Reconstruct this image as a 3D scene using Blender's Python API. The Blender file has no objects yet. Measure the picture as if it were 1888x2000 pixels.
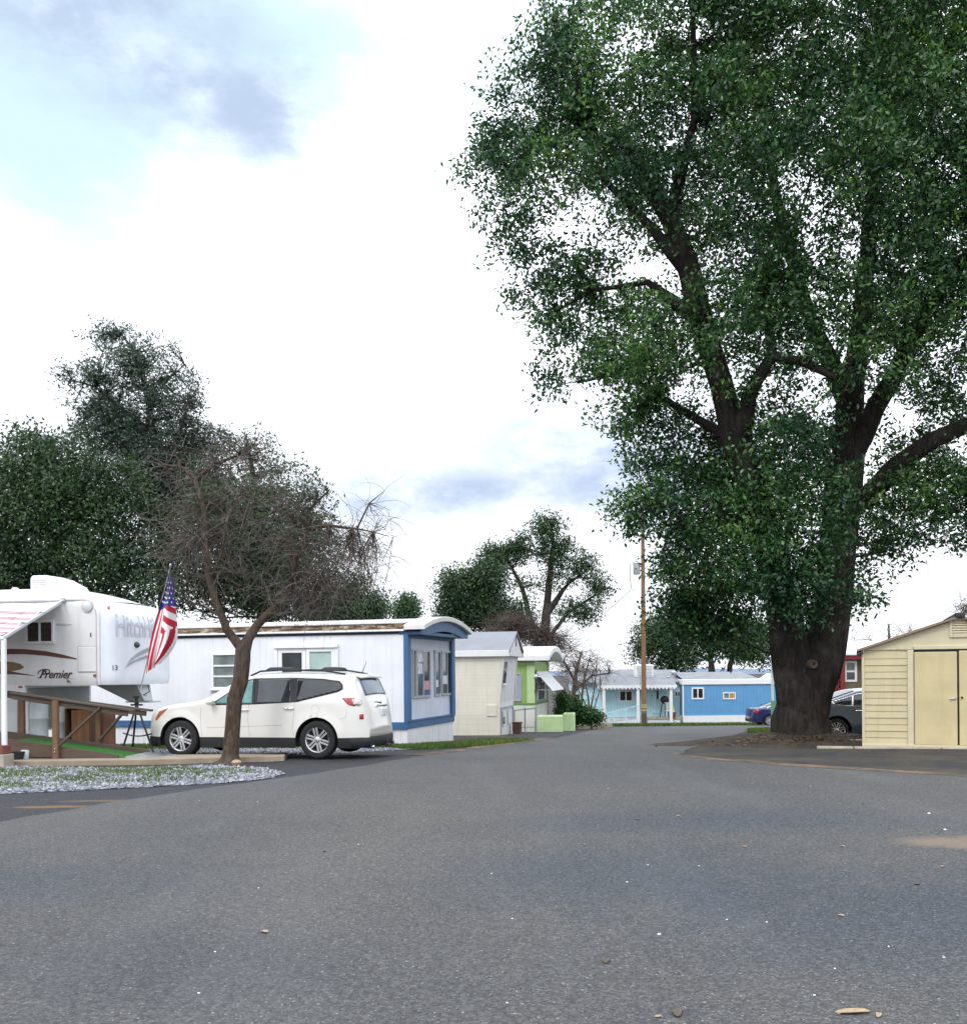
import bpy, bmesh, math, random
import numpy as np
from mathutils import Vector, Matrix
R = math.radians
random.seed(7); np.random.seed(7)
rng = np.random.default_rng(11)
scene = bpy.context.scene
col = scene.collection

# ------------------------------------------------------------------ camera model
F = 1900.0; CX = 944.0; HY = 1312.0; CAMZ = 1.6; TH = R(0.5)
CT, ST = math.cos(TH), math.sin(TH)
def ray(px, py):
    u = (px - CX) / F; v = (HY - py) / F
    return u * CT + v * ST, -u * ST + v * CT
def P(px, py, Y):
    u, v = ray(px, py)
    return Vector((u * Y, Y, CAMZ + v * Y))
KN = [(-60, .0), (12, 0), (20, -.15), (26, -.36), (36, -.76), (66, -2.13), (95, -3.0), (200, -5.0), (3500, -12.0)]
def g(y):
    if y <= KN[0][0]: return KN[0][1]
    for (a, za), (b, zb) in zip(KN, KN[1:]):
        if y <= b: return za + (zb - za) * (y - a) / (b - a)
    return KN[-1][1]
def G(px, py, dz=0.0):
    u, v = ray(px, py)
    lo, hi = 2.0, 2.0
    while hi < 300 and CAMZ + v * hi > g(hi) + dz: lo = hi; hi += .5
    for _ in range(40):
        m = (lo + hi) / 2
        if CAMZ + v * m > g(m) + dz: lo = m
        else: hi = m
    return Vector((u * lo, lo, g(lo) + dz))
def XY(px, Y):
    return Vector(((px - CX) / F * Y, Y, g(Y)))

# ------------------------------------------------------------------ object helpers
def tag(o, label=None, cat=None, group=None, kind=None):
    if label: o['label'] = label
    if cat: o['category'] = cat
    if group: o['group'] = group
    if kind: o['kind'] = kind
    return o
def thing(name, label, cat, loc=(0, 0, 0), rz=0.0, group=None):
    o = bpy.data.objects.new(name, None); col.objects.link(o)
    o.empty_display_size = .2
    o.location = loc; o.rotation_euler = (0, 0, rz)
    return tag(o, label, cat, group)
def copy_tree(o, parent=None):
    c = o.copy(); col.objects.link(c)
    if parent: c.parent = parent
    for ch in [x for x in bpy.data.objects if x.parent == o]: copy_tree(ch, c)
    return c
def xf(o):
    return Matrix.Translation(o.location) @ Matrix.Rotation(o.rotation_euler.z, 4, 'Z')
def hit(o, px, py, axis, val=0.0):
    """pixel ray against the plane local[axis] == val of an upright frame o, in local coordinates"""
    inv = xf(o).inverted()
    c = inv @ Vector((0, 0, CAMZ)); u, v = ray(px, py)
    d = inv.to_3x3() @ Vector((u, 1, v))
    t = (val - c[axis]) / d[axis]
    return c + d * t

class MB:
    def __init__(s): s.v = []; s.f = []; s.m = []
    def add(s, vs, fs, m=0):
        o = len(s.v); s.v += [tuple(p) for p in vs]
        s.f += [tuple(i + o for i in f) for f in fs]; s.m += [m] * len(fs); return s
    def box(s, x0, x1, y0, y1, z0, z1, m=0):
        x0, x1 = sorted((x0, x1)); y0, y1 = sorted((y0, y1)); z0, z1 = sorted((z0, z1))
        return s.add([(x0,y0,z0),(x1,y0,z0),(x1,y1,z0),(x0,y1,z0),(x0,y0,z1),(x1,y0,z1),(x1,y1,z1),(x0,y1,z1)],
              [(0,3,2,1),(4,5,6,7),(0,1,5,4),(1,2,6,5),(2,3,7,6),(3,0,4,7)], m)
    def prism(s, pa, pb, m=0):
        n = len(pa)
        fs = [tuple(range(n))[::-1], tuple(range(n, 2*n))] + [(i, (i+1) % n, n + (i+1) % n, n + i) for i in range(n)]
        return s.add(list(pa) + list(pb), fs, m)
    def bar(s, a, b, w, h, up=(0, 0, 1), m=0):
        a = Vector(a); b = Vector(b); d = (b - a).normalized(); up = Vector(up)
        sd = d.cross(up)
        if sd.length < 1e-4: sd = d.cross(Vector((0, 1, 0)))
        sd.normalize(); u = sd.cross(d).normalized()
        q = [sd*w/2 + u*h/2, -sd*w/2 + u*h/2, -sd*w/2 - u*h/2, sd*w/2 - u*h/2]
        return s.prism([a + k for k in q], [b + k for k in q], m)
    def tube(s, path, rad, n=8, cap=True, m=0, lobes=None):
        path = [Vector(p) for p in path]
        if not isinstance(rad, (list, tuple)): rad = [rad] * len(path)
        o = len(s.v); t0 = (path[1] - path[0]).normalized()
        a = t0.orthogonal().normalized()
        for i, p in enumerate(path):
            t = (path[min(i+1, len(path)-1)] - path[max(i-1, 0)])
            t = t.normalized() if t.length > 1e-9 else t0
            a = (a - t * a.dot(t)); a = a.normalized() if a.length > 1e-6 else t.orthogonal().normalized()
            b = t.cross(a)
            for k in range(n):
                an = 2 * math.pi * k / n; r = rad[i]
                if lobes: r *= lobes(p, an)
                s.v.append(tuple(p + (a * math.cos(an) + b * math.sin(an)) * r))
        for i in range(len(path) - 1):
            for k in range(n):
                k2 = (k + 1) % n
                s.f.append((o+i*n+k, o+i*n+k2, o+(i+1)*n+k2, o+(i+1)*n+k)); s.m.append(m)
        if cap:
            s.f.append(tuple(o + k for k in range(n))[::-1]); s.m.append(m)
            e = o + (len(path)-1)*n
            s.f.append(tuple(e + k for k in range(n))); s.m.append(m)
        return s
    def lathe(s, prof, n=24, c=(0, 0, 0), axis='z', m=0):
        o = len(s.v); c = Vector(c)
        for r, h in prof:
            for k in range(n):
                an = 2*math.pi*k/n; x, y = r*math.cos(an), r*math.sin(an)
                q = {'z': (x, y, h), 'y': (x, h, y), 'x': (h, x, y)}[axis]
                s.v.append(tuple(c + Vector(q)))
        for i in range(len(prof) - 1):
            for k in range(n):
                k2 = (k+1) % n
                s.f.append((o+i*n+k, o+i*n+k2, o+(i+1)*n+k2, o+(i+1)*n+k)); s.m.append(m)
        return s
    def build(s, name, mats, parent=None, bevel=0, smooth=False, seg=2, weld=0):
        me = bpy.data.meshes.new(name)
        me.from_pydata(s.v, [], s.f)
        if not isinstance(mats, (list, tuple)): mats = [mats]
        for mt in mats: me.materials.append(mt)
        if len(mats) > 1: me.polygons.foreach_set('material_index', s.m)
        bm = bmesh.new(); bm.from_mesh(me)
        if weld: bmesh.ops.remove_doubles(bm, verts=bm.verts, dist=weld)
        bmesh.ops.recalc_face_normals(bm, faces=bm.faces); bm.to_mesh(me); bm.free()
        if smooth:
            me.polygons.foreach_set('use_smooth', [True] * len(me.polygons))
            if smooth != 'all':
                me.set_sharp_from_angle(angle=R(40))
        me.update()
        o = bpy.data.objects.new(name, me); col.objects.link(o)
        if parent: o.parent = parent
        if bevel:
            b = o.modifiers.new('bevel', 'BEVEL'); b.width = bevel; b.segments = seg; b.limit_method = 'ANGLE'; b.angle_limit = R(40)
        return o

def quads_np(name, verts, mat, parent=None):
    """verts: (N,4,3) quads"""
    n = verts.shape[0]
    me = bpy.data.meshes.new(name)
    me.vertices.add(n*4); me.vertices.foreach_set('co', verts.astype(np.float32).ravel())
    me.loops.add(n*4); me.loops.foreach_set('vertex_index', np.arange(n*4, dtype=np.int32))
    me.polygons.add(n); me.polygons.foreach_set('loop_start', np.arange(0, n*4, 4, dtype=np.int32))
    me.polygons.foreach_set('loop_total', np.full(n, 4, dtype=np.int32))
    for m in (mat if isinstance(mat, (list, tuple)) else [mat]): me.materials.append(m)
    me.update(calc_edges=True); me.validate()
    o = bpy.data.objects.new(name, me); col.objects.link(o)
    if parent: o.parent = parent
    return o

def text_mesh(txt, size=1.0, shear=0.0, bold=0.0):
    cu = bpy.data.curves.new('txt', 'FONT'); cu.body = txt; cu.size = size; cu.shear = shear; cu.offset = bold
    cu.resolution_u = 3
    o = bpy.data.objects.new('txt', cu); col.objects.link(o)
    dg = bpy.context.evaluated_depsgraph_get()
    me = bpy.data.meshes.new_from_object(o.evaluated_get(dg))
    bm = bmesh.new(); bm.from_mesh(me)
    bmesh.ops.triangulate(bm, faces=bm.faces)
    bmesh.ops.subdivide_edges(bm, edges=[e for e in bm.edges if e.calc_length() > size*.15], cuts=1)
    bmesh.ops.triangulate(bm, faces=bm.faces)
    vs = [v.co.copy() for v in bm.verts]; bm.verts.index_update()
    fs = [tuple(v.index for v in f.verts) for f in bm.faces]
    bm.free(); bpy.data.objects.remove(o); bpy.data.curves.remove(cu); bpy.data.meshes.remove(me)
    return vs, fs

# ------------------------------------------------------------------ materials
class NT:
    def __init__(s, name):
        s.mat = bpy.data.materials.new(name); s.mat.use_nodes = True
        s.t = s.mat.node_tree; s.n = s.t.nodes; s.b = s.n['Principled BSDF']; s.out = s.n['Material Output']
        tc = s.n.new('ShaderNodeTexCoord'); s.co = tc.outputs['Object']
    def link(s, a, b): s.t.links.new(a, b)
    def noise(s, scale, detail=4, rough=.55, vec=None, stretch=None, dist=0):
        nd = s.n.new('ShaderNodeTexNoise'); nd.inputs['Scale'].default_value = scale
        nd.inputs['Detail'].default_value = detail; nd.inputs['Roughness'].default_value = rough; nd.inputs['Distortion'].default_value = dist
        v = vec or s.co
        if stretch:
            mp = s.n.new('ShaderNodeMapping'); mp.inputs['Scale'].default_value = stretch; s.link(v, mp.inputs[0]); v = mp.outputs[0]
        s.link(v, nd.inputs['Vector']); return nd.outputs['Fac']
    def ramp(s, fac, stops):
        r = s.n.new('ShaderNodeValToRGB'); el = r.color_ramp.elements
        while len(el) < len(stops): el.new(.5)
        for e, (p, c) in zip(el, stops):
            e.position = p; e.color = (*c, 1) if len(c) == 3 else c
        s.link(fac, r.inputs[0]); return r.outputs[0]
    def rng(s, fac, a, b, c=0., d=1.):
        r = s.n.new('ShaderNodeMapRange'); r.inputs[1].default_value = a; r.inputs[2].default_value = b
        r.inputs[3].default_value = c; r.inputs[4].default_value = d; s.link(fac, r.inputs[0]); return r.outputs[0]
    def math(s, op, a, b=None):
        m = s.n.new('ShaderNodeMath'); m.operation = op
        for i, x in enumerate((a, b)):
            if x is None: continue
            if isinstance(x, (int, float)): m.inputs[i].default_value = x
            else: s.link(x, m.inputs[i])
        return m.outputs[0]
    def mix(s, fac, a, b, mode='MIX'):
        m = s.n.new('ShaderNodeMix'); m.data_type = 'RGBA'; m.blend_type = mode
        for i, x in ((0, fac), (6, a), (7, b)):
            if isinstance(x, (int, float)): m.inputs[i].default_value = x
            elif isinstance(x, tuple): m.inputs[i].default_value = (*x, 1)
            else: s.link(x, m.inputs[i])
        return m.outputs[2]
    def bump(s, h, strength=.3, dist=.02, prev=None):
        b = s.n.new('ShaderNodeBump'); b.inputs['Strength'].default_value = strength; b.inputs['Distance'].default_value = dist
        s.link(h, b.inputs['Height'])
        if prev: s.link(prev, b.inputs['Normal'])
        s.link(b.outputs[0], s.b.inputs['Normal']); return b.outputs[0]
    def color(s, c):
        if isinstance(c, tuple): s.b.inputs['Base Color'].default_value = (*c, 1)
        else: s.link(c, s.b.inputs['Base Color'])
    def set(s, rough=.6, metal=0., spec=.5, coat=0.):
        s.b.inputs['Roughness'].default_value = rough; s.b.inputs['Metallic'].default_value = metal
        s.b.inputs['Specular IOR Level'].default_value = spec; s.b.inputs['Coat Weight'].default_value = coat
        s.b.inputs['Coat Roughness'].default_value = .05
def mul(c, k): return tuple(min(1, x*k) for x in c)
def paint(name, c, rough=.5, metal=0., var=.12, vs=2.5, dirt=.0, dirtcol=(.18,.15,.11), bump=.0, bs=30, coat=0., spec=.5):
    m = NT(name); m.set(rough, metal, spec, coat)
    f = m.noise(vs, 5)
    cc = m.mix(m.rng(f, .3, .7), mul(c, 1-var), mul(c, 1+var))
    if dirt:
        st = m.noise(1.0, 6, .65, stretch=(5, 5, .5))
        cc = m.mix(m.rng(st, .52, .8, 0, dirt), cc, dirtcol)
    m.color(cc)
    if bump: m.bump(m.noise(bs, 4), bump, .01)
    return m.mat
def siding(name, c, axis='x', pitch=.15, groove=.1, depth=.012, dirt=.25, gcol=.55, rough=.5, prof='groove', dirtcol=(.25,.22,.18)):
    """metal or board siding: grooves every `pitch` metres across local axis"""
    m = NT(name); m.set(rough)
    sp = m.n.new('ShaderNodeSeparateXYZ'); m.link(m.co, sp.inputs[0])
    if axis == 'h': a = m.math('ADD', sp.outputs['X'], sp.outputs['Y'])
    else: a = sp.outputs['XYZ'.index(axis.upper())]
    fr = m.math('FRACT', m.math('DIVIDE', a, pitch))
    if prof == 'groove':
        tri = m.math('ABSOLUTE', m.math('SUBTRACT', fr, .5))
        h = m.rng(tri, .5 - groove, .5, 1, 0)
    else:
        h = m.rng(fr, 0, 1 - groove, 1, .3)
        h = m.math('MULTIPLY', h, m.rng(fr, 1-groove, 1, 1, 0))
        tri = m.rng(fr, 1 - groove, 1, 0, .5)
    f = m.noise(1.3, 5)
    cc = m.mix(m.rng(f, .3, .7), mul(c, .93), mul(c, 1.05))
    gl = m.rng(tri, .5 - groove, .5, 0, 1 - gcol)
    cc = m.mix(gl, cc, mul(c, .45))
    st = m.noise(1.0, 6, .65, stretch=(6, 6, .45))
    cc = m.mix(m.rng(st, .52, .82, 0, dirt), cc, dirtcol)
    m.color(cc); m.bump(h, .6, depth)
    return m.mat
def wood(name, c, rough=.8, along='x'):
    m = NT(name); m.set(rough)
    sc = {'x': (1, 14, 14), 'z': (14, 14, 1), 'y': (14, 1, 14)}[along]
    f = m.noise(2.0, 7, .65, stretch=sc, dist=.4)
    f2 = m.noise(1.2, 4)
    cc = m.mix(m.rng(f, .3, .7), mul(c, .55), mul(c, 1.25))
    cc = m.mix(m.rng(f2, .4, .7, 0, .45), cc, (.09, .085, .075))
    m.color(cc); m.bump(f, .4, .006); return m.mat
def glass(name, c=(.02,.025,.03), rough=.04, var=True):
    m = NT(name); m.set(rough, 0, .8)
    if var:
        f = m.noise(1.6, 4); m.color(m.mix(m.rng(f, .35, .65), mul(c, .5), mul(c, 1.6)))
    else: m.color(c)
    return m.mat
def leafmat(name, c1, c2, c3, trans=.25, rough=.45):
    m = NT(name); m.set(rough, 0, .45)
    ge = m.n.new('ShaderNodeNewGeometry')
    f = m.noise(.35, 3)
    r = m.math('ADD', m.math('MULTIPLY', ge.outputs['Random Per Island'], .6), m.math('MULTIPLY', m.rng(f, .35, .65), .4))
    cc = m.ramp(r, [(0, c1), (.55, c2), (.95, c3)])
    m.color(cc)
    tr = m.n.new('ShaderNodeBsdfTranslucent'); tc = m.mix(1.0, cc, (1.0, 1.25, .55), 'MULTIPLY'); m.link(tc, tr.inputs[0])
    mx = m.n.new('ShaderNodeMixShader'); mx.inputs[0].default_value = trans
    m.link(m.b.outputs[0], mx.inputs[1]); m.link(tr.outputs[0], mx.inputs[2]); m.link(mx.outputs[0], m.out.inputs[0])
    return m.mat
def barkmat(name, c, sc=9, depth=.05):
    m = NT(name); m.set(.95, 0, .2)
    f = m.noise(sc, 8, .68, stretch=(1, 1, .28), dist=.6)
    f2 = m.noise(1.1, 4)
    cc = m.mix(m.rng(f, .32, .68), mul(c, .35), mul(c, 1.5))
    cc = m.mix(m.rng(f2, .5, .75, 0, .5), cc, (.13, .125, .11))
    m.color(cc); m.bump(f, .9, depth); return m.mat

M = {}
M['white_paint'] = paint('white_paint', (.78, .79, .80), .45, var=.05, dirt=.25)
M['clean_white'] = paint('clean_white', (.8, .8, .8), .35, var=.03, dirt=.08)
M['white_siding'] = siding('white_siding', (.76, .77, .80), 'x', .20, .05, .004, dirt=.22, gcol=.86)
M['white_panel_shaded'] = siding('white_panel_shaded', (.60, .65, .76), 'y', .4, .02, .008, dirt=.22)  # white with the bluish shade of the end face put into its colour
M['skirt_white'] = siding('skirt_white', (.74, .75, .77), 'h', .2, .08, .008, dirt=.4)
M['trim_blue'] = paint('trim_blue', (.036, .115, .255), .5, var=.12, dirt=.2)
M['roof_white'] = paint('roof_white', (.72, .72, .70), .6, var=.1, dirt=.5, dirtcol=(.3, .25, .18))
def rustmat():
    m = NT('rust_fascia'); m.set(.75)
    f = m.noise(2.2, 7, .7, stretch=(1, 1, 5)); f2 = m.noise(9, 5, .7)
    c = m.ramp(m.math('ADD', m.math('MULTIPLY', f, .75), m.math('MULTIPLY', f2, .25)), [(.38, (.035, .02, .012)), (.48, (.12, .065, .035)), (.56, (.34, .26, .18)), (.63, (.62, .58, .5))])
    m.color(c); m.bump(f2, .4, .02); return m.mat
M['rust_fascia'] = rustmat()
M['dark_gap'] = paint('dark_gap', (.02, .025, .035), .8)
M['cream_siding'] = siding('cream_siding', (.72, .68, .57), 'z', .125, .14, .012, dirt=.2, prof='lap')
M['cream_skirt'] = siding('cream_skirt', (.68, .65, .55), 'z', .21, .12, .015, dirt=.3, prof='lap')
M['cream_front'] = paint('cream_front', (.66, .66, .66), .5, var=.06, dirt=.3)
M['shingle'] = siding('shingle', (.235, .245, .27), 'z', .07, .2, .01, dirt=.3, prof='lap', rough=.9)
M['green_siding'] = siding('green_siding', (.27, .43, .13), 'h', .2, .1, .012, dirt=.15)
M['green_light'] = paint('green_light', (.47, .62, .33), .7, var=.08, dirt=.3, dirtcol=(.3, .3, .2))
M['green_dark'] = paint('green_dark', (.13, .26, .08), .7)
M['lap_white'] = siding('lap_white', (.66, .67, .62), 'z', .24, .1, .012, dirt=.35, prof='lap')
M['awning_metal'] = siding('awning_metal', (.62, .64, .66), 'y', .16, .12, .015, dirt=.3, rough=.4)
M['sky_siding'] = siding('sky_siding', (.56, .83, .92), 'x', .2, .06, .008, dirt=.15)
M['blue_siding'] = siding('blue_siding', (.11, .31, .56), 'x', .22, .06, .01, dirt=.12)
M['grey_roof'] = paint('grey_roof', (.20, .21, .23), .9, var=.15, vs=1.5, dirt=.4)
M['dark_roof'] = paint('dark_roof', (.10, .115, .14), .9, var=.15)
M['red_paint'] = paint('red_paint', (.20, .014, .018), .55, var=.2)
M['olive_wall'] = siding('olive_wall', (.15, .125, .06), 'x', .2, .06, .01, dirt=.2)
M['alu'] = paint('alu', (.55, .57, .58), .35, .85, var=.1)
M['frame_grey'] = paint('frame_grey', (.42, .44, .46), .45, .4, var=.1)
M['steel_dark'] = paint('steel_dark', (.03, .03, .032), .5, .5, var=.2)
M['black_plastic'] = paint('black_plastic', (.018, .019, .022), .6, var=.15)
M['rubber'] = paint('rubber', (.016, .016, .017), .85, var=.2, bump=.2)
M['glass_dark'] = glass('glass_dark')
M['glass_blue'] = glass('glass_blue', (.05, .09, .14))
M['glass_pale'] = paint('glass_pale', (.40, .52, .48), .25, var=.12)
M['glass_teal'] = glass('glass_teal', (.10, .26, .25), .05)
M['glass_grey'] = paint('glass_grey', (.16, .19, .18), .2, var=.4, vs=3)
M['screen'] = paint('screen', (.03, .035, .032), .6, var=.4)
M['glass_brown'] = glass('glass_brown', (.035, .025, .015), .12)
M['curtain'] = siding('curtain', (.42, .44, .55), 'h', .12, .4, .03, dirt=.1)
M['suv_paint'] = paint('suv_paint', (.74, .72, .67), .28, .0, var=.02, coat=.8)
M['grey_car'] = paint('grey_car', (.07, .095, .14), .3, .2, var=.05, coat=1.)
M['navy_car'] = paint('navy_car', (.02, .025, .11), .28, .4, var=.05, coat=1.)
M['chrome'] = paint('chrome', (.75, .75, .76), .18, 1., var=.04)
M['rim_silver'] = paint('rim_silver', (.58, .58, .58), .3, .75, var=.08)
M['lens_red'] = paint('lens_red', (.35, .02, .02), .15, var=.3, vs=9, coat=1.)
M['lens_clear'] = paint('lens_clear', (.55, .52, .5), .1, .4, var=.4, vs=14, coat=1.)
M['lens_amber'] = paint('lens_amber', (.45, .13, .05), .15, var=.3, vs=9, coat=1.)
M['seam'] = paint('seam', (.10, .10, .10), .8)
M['gelcoat'] = paint('gelcoat', (.74, .74, .74), .35, var=.05, dirt=.35, dirtcol=(.42, .36, .28), coat=.2)
M['cap_gel'] = paint('cap_gel', (.74, .77, .83), .35, var=.04, dirt=.12, coat=.3)
M['trim_grey'] = paint('trim_grey', (.48, .46, .44), .5, var=.1)
M['brown_decal'] = paint('brown_decal', (.13, .045, .03), .45, var=.2)
M['tan_decal'] = paint('tan_decal', (.20, .12, .05), .45, var=.2)
M['maroon_ink'] = paint('maroon_ink', (.09, .025, .03), .5, var=.1)
M['faded_ink'] = paint('faded_ink', (.53, .56, .63), .6, var=.1, vs=12)
M['grey_decal'] = paint('grey_decal', (.30, .32, .36), .5, var=.15)
M['black_ink'] = paint('black_ink', (.05, .05, .06), .6)
M['old_wood'] = wood('old_wood', (.095, .068, .05))
M['post_wood'] = wood('post_wood', (.20, .10, .05), along='z')
M['brown_board'] = wood('brown_board', (.105, .068, .048))
M['ply_orange'] = wood('ply_orange', (.23, .10, .038), along='z')
M['ply_red'] = wood('ply_red', (.19, .075, .04), along='z')
M['pole_wood'] = wood('pole_wood', (.25, .13, .06), along='z')
M['turf'] = paint('turf', (.024, .135, .014), .95, var=.35, vs=14, bump=.8, bs=60)
M['brick'] = paint('brick', (.17, .055, .045), .9, var=.25, vs=8, bump=.4)
M['concrete'] = paint('concrete', (.36, .32, .26), .9, var=.2, vs=3, dirt=.45, dirtcol=(.14, .11, .08), bump=.35, bs=40)
M['slab'] = paint('slab', (.29, .235, .175), .9, var=.2, vs=2, dirt=.3, dirtcol=(.16, .11, .07), bump=.3, bs=50)
M['tank_white'] = paint('tank_white', (.60, .64, .66), .5, var=.1, dirt=.25)
M['tank_grey'] = paint('tank_grey', (.42, .46, .50), .5, var=.12, dirt=.25)
M['bulkhead'] = paint('bulkhead', (.27, .30, .28), .5, var=.1, dirt=.3)
M['shed_wall'] = paint('shed_wall', (.50, .435, .265), .6, var=.09, vs=1.2, dirt=.40, dirtcol=(.35, .28, .15), bump=.12, bs=60)
M['shed_door'] = paint('shed_door', (.53, .445, .25), .55, var=.10, vs=1.6, dirt=.4, dirtcol=(.38, .29, .15), bump=.12, bs=70)
M['shed_trim'] = paint('shed_trim', (.56, .495, .335), .55, var=.05, dirt=.15, dirtcol=(.35, .28, .15))
M['shed_roof'] = paint('shed_roof', (.24, .16, .11), .8, var=.15)
M['lamp_green'] = paint('lamp_green', (.12, .30, .20), .6, var=.2, dirt=.3)
M['lamp_pale'] = paint('lamp_pale', (.52, .66, .62), .5, var=.15)
M['util_green'] = paint('util_green', (.22, .33, .27), .7, var=.15)
M['rust_box'] = paint('rust_box', (.13, .07, .055), .8, var=.3, vs=5)
M['cloth_red'] = paint('cloth_red', (.42, .008, .03), .8, var=.12, vs=6)
M['cloth_white'] = paint('cloth_white', (.78, .74, .74), .8, var=.05, vs=6)
M['cloth_blue'] = paint('cloth_blue', (.025, .03, .22), .8, var=.15, vs=6)
M['awn_red'] = paint('awn_red', (.46, .25, .29), .8, var=.1)
M['awn_white'] = paint('awn_white', (.80, .79, .80), .8, var=.04)
M['paper_pink'] = paint('paper_pink', (.55, .30, .34), .6, var=.2)
M['paper_white'] = paint('paper_white', (.65, .67, .72), .6, var=.2, vs=9)
M['paper_blue'] = paint('paper_blue', (.07, .09, .25), .6, var=.3)
M['dry_leaf'] = paint('dry_leaf', (.36, .26, .16), .8, var=.25, vs=30)
M['dark_leaf'] = paint('dark_leaf', (.09, .07, .05), .8, var=.3, vs=30)
M['pebble'] = paint('pebble', (.75, .74, .72), .7, var=.1, vs=20)
M['copper'] = paint('copper', (.5, .3, .1), .5, .3)
M['hose_yellow'] = paint('hose_yellow', (.55, .5, .18), .6)
M['bark_oak'] = barkmat('bark_oak', (.031, .026, .022), 9, .09)
M['bark_far'] = barkmat('bark_far', (.035, .03, .026), 6, .03)
M['bark_bare'] = barkmat('bark_bare', (.085, .062, .046), 15, .04)
M['twig'] = paint('twig', (.125, .105, .094), .9, var=.3, vs=5)
M['twig_far'] = paint('twig_far', (.10, .075, .062), .9, var=.3, vs=5)
M['leaf_oak'] = leafmat('leaf_oak', (.009, .032, .018), (.032, .094, .036), (.15, .27, .06), .26, .36)
M['leaf_far'] = leafmat('leaf_far', (.015, .034, .017), (.034, .070, .028), (.08, .14, .05), .2)
M['leaf_blue'] = leafmat('leaf_blue', (.03, .05, .042), (.06, .088, .072), (.11, .15, .11), .25)
M['leaf_mid'] = leafmat('leaf_mid', (.018, .040, .020), (.038, .080, .032), (.09, .155, .06), .25)
M['leaf_shrub'] = leafmat('leaf_shrub', (.012, .04, .010), (.03, .09, .02), (.07, .16, .04), .2)
M['grass'] = leafmat('grass', (.035, .07, .012), (.075, .13, .022), (.19, .20, .055), .25, .7)
M['litter'] = leafmat('litter', (.05, .03, .016), (.10, .06, .03), (.20, .13, .07), .1, .8)
def stonemat():
    m = NT('gravel_stone'); m.set(.85)
    ge = m.n.new('ShaderNodeNewGeometry')
    m.color(m.ramp(ge.outputs['Random Per Island'], [(0, (.08, .08, .09)), (.45, (.19, .195, .225)), (.85, (.29, .295, .325)), (1, (.43, .43, .44))]))
    return m.mat
M['stone'] = stonemat()

def asphalt(name, base, fleck=.06, warm=None, stains=()):
    m = NT(name); m.set(.92, 0, .25)
    big = m.noise(.22, 5, .62); mid = m.noise(1.1, 5, .6); fine = m.noise(105, 3, .75); f2 = m.noise(30, 5, .65)
    c = m.mix(m.rng(big, .3, .7), tuple(x*k for x, k in zip(mul(base, .70), (.92, .98, 1.08))), tuple(x*k for x, k in zip(mul(base, 1.22), (1.06, 1.0, .92))))
    c = m.mix(m.rng(mid, .3, .7, .0, .30), c, mul(base, .72))
    c = m.mix(m.rng(f2, .3, .7, 0, .5), c, mul(base, .55))
    c = m.mix(m.rng(fine, .25, .75, 0, 1), mul(base, .45), c)
    for sc, lo, hi in ((58, .66, 1.34), (120, .72, 1.28)):
        va = m.n.new('ShaderNodeTexVoronoi'); va.inputs['Scale'].default_value = sc; m.link(m.co, va.inputs['Vector'])
        sa = m.n.new('ShaderNodeSeparateXYZ'); m.link(va.outputs['Color'], sa.inputs[0])
        tone = m.ramp(sa.outputs[0], [(0, (lo, lo, lo*1.03)), (.55, (.95, .95, .95)), (1, (hi*1.01, hi, hi*.98))])
        c = m.mix(1.0, c, tone, 'MULTIPLY')
    for sc, frac, c0, c1, amt in ((110, fleck, (.13, .13, .14), (.26, .255, .24), .75), (46, fleck*.35, (.17, .17, .18), (.36, .35, .33), .75), (70, fleck, (.02, .02, .022), (.05, .05, .05), .7)):
        vo = m.n.new('ShaderNodeTexVoronoi'); vo.inputs['Scale'].default_value = sc; vo.inputs['Randomness'].default_value = 1.0; m.link(m.co, vo.inputs['Vector'])
        sx = m.n.new('ShaderNodeSeparateXYZ'); m.link(vo.outputs['Color'], sx.inputs[0])
        mask = m.math('MULTIPLY', m.math('GREATER_THAN', sx.outputs[0], 1 - frac), m.math('LESS_THAN', vo.outputs['Distance'], m.math('MULTIPLY', sx.outputs[2], .55)))
        c = m.mix(m.math('MULTIPLY', mask, amt), c, m.mix(sx.outputs[1], c0, c1))
    # longitudinal wear: slightly darker and lighter streaks along the road
    wear = m.noise(.6, 4, .6, stretch=(1.2, .18, 1))
    c = m.mix(m.rng(wear, .5, .72, 0, .16), c, mul(base, 1.45))
    for (pt, rx, ry, sc, amt) in stains:
        mp = m.n.new('ShaderNodeMapping'); mp.vector_type = 'TEXTURE'
        mp.inputs['Location'].default_value = (pt[0], pt[1], pt[2]); mp.inputs['Scale'].default_value = (rx, ry, 50)
        m.link(m.co, mp.inputs[0])
        ln = m.n.new('ShaderNodeVectorMath'); ln.operation = 'LENGTH'; m.link(mp.outputs[0], ln.inputs[0])
        d = m.math('ADD', ln.outputs['Value'], m.math('MULTIPLY', m.math('SUBTRACT', m.noise(2.2, 6, .7), .5), 1.6))
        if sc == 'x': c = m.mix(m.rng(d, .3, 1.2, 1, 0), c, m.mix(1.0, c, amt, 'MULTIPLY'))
        else: c = m.mix(m.rng(d, .45, 1.05, amt, 0), c, sc)
    m.color(c)
    h = m.math('ADD', m.math('MULTIPLY', fine, .6), m.math('MULTIPLY', f2, .8))
    m.bump(h, .55, .012); return m.mat
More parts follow.
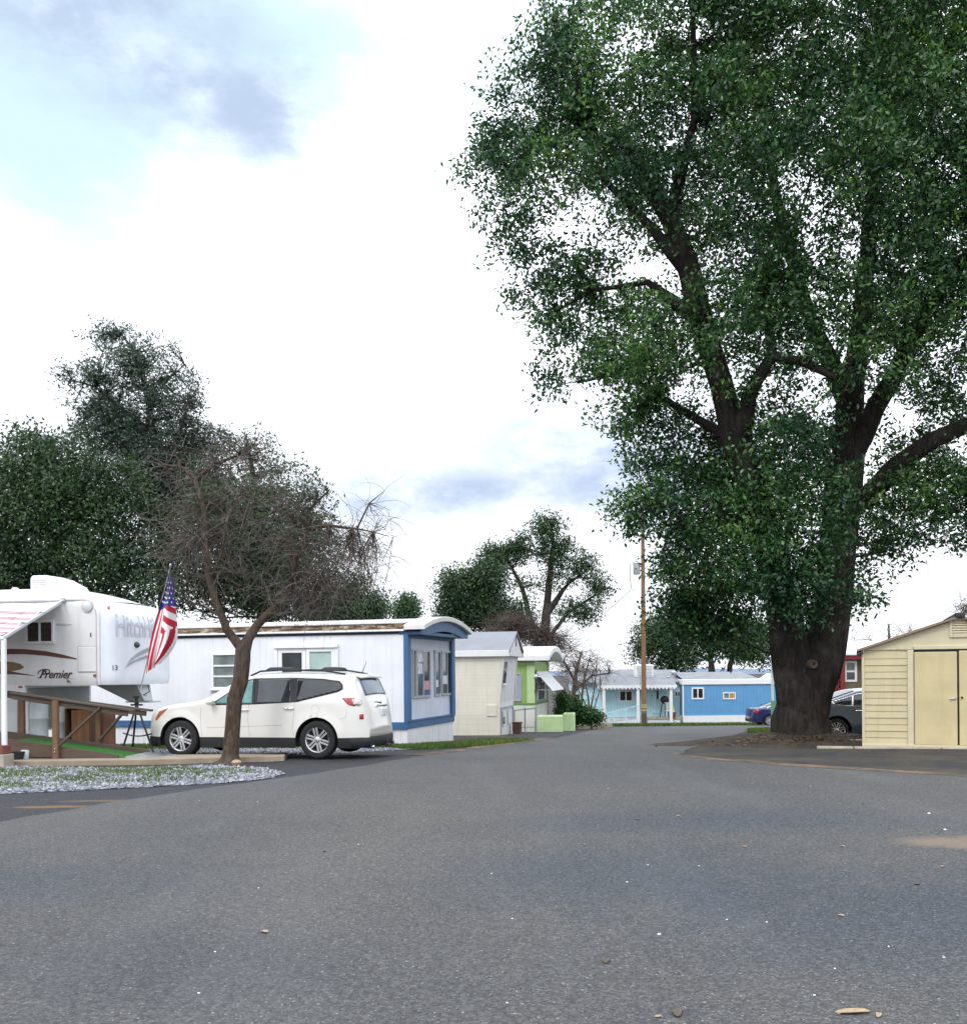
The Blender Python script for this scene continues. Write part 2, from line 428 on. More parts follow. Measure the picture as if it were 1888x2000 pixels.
# ------------------------------------------------------------------ ground sheets (exactly conforming: g depends on y only)
def sheet(name, pts, dz, mat, kind='structure', label=None):
    bm = bmesh.new()
    f = bm.faces.new([bm.verts.new((p[0], p[1], 0)) for p in pts])
    for (yk, _) in KN:
        bmesh.ops.bisect_plane(bm, geom=bm.verts[:] + bm.edges[:] + bm.faces[:], plane_co=(0, yk, 0), plane_no=(0, 1, 0), dist=1e-5)
    bmesh.ops.triangulate(bm, faces=bm.faces)
    for v in bm.verts: v.co.z = g(v.co.y) + dz
    bmesh.ops.recalc_face_normals(bm, faces=bm.faces)
    for f in bm.faces:
        if f.normal.z < 0: f.normal_flip()
    me = bpy.data.meshes.new(name); bm.to_mesh(me); bm.free(); me.materials.append(mat)
    o = bpy.data.objects.new(name, me); col.objects.link(o)
    tag(o, label=label, kind=kind); return o
def rough_edge(pts, step=.35, amp=.08, closed=True):
    out = []
    n = len(pts)
    for i in range(n if closed else n-1):
        a = Vector(pts[i][:2]); b = Vector(pts[(i+1) % n][:2]); d = b - a; k = max(1, int(d.length / step))
        nrm = Vector((-d.y, d.x)).normalized() if d.length > 1e-6 else Vector((0, 0))
        for j in range(k):
            q = a + d * (j / k) + nrm * (random.uniform(-amp, amp) if j else 0)
            out.append((q.x, q.y))
    return out

# base ground
gm = NT('ground_dirt'); gm.set(.95, 0, .2)
n1 = gm.noise(.5, 6, .65); n2 = gm.noise(5, 6, .65); n3 = gm.noise(60, 3)
c_ = gm.mix(gm.rng(n1, .42, .62), (.040, .040, .043), (.085, .072, .055))
c_ = gm.mix(gm.rng(n2, .5, .75, 0, .6), c_, (.13, .10, .065))
n4 = gm.noise(1.7, 6, .7)
c_ = gm.mix(gm.rng(n4, .60, .72, 0, .45), c_, (.06, .085, .025))
c_ = gm.mix(gm.rng(n3, .3, .7, 0, .5), c_, (.02, .02, .02))
gm.color(c_); gm.bump(gm.math('ADD', n2, gm.math('MULTIPLY', n3, .4)), .8, .03)
sheet('ground', [(-2500, -60), (2500, -60), (2500, 3400), (-2500, 3400)], 0, gm.mat)

st_sand = G(1850, 1648)
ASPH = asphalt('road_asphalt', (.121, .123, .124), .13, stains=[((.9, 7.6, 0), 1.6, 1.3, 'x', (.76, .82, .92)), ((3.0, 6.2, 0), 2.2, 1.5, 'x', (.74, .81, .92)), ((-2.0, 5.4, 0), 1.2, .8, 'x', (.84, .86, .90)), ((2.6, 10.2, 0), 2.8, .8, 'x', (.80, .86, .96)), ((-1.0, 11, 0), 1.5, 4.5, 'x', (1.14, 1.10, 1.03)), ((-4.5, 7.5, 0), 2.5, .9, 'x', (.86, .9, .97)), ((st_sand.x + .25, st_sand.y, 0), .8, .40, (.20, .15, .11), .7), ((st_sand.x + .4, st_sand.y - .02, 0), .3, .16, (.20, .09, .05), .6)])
st1 = G(105, 1577); st2 = G(235, 1565)
APRON = asphalt('apron_asphalt', (.055, .058, .066), .04, stains=[((st1.x, st1.y, 0), .6, .13, (.24, .13, .06), .55), ((st2.x, st2.y, 0), .9, .16, (.18, .12, .07), .45)])
left_edge = [G(*p) for p in [(-260, 1650), (0, 1607), (180, 1575), (384, 1543), (556, 1520), (690, 1500), (830, 1477), (900, 1468)]]
left_far = [XY(955, 24.2), XY(1020, 27.5), XY(1085, 31.5), XY(1130, 38), XY(1160, 48), XY(1172, 58)]
right_far = [XY(1620, 60.5), XY(1620, 40), XY(1450, 38), XY(1428, 31)]
right_edge = [G(*p) for p in [(1395, 1450), (1340, 1466), (1326, 1476), (1400, 1486), (1640, 1503), (1888, 1518), (2200, 1540)]]
near = [(60, right_edge[-1].y - 1), (60, -30), (-60, -30), (-60, 8.4)]
road_pts = rough_edge([tuple(p[:2]) for p in left_edge + left_far], .4, .05, False) + [tuple(left_far[-1][:2]), tuple(right_far[0][:2])] \
    + rough_edge([tuple(p[:2]) for p in right_far + right_edge], .4, .06, False) + [tuple(right_edge[-1][:2])] + near
sheet('road', road_pts, .010, ASPH)
# older dark asphalt apron by the left kerb and the driveway under the car
ap = [G(*p) for p in [(-260, 1655), (0, 1612), (384, 1548), (556, 1525), (700, 1503), (850, 1478), (780, 1469)]]
apron_pts = [tuple(p[:2]) for p in ap] + [tuple(XY(760, 22.0)[:2]), tuple(XY(560, 20.9)[:2]), tuple(G(520, 1495)[:2]), tuple(G(430, 1500)[:2]), tuple(G(0, 1515)[:2]), tuple(G(-300, 1525)[:2])]
sheet('driveway', apron_pts, .005, APRON)
yard = [XY(1000, 34.2), XY(1045, 31), XY(1120, 36), XY(1160, 47), XY(1160, 55), XY(1100, 47), XY(1045, 40), XY(1010, 38)]
sheet('parking_pad', [tuple(p[:2]) for p in yard], .005, APRON)
# tan dirt margin along the right edge of the road
dm = NT('dirt_margin'); dm.set(.95, 0, .2)
nn = dm.noise(6, 6, .7); nl = dm.noise(1.1, 5, .65); dm.color(dm.mix(dm.rng(nl, .42, .6), dm.mix(dm.rng(nn, .3, .7), (.05, .046, .04), (.09, .075, .055)), dm.mix(dm.rng(nn, .3, .7), (.10, .07, .05), (.22, .15, .10)))); dm.bump(nn, .6, .02)
re_ = [Vector(p) for p in right_edge]
outer = [(p.x + .0, p.y + random.uniform(.35, .75)) for p in re_[2:]]
outer[0] = (re_[2].x - .05, re_[2].y + .8)
inner = [(p.x - .04, p.y - .08) for p in re_[2:]]
sheet('dirt_margin', rough_edge(inner, .3, .05, False) + [inner[-1]] + rough_edge(outer[::-1], .3, .12, False) + [outer[0]], .014, dm.mat)
lm = [G(*p) for p in [(900, 1468), (960, 1459)]]
m_in = [(p.x + .05, p.y) for p in (left_edge[-2], left_edge[-1], left_far[0], left_far[1], left_far[2])]
m_out = [(p[0] - random.uniform(.35, .6), p[1] + .3) for p in m_in]
sheet('dirt_margin', rough_edge(m_in, .3, .05, False) + [m_in[-1]] + rough_edge(m_out[::-1], .3, .12, False) + [m_out[0]], .014, dm.mat)
# gravel bed
gb = [tuple(G(*p)[:2]) for p in [(-250, 1500), (0, 1500), (250, 1503), (420, 1497), (520, 1503), (556, 1514), (520, 1523), (440, 1531), (250, 1541), (0, 1553), (-250, 1568)]]
gbm = NT('gravel_bed'); gbm.set(.95)
vv = gbm.n.new('ShaderNodeTexVoronoi'); vv.inputs['Scale'].default_value = 26; gbm.link(gbm.co, vv.inputs['Vector'])
sx_ = gbm.n.new('ShaderNodeSeparateXYZ'); gbm.link(vv.outputs['Color'], sx_.inputs[0])
gbm.color(gbm.ramp(sx_.outputs[0], [(0, (.10, .10, .11)), (.5, (.26, .27, .31)), (1, (.5, .5, .55))]))
gbm.bump(gbm.rng(vv.outputs['Distance'], 0, .6, 1, 0), 1, .03)
sheet('gravel_bed', rough_edge(gb, .25, .06), .014, gbm.mat)
gd = [tuple(XY(px, Y)[:2]) for px, Y in [(150, 21.2), (560, 20.9), (700, 22.3), (830, 23.8), (760, 25.2), (150, 25.8)]]
sheet('gravel_strip', rough_edge(gd, .3, .08), .009, gbm.mat)

def in_poly(x, y, poly):
    c = False; n = len(poly); j = n - 1
    for i in range(n):
        xi, yi = poly[i]; xj, yj = poly[j]
        if (yi > y) != (yj > y) and x < (xj-xi)*(y-yi)/(yj-yi)+xi: c = not c
        j = i
    return c
def scatter(poly, n):
    xs = [p[0] for p in poly]; ys = [p[1] for p in poly]; out = []
    while len(out) < n:
        x = random.uniform(min(xs), max(xs)); y = random.uniform(min(ys), max(ys))
        if in_poly(x, y, poly): out.append((x, y))
    return out
def stones(name, poly, n, r0, r1, label, mat='stone'):
    mb = MB(); pts = scatter(poly, n)
    for x, y in pts:
        r = random.uniform(r0, r1); z = g(y) + .014 + r * .3
        q = [Vector((random.uniform(.7, 1.2), 0, 0)), Vector((0, random.uniform(.7, 1.2), 0)), Vector((-random.uniform(.7, 1.2), 0, 0)), Vector((0, -random.uniform(.7, 1.2), 0)), Vector((0, 0, random.uniform(.5, .95))), Vector((0, 0, -.6))]
        rot = Matrix.Rotation(random.uniform(0, 6.3), 3, 'Z') @ Matrix.Rotation(random.uniform(-.5, .5), 3, 'X')
        mb.add([rot @ k * r + Vector((x, y, z)) for k in q], [(0,1,4),(1,2,4),(2,3,4),(3,0,4),(1,0,5),(2,1,5),(3,2,5),(0,3,5)])
    o = mb.build(name, M[mat]); tag(o, label, kind='stuff', cat='gravel'); return o
stones('gravel', [tuple(p) for p in gb], 9000, .015, .042, 'grey loose gravel heaped in the roadside bed beside the ramp')
stones('gravel', gd, 4500, .015, .035, 'grey gravel strip behind the parked white car')

def blades(name, pts, h0, h1, label, mat='grass', w=.012, zoff=.01, per=6, spread=.06):
    n = len(pts) * per
    base = np.repeat(np.array([(x, y, g(y) + zoff) for x, y in pts]), per, 0)
    base[:, :2] += rng.normal(0, spread, (n, 2))
    a = rng.uniform(0, 6.283, n); h = rng.uniform(h0, h1, n); lean = rng.uniform(.1, .8, n) * h
    d = np.stack([np.cos(a), np.sin(a), np.zeros(n)], 1); s = np.stack([-np.sin(a), np.cos(a), np.zeros(n)], 1) * (w/2)
    mid = base + d * lean[:, None]*.4 + np.array([0, 0, 1]) * (h*.6)[:, None]
    tip = base + d * lean[:, None] + np.array([0, 0, 1]) * h[:, None]
    v = np.stack([base - s, base + s, mid + s*.8, tip], 1)
    o = quads_np(name, v, M[mat]); tag(o, label, 'grass', kind='stuff'); return o
def clumps(poly, n, k, rad):
    out = []
    for cx, cy in scatter(poly, n):
        for _ in range(k):
            x, y = cx + random.gauss(0, rad), cy + random.gauss(0, rad * .6)
            if in_poly(x, y, poly): out.append((x, y))
    return out

# ------------------------------------------------------------------ trees
def ell(blobs, Y, n, fill=.45, dzf=.8):
    """attractor points inside a union of ellipsoids; blob = (px, py, rx, ry[, depth offset, weight])"""
    W = []; B = []
    for b in blobs:
        px, py, rx, ry = b[:4]; dy = b[4] if len(b) > 4 else 0; w = b[5] if len(b) > 5 else 1
        k = Y / F
        c = P(px, py, Y); c.y += dy
        r = Vector((rx*k, (rx+ry)*.5*k*dzf, ry*k))
        B.append((c, r)); W.append((r.x*r.y*r.z) ** .8 * w)
    W = np.array(W) / sum(W); pts = []
    for i, k in enumerate(rng.multinomial(n, W)):
        c, r = B[i]
        d = rng.normal(0, 1, (k, 3)); d /= np.linalg.norm(d, axis=1)[:, None]
        u = rng.uniform(0, 1, k) ** fill
        pts.append(np.array(c) + d * u[:, None] * np.array(r))
    return np.concatenate(pts)
def grow(limbs, attr, bf=.3, seg=.35, jit=.05, maxd=None):
    pos = []; par = []; rmin = []; L = []
    for limb in limbs:
        prev = None
        for i, (p, r) in enumerate(limb):
            p = np.array(p, float)
            if prev is None and pos:
                d = np.linalg.norm(np.array(pos) - p, axis=1); prev = int(d.argmin())
                if d[prev] < .05: continue
            a = pos[prev] if prev is not None else p
            k = max(1, int(np.linalg.norm(p - a) / .6)) if prev is not None else 1
            ra = rmin[prev] if prev is not None and i > 0 else r
            for j in range(1, k+1):
                q = a + (p - a) * j / k
                if j < k: q = q + rng.normal(0, min(.04, r*.15), 3)
                pos.append(q); par.append(-1 if prev is None else prev); rmin.append(ra + (r - ra)*j/k)
                L.append(0 if prev is None else L[prev] + np.linalg.norm(q - pos[prev])); prev = len(pos) - 1
    nsk = len(pos)
    pos0 = np.array(pos); A = attr; n = len(A)
    best = np.full(n, 1e9); bp = np.zeros(n, int); bd = np.full(n, 1e9)
    for i in range(nsk):
        if i < 3 and nsk > 6: continue
        d = np.linalg.norm(A - pos0[i], axis=1); c = d + bf * L[i]*.35
        m = c < best; best[m] = c[m]; bp[m] = i; bd[m] = d[m]
    done = np.zeros(n, bool)
    for _ in range(n):
        b = np.where(done, 1e9, best); j = int(b.argmin()); done[j] = True
        p0 = pos[bp[j]]; p1 = A[j]; dist = np.linalg.norm(p1 - p0); prev = int(bp[j])
        k = max(1, int(dist / seg))
        off = rng.normal(0, jit * dist, 3)
        for t in range(1, k + 1):
            s = t / k
            q = p0 + (p1 - p0)*s + off * math.sin(math.pi*s)
            pos.append(q); par.append(prev); rmin.append(0); L.append(L[prev] + dist / k); prev = len(pos) - 1
        d = np.linalg.norm(A - p1, axis=1); c = d + bf * L[-1]
        m = (~done) & (c < best); best[m] = c[m]; bp[m] = prev; bd[m] = d[m]
    return np.array(pos), np.array(par), np.array(rmin), nsk
def radii(par, rmin, r0, e=2.4, rcap=None):
    n = len(par); acc = np.zeros(n); rad = np.zeros(n)
    for i in range(n-1, -1, -1):
        r = acc[i] ** (1/e) if acc[i] > 0 else r0
        if rmin[i] > 0: r = max(rmin[i], min(r, rmin[i]*1.15))
        elif rcap: r = min(r, rcap)
        rad[i] = r
        if par[i] >= 0: acc[par[i]] += r ** e
    return rad
def tree_mesh(pos, par, rad, base, lobes=None, minr=0, maxsides=18):
    mb = MB(); n = len(pos); ch = [[] for _ in range(n)]
    roots = []
    for i in range(n):
        if par[i] >= 0: ch[par[i]].append(i)
        else: roots.append(i)
    pos = pos - np.array(base)
    st = [(None, r) for r in roots]
    while st:
        p, i = st.pop()
        path = []; rr = []
        if p is not None: path.append(pos[p]); rr.append(min(rad[p]*.9, rad[i]*1.25))
        while True:
            path.append(pos[i]); rr.append(rad[i])
            if not ch[i]: break
            c = sorted(ch[i], key=lambda k: -rad[k])
            for k in c[1:]: st.append((i, k))
            i = c[0]
        if len(path) < 2: continue
        rr[-1] *= .5
        m = max(rr)
        sides = maxsides if m > .25 else 10 if m > .09 else 6 if m > .03 else 4 if m > .012 else 3
        mb.tube(path, rr, sides, cap=False, lobes=lobes if m > .25 else None)
    return mb
def leaves(pts, per, sigma, ln, w, base, droop=.25, up=.4, size_var=.35):
    n = len(pts) * per
    c = np.repeat(pts, per, 0) + rng.normal(0, 1, (n, 3)) * np.array([sigma, sigma, sigma*.75])
    d = rng.normal(0, 1, (n, 3)); d[:, 2] -= droop; d /= np.linalg.norm(d, axis=1)[:, None]
    nn = rng.normal(0, 1, (n, 3)); nn[:, 2] += up
    s = np.cross(d, nn); s /= np.linalg.norm(s, axis=1)[:, None] + 1e-9
    nm = np.cross(s, d)
    l = ln * rng.uniform(1-size_var, 1+size_var, n)[:, None]; ww = w * rng.uniform(.75, 1.25, n)[:, None]
    c = c - np.array(base)
    v = np.stack([c, c + d*l*.5 + s*ww*.5 + nm*l*.08, c + d*l - nm*l*.08, c + d*l*.5 - s*ww*.5 + nm*l*.08], 1)
    return v
def px_limb(Y, pts):
    out = []
    for q in pts:
        p = P(q[0], q[1], Y); p.y += q[3] if len(q) > 3 else 0
        out.append((tuple(p), q[2]))
    return out
def bark_lobes(seed):
    ph = [random.uniform(0, 6.28) for _ in range(6)]
    def f(p, a):
        return 1 + .03*math.sin(3*a + ph[0] + p.z*.7) + .025*math.sin(5*a + ph[1] - p.z*1.3) + .02*math.sin(9*a + ph[2] + p.z*2.5) + .02*math.sin(2*a + ph[3] + p.z)
    return f
def plant_tree(name, label, cat, limbs, attr, leafspec, bark, leafm, r0=.008, bf=.3, seg=.4, jit=.08, e=2.4, group=None, lobes=True, rcap=None, twigs=None):
    base = limbs[0][0][0]
    base = (base[0], base[1], base[2])
    root = thing(name, label, cat, base, 0, group)
    pos, par, rmin, nsk = grow(limbs, attr, bf, seg, jit)
    rad = radii(par, rmin, r0, e, rcap)
    mb = tree_mesh(pos, par, rad, base, bark_lobes(1) if lobes else None)
    mb.build('trunk', bark, root, smooth='all')
    if leafspec:
        per, sg, ln, w = leafspec[:4]
        tips = pos[nsk:] if leafspec[4:] else attr
        if per < 0:
            per = 8; thin_ = tips[rad[nsk:] < .035]; tips = np.concatenate([np.repeat(attr, 4, 0) + rng.normal(0, .11, (len(attr)*4, 3)), thin_[rng.choice(len(thin_), int(-leafspec[0]/8) - 4*len(attr), replace=True)]])
        quads_np('crown', leaves(tips, per, sg, ln, w, base), leafm, root)
    if twigs:
        nt, ln, rt, drop, tm = twigs
        tb = MB(); cand = pos - np.array(base); rc = rad
        thin = np.where(rc < .03)[0]
        for _ in range(nt):
            k = int(rng.choice(thin)); p = Vector(cand[k]); d = Vector(rng.normal(0, 1, 3)); d.z = d.z*.6 + .25; d.normalize()
            L = ln * random.uniform(.4, 1.25); path = [p]
            for s in range(4):
                d = (d + Vector(rng.normal(0, .22, 3)) + Vector((0, 0, -drop * random.uniform(.2, 1)))).normalized()
                path.append(path[-1] + d * L / 4)
            tb.tube(path, [rt, rt*.9, rt*.75, rt*.6, rt*.35], 3, cap=False)
        tb.build('crown', tm, root)
    return root

# --- the big evergreen oak on the right
OY = 24.6
oak_limbs = [
    px_limb(OY, [(1563, 1464, .86), (1563, 1448, .70), (1564, 1405, .64), (1569, 1355, .62), (1574, 1305, .55), (1576, 1272, .40)]),
    px_limb(OY, [(1566, 1392, .58), (1580, 1345, .60), (1594, 1305, .60), (1606, 1265, .57), (1614, 1220, .52), (1626, 1160, .47), (1634, 1080, .45), (1645, 1000, .42), (1655, 900, .36), (1668, 780, .30, .3), (1690, 640, .25, .4), (1712, 480, .2, .6), (1735, 300, .14, .8), (1750, 80, .09, 1)]),
    px_limb(OY, [(1562, 1392, .55), (1557, 1345, .55), (1550, 1305, .53), (1541, 1262, .49), (1533, 1215, .43), (1520, 1160, .40), (1502, 1080, .37, -.3), (1465, 975, .34, -.5), (1425, 880, .32, -.6), (1395, 770, .28, -.7), (1355, 650, .25, -.8), (1335, 560, .23, -.8), (1295, 460, .2, -.9), (1255, 375, .14, -1), (1190, 310, .09, -1)]),
    px_limb(OY, [(1428, 880, .2, -.6), (1440, 790, .17, -1.2), (1470, 735, .14, -1.6), (1510, 760, .1, -2.2), (1560, 800, .06, -2.6)]),
    px_limb(OY, [(1470, 735, .1, -1.6), (1450, 620, .07, -2)]),
    px_limb(OY, [(1690, 975, .30, 0), (1740, 915, .24, -.3), (1800, 870, .21, -.5), (1860, 845, .19, -.7), (1930, 830, .15, -.7), (2030, 780, .1, -.7)]),
    px_limb(OY, [(1660, 900, .26), (1715, 760, .22, -.8), (1770, 640, .18, -1.2), (1840, 540, .14, -1.6), (1900, 400, .1, -1.8)]),
    px_limb(OY, [(1668, 780, .2, .3), (1610, 600, .17, 1.0), (1560, 400, .14, 1.3), (1530, 220, .1, 1.5), (1490, 40, .07, 1.6)]),
    px_limb(OY, [(1335, 560, .14, -.8), (1250, 480, .10, -1.2), (1160, 400, .07, -1.4)]),
    px_limb(OY, [(1320, 520, .14, -.8), (1230, 330, .09, -.4), (1130, 260, .065, -.2), (1050, 280, .05, 0), (990, 330, .03, 0)]),
    px_limb(OY, [(1355, 650, .12, -.8), (1260, 560, .08, -.3), (1160, 560, .05, .2), (1090, 600, .035, .2)]),
    px_limb(OY, [(1420, 870, .14, -.6), (1330, 800, .09, 0), (1220, 720, .06, .3), (1130, 740, .03, .3)]),
    px_limb(OY, [(1500, 1060, .12, -.3), (1430, 1025, .07, -.8), (1370, 1000, .045, -1.1), (1310, 1012, .028, -1.2), (1262, 1000, .015, -1.2)]),
    px_limb(OY, [(1540, 1180, .16, 0), (1450, 1130, .1, .8), (1380, 1160, .06, 1.2)]),
    px_limb(OY, [(1295, 460, .12, -.9), (1330, 300, .09, -1.5), (1320, 120, .06, -2), (1290, -40, .04, -2)]),
]
oak_blobs = [
 (1800,770,90,60,-.8,1.0),(1880,770,80,70,.6,1.0),(1770,840,60,45,.8,.6),(1740,800,50,80,1.2,.6),
 (925,335,75,75,0,.7),(965,255,75,85,.8,.7),(955,430,75,60,.3,.6),(985,180,80,70,-.5,.6),(1010,470,70,60,0,.8),(1035,560,75,65,.3,.8),(1085,640,75,60,0,.9),(1075,745,70,45,0,.8),(1030,400,90,80,-1,.8),(1150,500,100,90,.8,.9),(1180,680,80,80,.5,.8),(1080,60,90,90,.5,.8),
 (1140,110,120,150,0,.9),(1060,170,90,90,1,.7),(1020,260,100,110,0,.55),(985,365,85,75,0,.6),(1090,330,120,110,-1,.6),(1075,500,75,80,0,.6),(1140,590,100,110,.5,.9),
 (1130,720,90,60,0,.55),(1230,200,160,180,-1.5,1),(1240,230,150,170,1.8,.9),(1230,420,130,130,-1.5,.9),(1250,640,110,130,1,1.2),(1250,690,100,130,-1.5,1.3),(1255,800,100,90,0,1.7),
 (1285,920,90,80,0,1.8),(1255,1012,85,65,-1,1.2),(1222,1000,45,45,-1,.7),(1340,1050,115,100,-.8,1.8),(1400,930,125,125,.6,2.0),(1395,1140,125,100,.8,2.2),(1425,1225,110,70,.8,2.4),(1360,1185,85,70,1.2,2.4),(1480,1060,140,130,-1.2,1.6),
 (1485,1150,105,95,-1.4,1.6),(1505,880,150,160,-1.8,.9),(1530,880,130,150,1.8,1.1),(1460,660,160,170,-1.8,1.3),(1460,620,140,160,1.8,.7),(1450,380,170,180,-2.4,1),(1450,360,170,180,1.8,.9),
 (1450,110,190,180,-2.2,1),(1460,100,180,180,1.8,.9),(1660,130,200,200,-2.4,1.1),(1650,120,190,200,2,.9),(1850,150,200,220,-2.2,1.1),(1870,130,190,220,2,.9),(1650,400,190,190,-2.6,1),
 (1850,430,180,200,-2.6,1.1),(1860,420,180,190,1.5,.8),(1640,650,170,170,-2.2,1.0),(1830,660,150,130,-2.2,1),(1850,620,150,130,1.5,.8),(1640,880,110,120,1.6,1.1),(1770,985,110,90,-.6,1.9),(1870,965,110,115,-.6,1.9),
 (1735,1065,80,55,0,1.8),(1695,1140,40,55,0,1.0),(1550,1110,80,90,-1.4,1.1),(1570,1000,80,110,-1.4,.9),(1545,1195,60,50,-1.2,1.2),(1640,1180,40,60,-1.2,.6),(1800,880,90,80,.8,.5),
 (1350,-150,220,150,0,.5),(1650,-180,280,180,0,.5),(1980,-120,220,200,0,.4),(2080,250,160,260,0,.4),(2080,650,140,240,0,.4),(2000,930,110,120,-.6,.6),(1090,30,80,90,0,.7)]
oak_attr = ell(oak_blobs, OY, 6000, .5, .75)
oak = plant_tree('oak_tree', 'huge dark evergreen oak towering over the road beside the tan shed', 'tree', oak_limbs, oak_attr, (-255000, .145, .134, .066, 1), M['bark_oak'], M['leaf_oak'], r0=.006, bf=.22, seg=.35, jit=.10)
# stubs of sawn-off limbs
for (px, py, rr) in [(1587, 1298, .10), (1620, 1222, .09)]:
    dy_ = .62 if py > 1250 else .52; c = P(px, py, OY - dy_) - oak.location
    mb = MB(); mb.lathe([(.02, -.05), (rr*.45, -.075), (rr*.6, -.10), (rr*.95, -.10), (rr*1.05, -.06), (rr*1.3, .12)], 14, (c.x, c.y, c.z), 'y')
    mb.build('branch_stub', M['old_wood'], oak, smooth=True)

# soil mound around the oak
mb = MB(); bz = Vector(oak.location); rings = 14; nseg = 64
ph = [random.uniform(0, 6.28) for _ in range(8)]
for i in range(rings + 1):
    r = .2 + 3.2 * i / rings
    for k in range(nseg):
        a = 2*math.pi*k/nseg
        rr = r * (1 + .10*math.sin(2*a+ph[0]) + .07*math.sin(3*a+ph[1]) + .03*math.sin(7*a + ph[2]))
        x = bz.x + rr*math.cos(a)*1.12; y = bz.y + rr*math.sin(a)*.62
        t = 1 - i / rings
        z = g(y) + .33 * (t*t*(3-2*t)) - .03 * (i == rings) + random.uniform(-.008, .008)
        mb.v.append((x, y, z))
for i in range(rings):
    for k in range(nseg):
        k2 = (k+1) % nseg; mb.f.append((i*nseg+k, i*nseg+k2, (i+1)*nseg+k2, (i+1)*nseg+k)); mb.m.append(0)
mm = NT('mound_soil'); mm.set(.95, 0, .2); q1 = mm.noise(2.2, 6, .7); q2 = mm.noise(30, 4, .7)
mm.color(mm.mix(mm.rng(q2, .3, .7, 0, .6), mm.mix(mm.rng(q1, .35, .65), (.035, .03, .027), (.10, .07, .045)), (.02, .018, .016))); mm.bump(mm.math('ADD', q1, mm.math('MULTIPLY', q2, .5)), .8, .04)
o = mb.build('soil_mound', mm.mat, smooth='all'); tag(o, kind='structure')
# litter around the foot
lit = [(bz.x + random.gauss(0, 1.25), bz.y - .75 + random.gauss(0, .35)) for _ in range(520)]
n = len(lit); mv = []
for x, y in lit:
    t = max(0, 1 - math.hypot((x-bz.x)/1.12, (y-bz.y)/.62)/3.4); z = g(y) + .33*(t*t*(3-2*t)) + .02
    a = random.uniform(0, 6.3); l = random.uniform(.05, .11); d = Vector((math.cos(a), math.sin(a), random.uniform(-.2, .4))) * l; s = Vector((-math.sin(a), math.cos(a), random.uniform(-.4, .4))) * l*.3
    c = Vector((x, y, z)); mv.append([c - d*.5, c + s, c + d*.5, c - s])
o = quads_np('leaf_litter', np.array([[tuple(q) for q in v] for v in mv]), M['litter']); tag(o, 'brown fallen leaves gathered round the foot of the big oak', 'leaf litter', kind='stuff')

# --- bare tree in front of the white car
BY = 18.75
bare_limbs = [
    px_limb(BY, [(446, 1496, .30), (448, 1488, .20), (450, 1472, .155), (454, 1420, .125), (458, 1366, .128), (470, 1329, .138), (474, 1290, .14), (475, 1270, .15)]),
    px_limb(BY, [(475, 1270, .11), (460, 1252, .088), (444, 1230, .078, -.05), (436, 1205, .072, -.08), (424, 1178, .07, -.1), (414, 1130, .062, -.2), (406, 1060, .055, -.2), (402, 993, .05, -.2), (388, 940, .045, -.2), (362, 918, .028, -.3), (335, 916, .018, -.35), (305, 898, .008, -.4)]),
    px_limb(BY, [(388, 940, .04, -.2), (415, 905, .032, .1), (463, 880, .02, .3)]),
    px_limb(BY, [(475, 1270, .12), (485, 1248, .10), (502, 1220, .085, .05), (538, 1182, .07, .1), (560, 1158, .062, .2), (567, 1116, .055, .2), (586, 1059, .048, .1), (604, 1032, .04, 0), (645, 1028, .03, -.1), (690, 1034, .02, -.1), (730, 1040, .012, -.1), (768, 1052, .006, -.1)]),
    px_limb(BY, [(566, 1116, .04, .2), (552, 1060, .03, .5), (556, 1010, .02, .7), (538, 965, .014, .9), (540, 920, .008, 1)]),
    px_limb(BY, [(420, 1130, .035, -.2), (448, 1085, .025, -.5), (462, 1030, .016, -.7), (492, 985, .009, -1)]),
    px_limb(BY, [(447, 1215, .03), (405, 1185, .02, -.3), (375, 1180, .014, -.4), (340, 1165, .006, -.5)]),
    px_limb(BY, [(699, 1033, .02, -.1), (722, 985, .012, -.1), (752, 960, .007, -.1)]),
]
bare_blobs = [(400,930,110,80,0,.8),(480,880,80,50,0,.6),(520,930,80,70,0,.5),(430,1030,150,100,0,.7),(560,1000,90,100,0,.5),(630,1070,90,70,0,1.1),(690,1085,70,65,0,1.4),(735,1030,45,55,0,.7),(365,1070,90,80,0,.7),
              (510,1120,110,70,0,.5),(650,1140,80,55,0,1.1),(590,1170,70,45,0,.6),(350,1130,50,35,0,.25),(710,1140,45,50,0,.7),(745,1085,30,45,0,.35)]
bare = plant_tree('bare_tree', 'small leafless forked tree standing by the gravel in front of the white car', 'tree', bare_limbs, ell(bare_blobs, BY, 820, .6, .8), None, M['bark_bare'], None, r0=.006, bf=.35, seg=.22, jit=.16, e=2.3, rcap=.022, twigs=(2400, .85, .0048, .30, M['twig']))
rk = MB(); q = G(462, 1491, .04); rk.lathe([(0.001, -.05), (.08, -.03), (.10, .02), (.06, .06), (.001, .07)], 9, q)
tag(rk.build('stone', M['dry_leaf'], smooth=True), 'pale tan stone lying at the foot of the bare tree', 'stone')

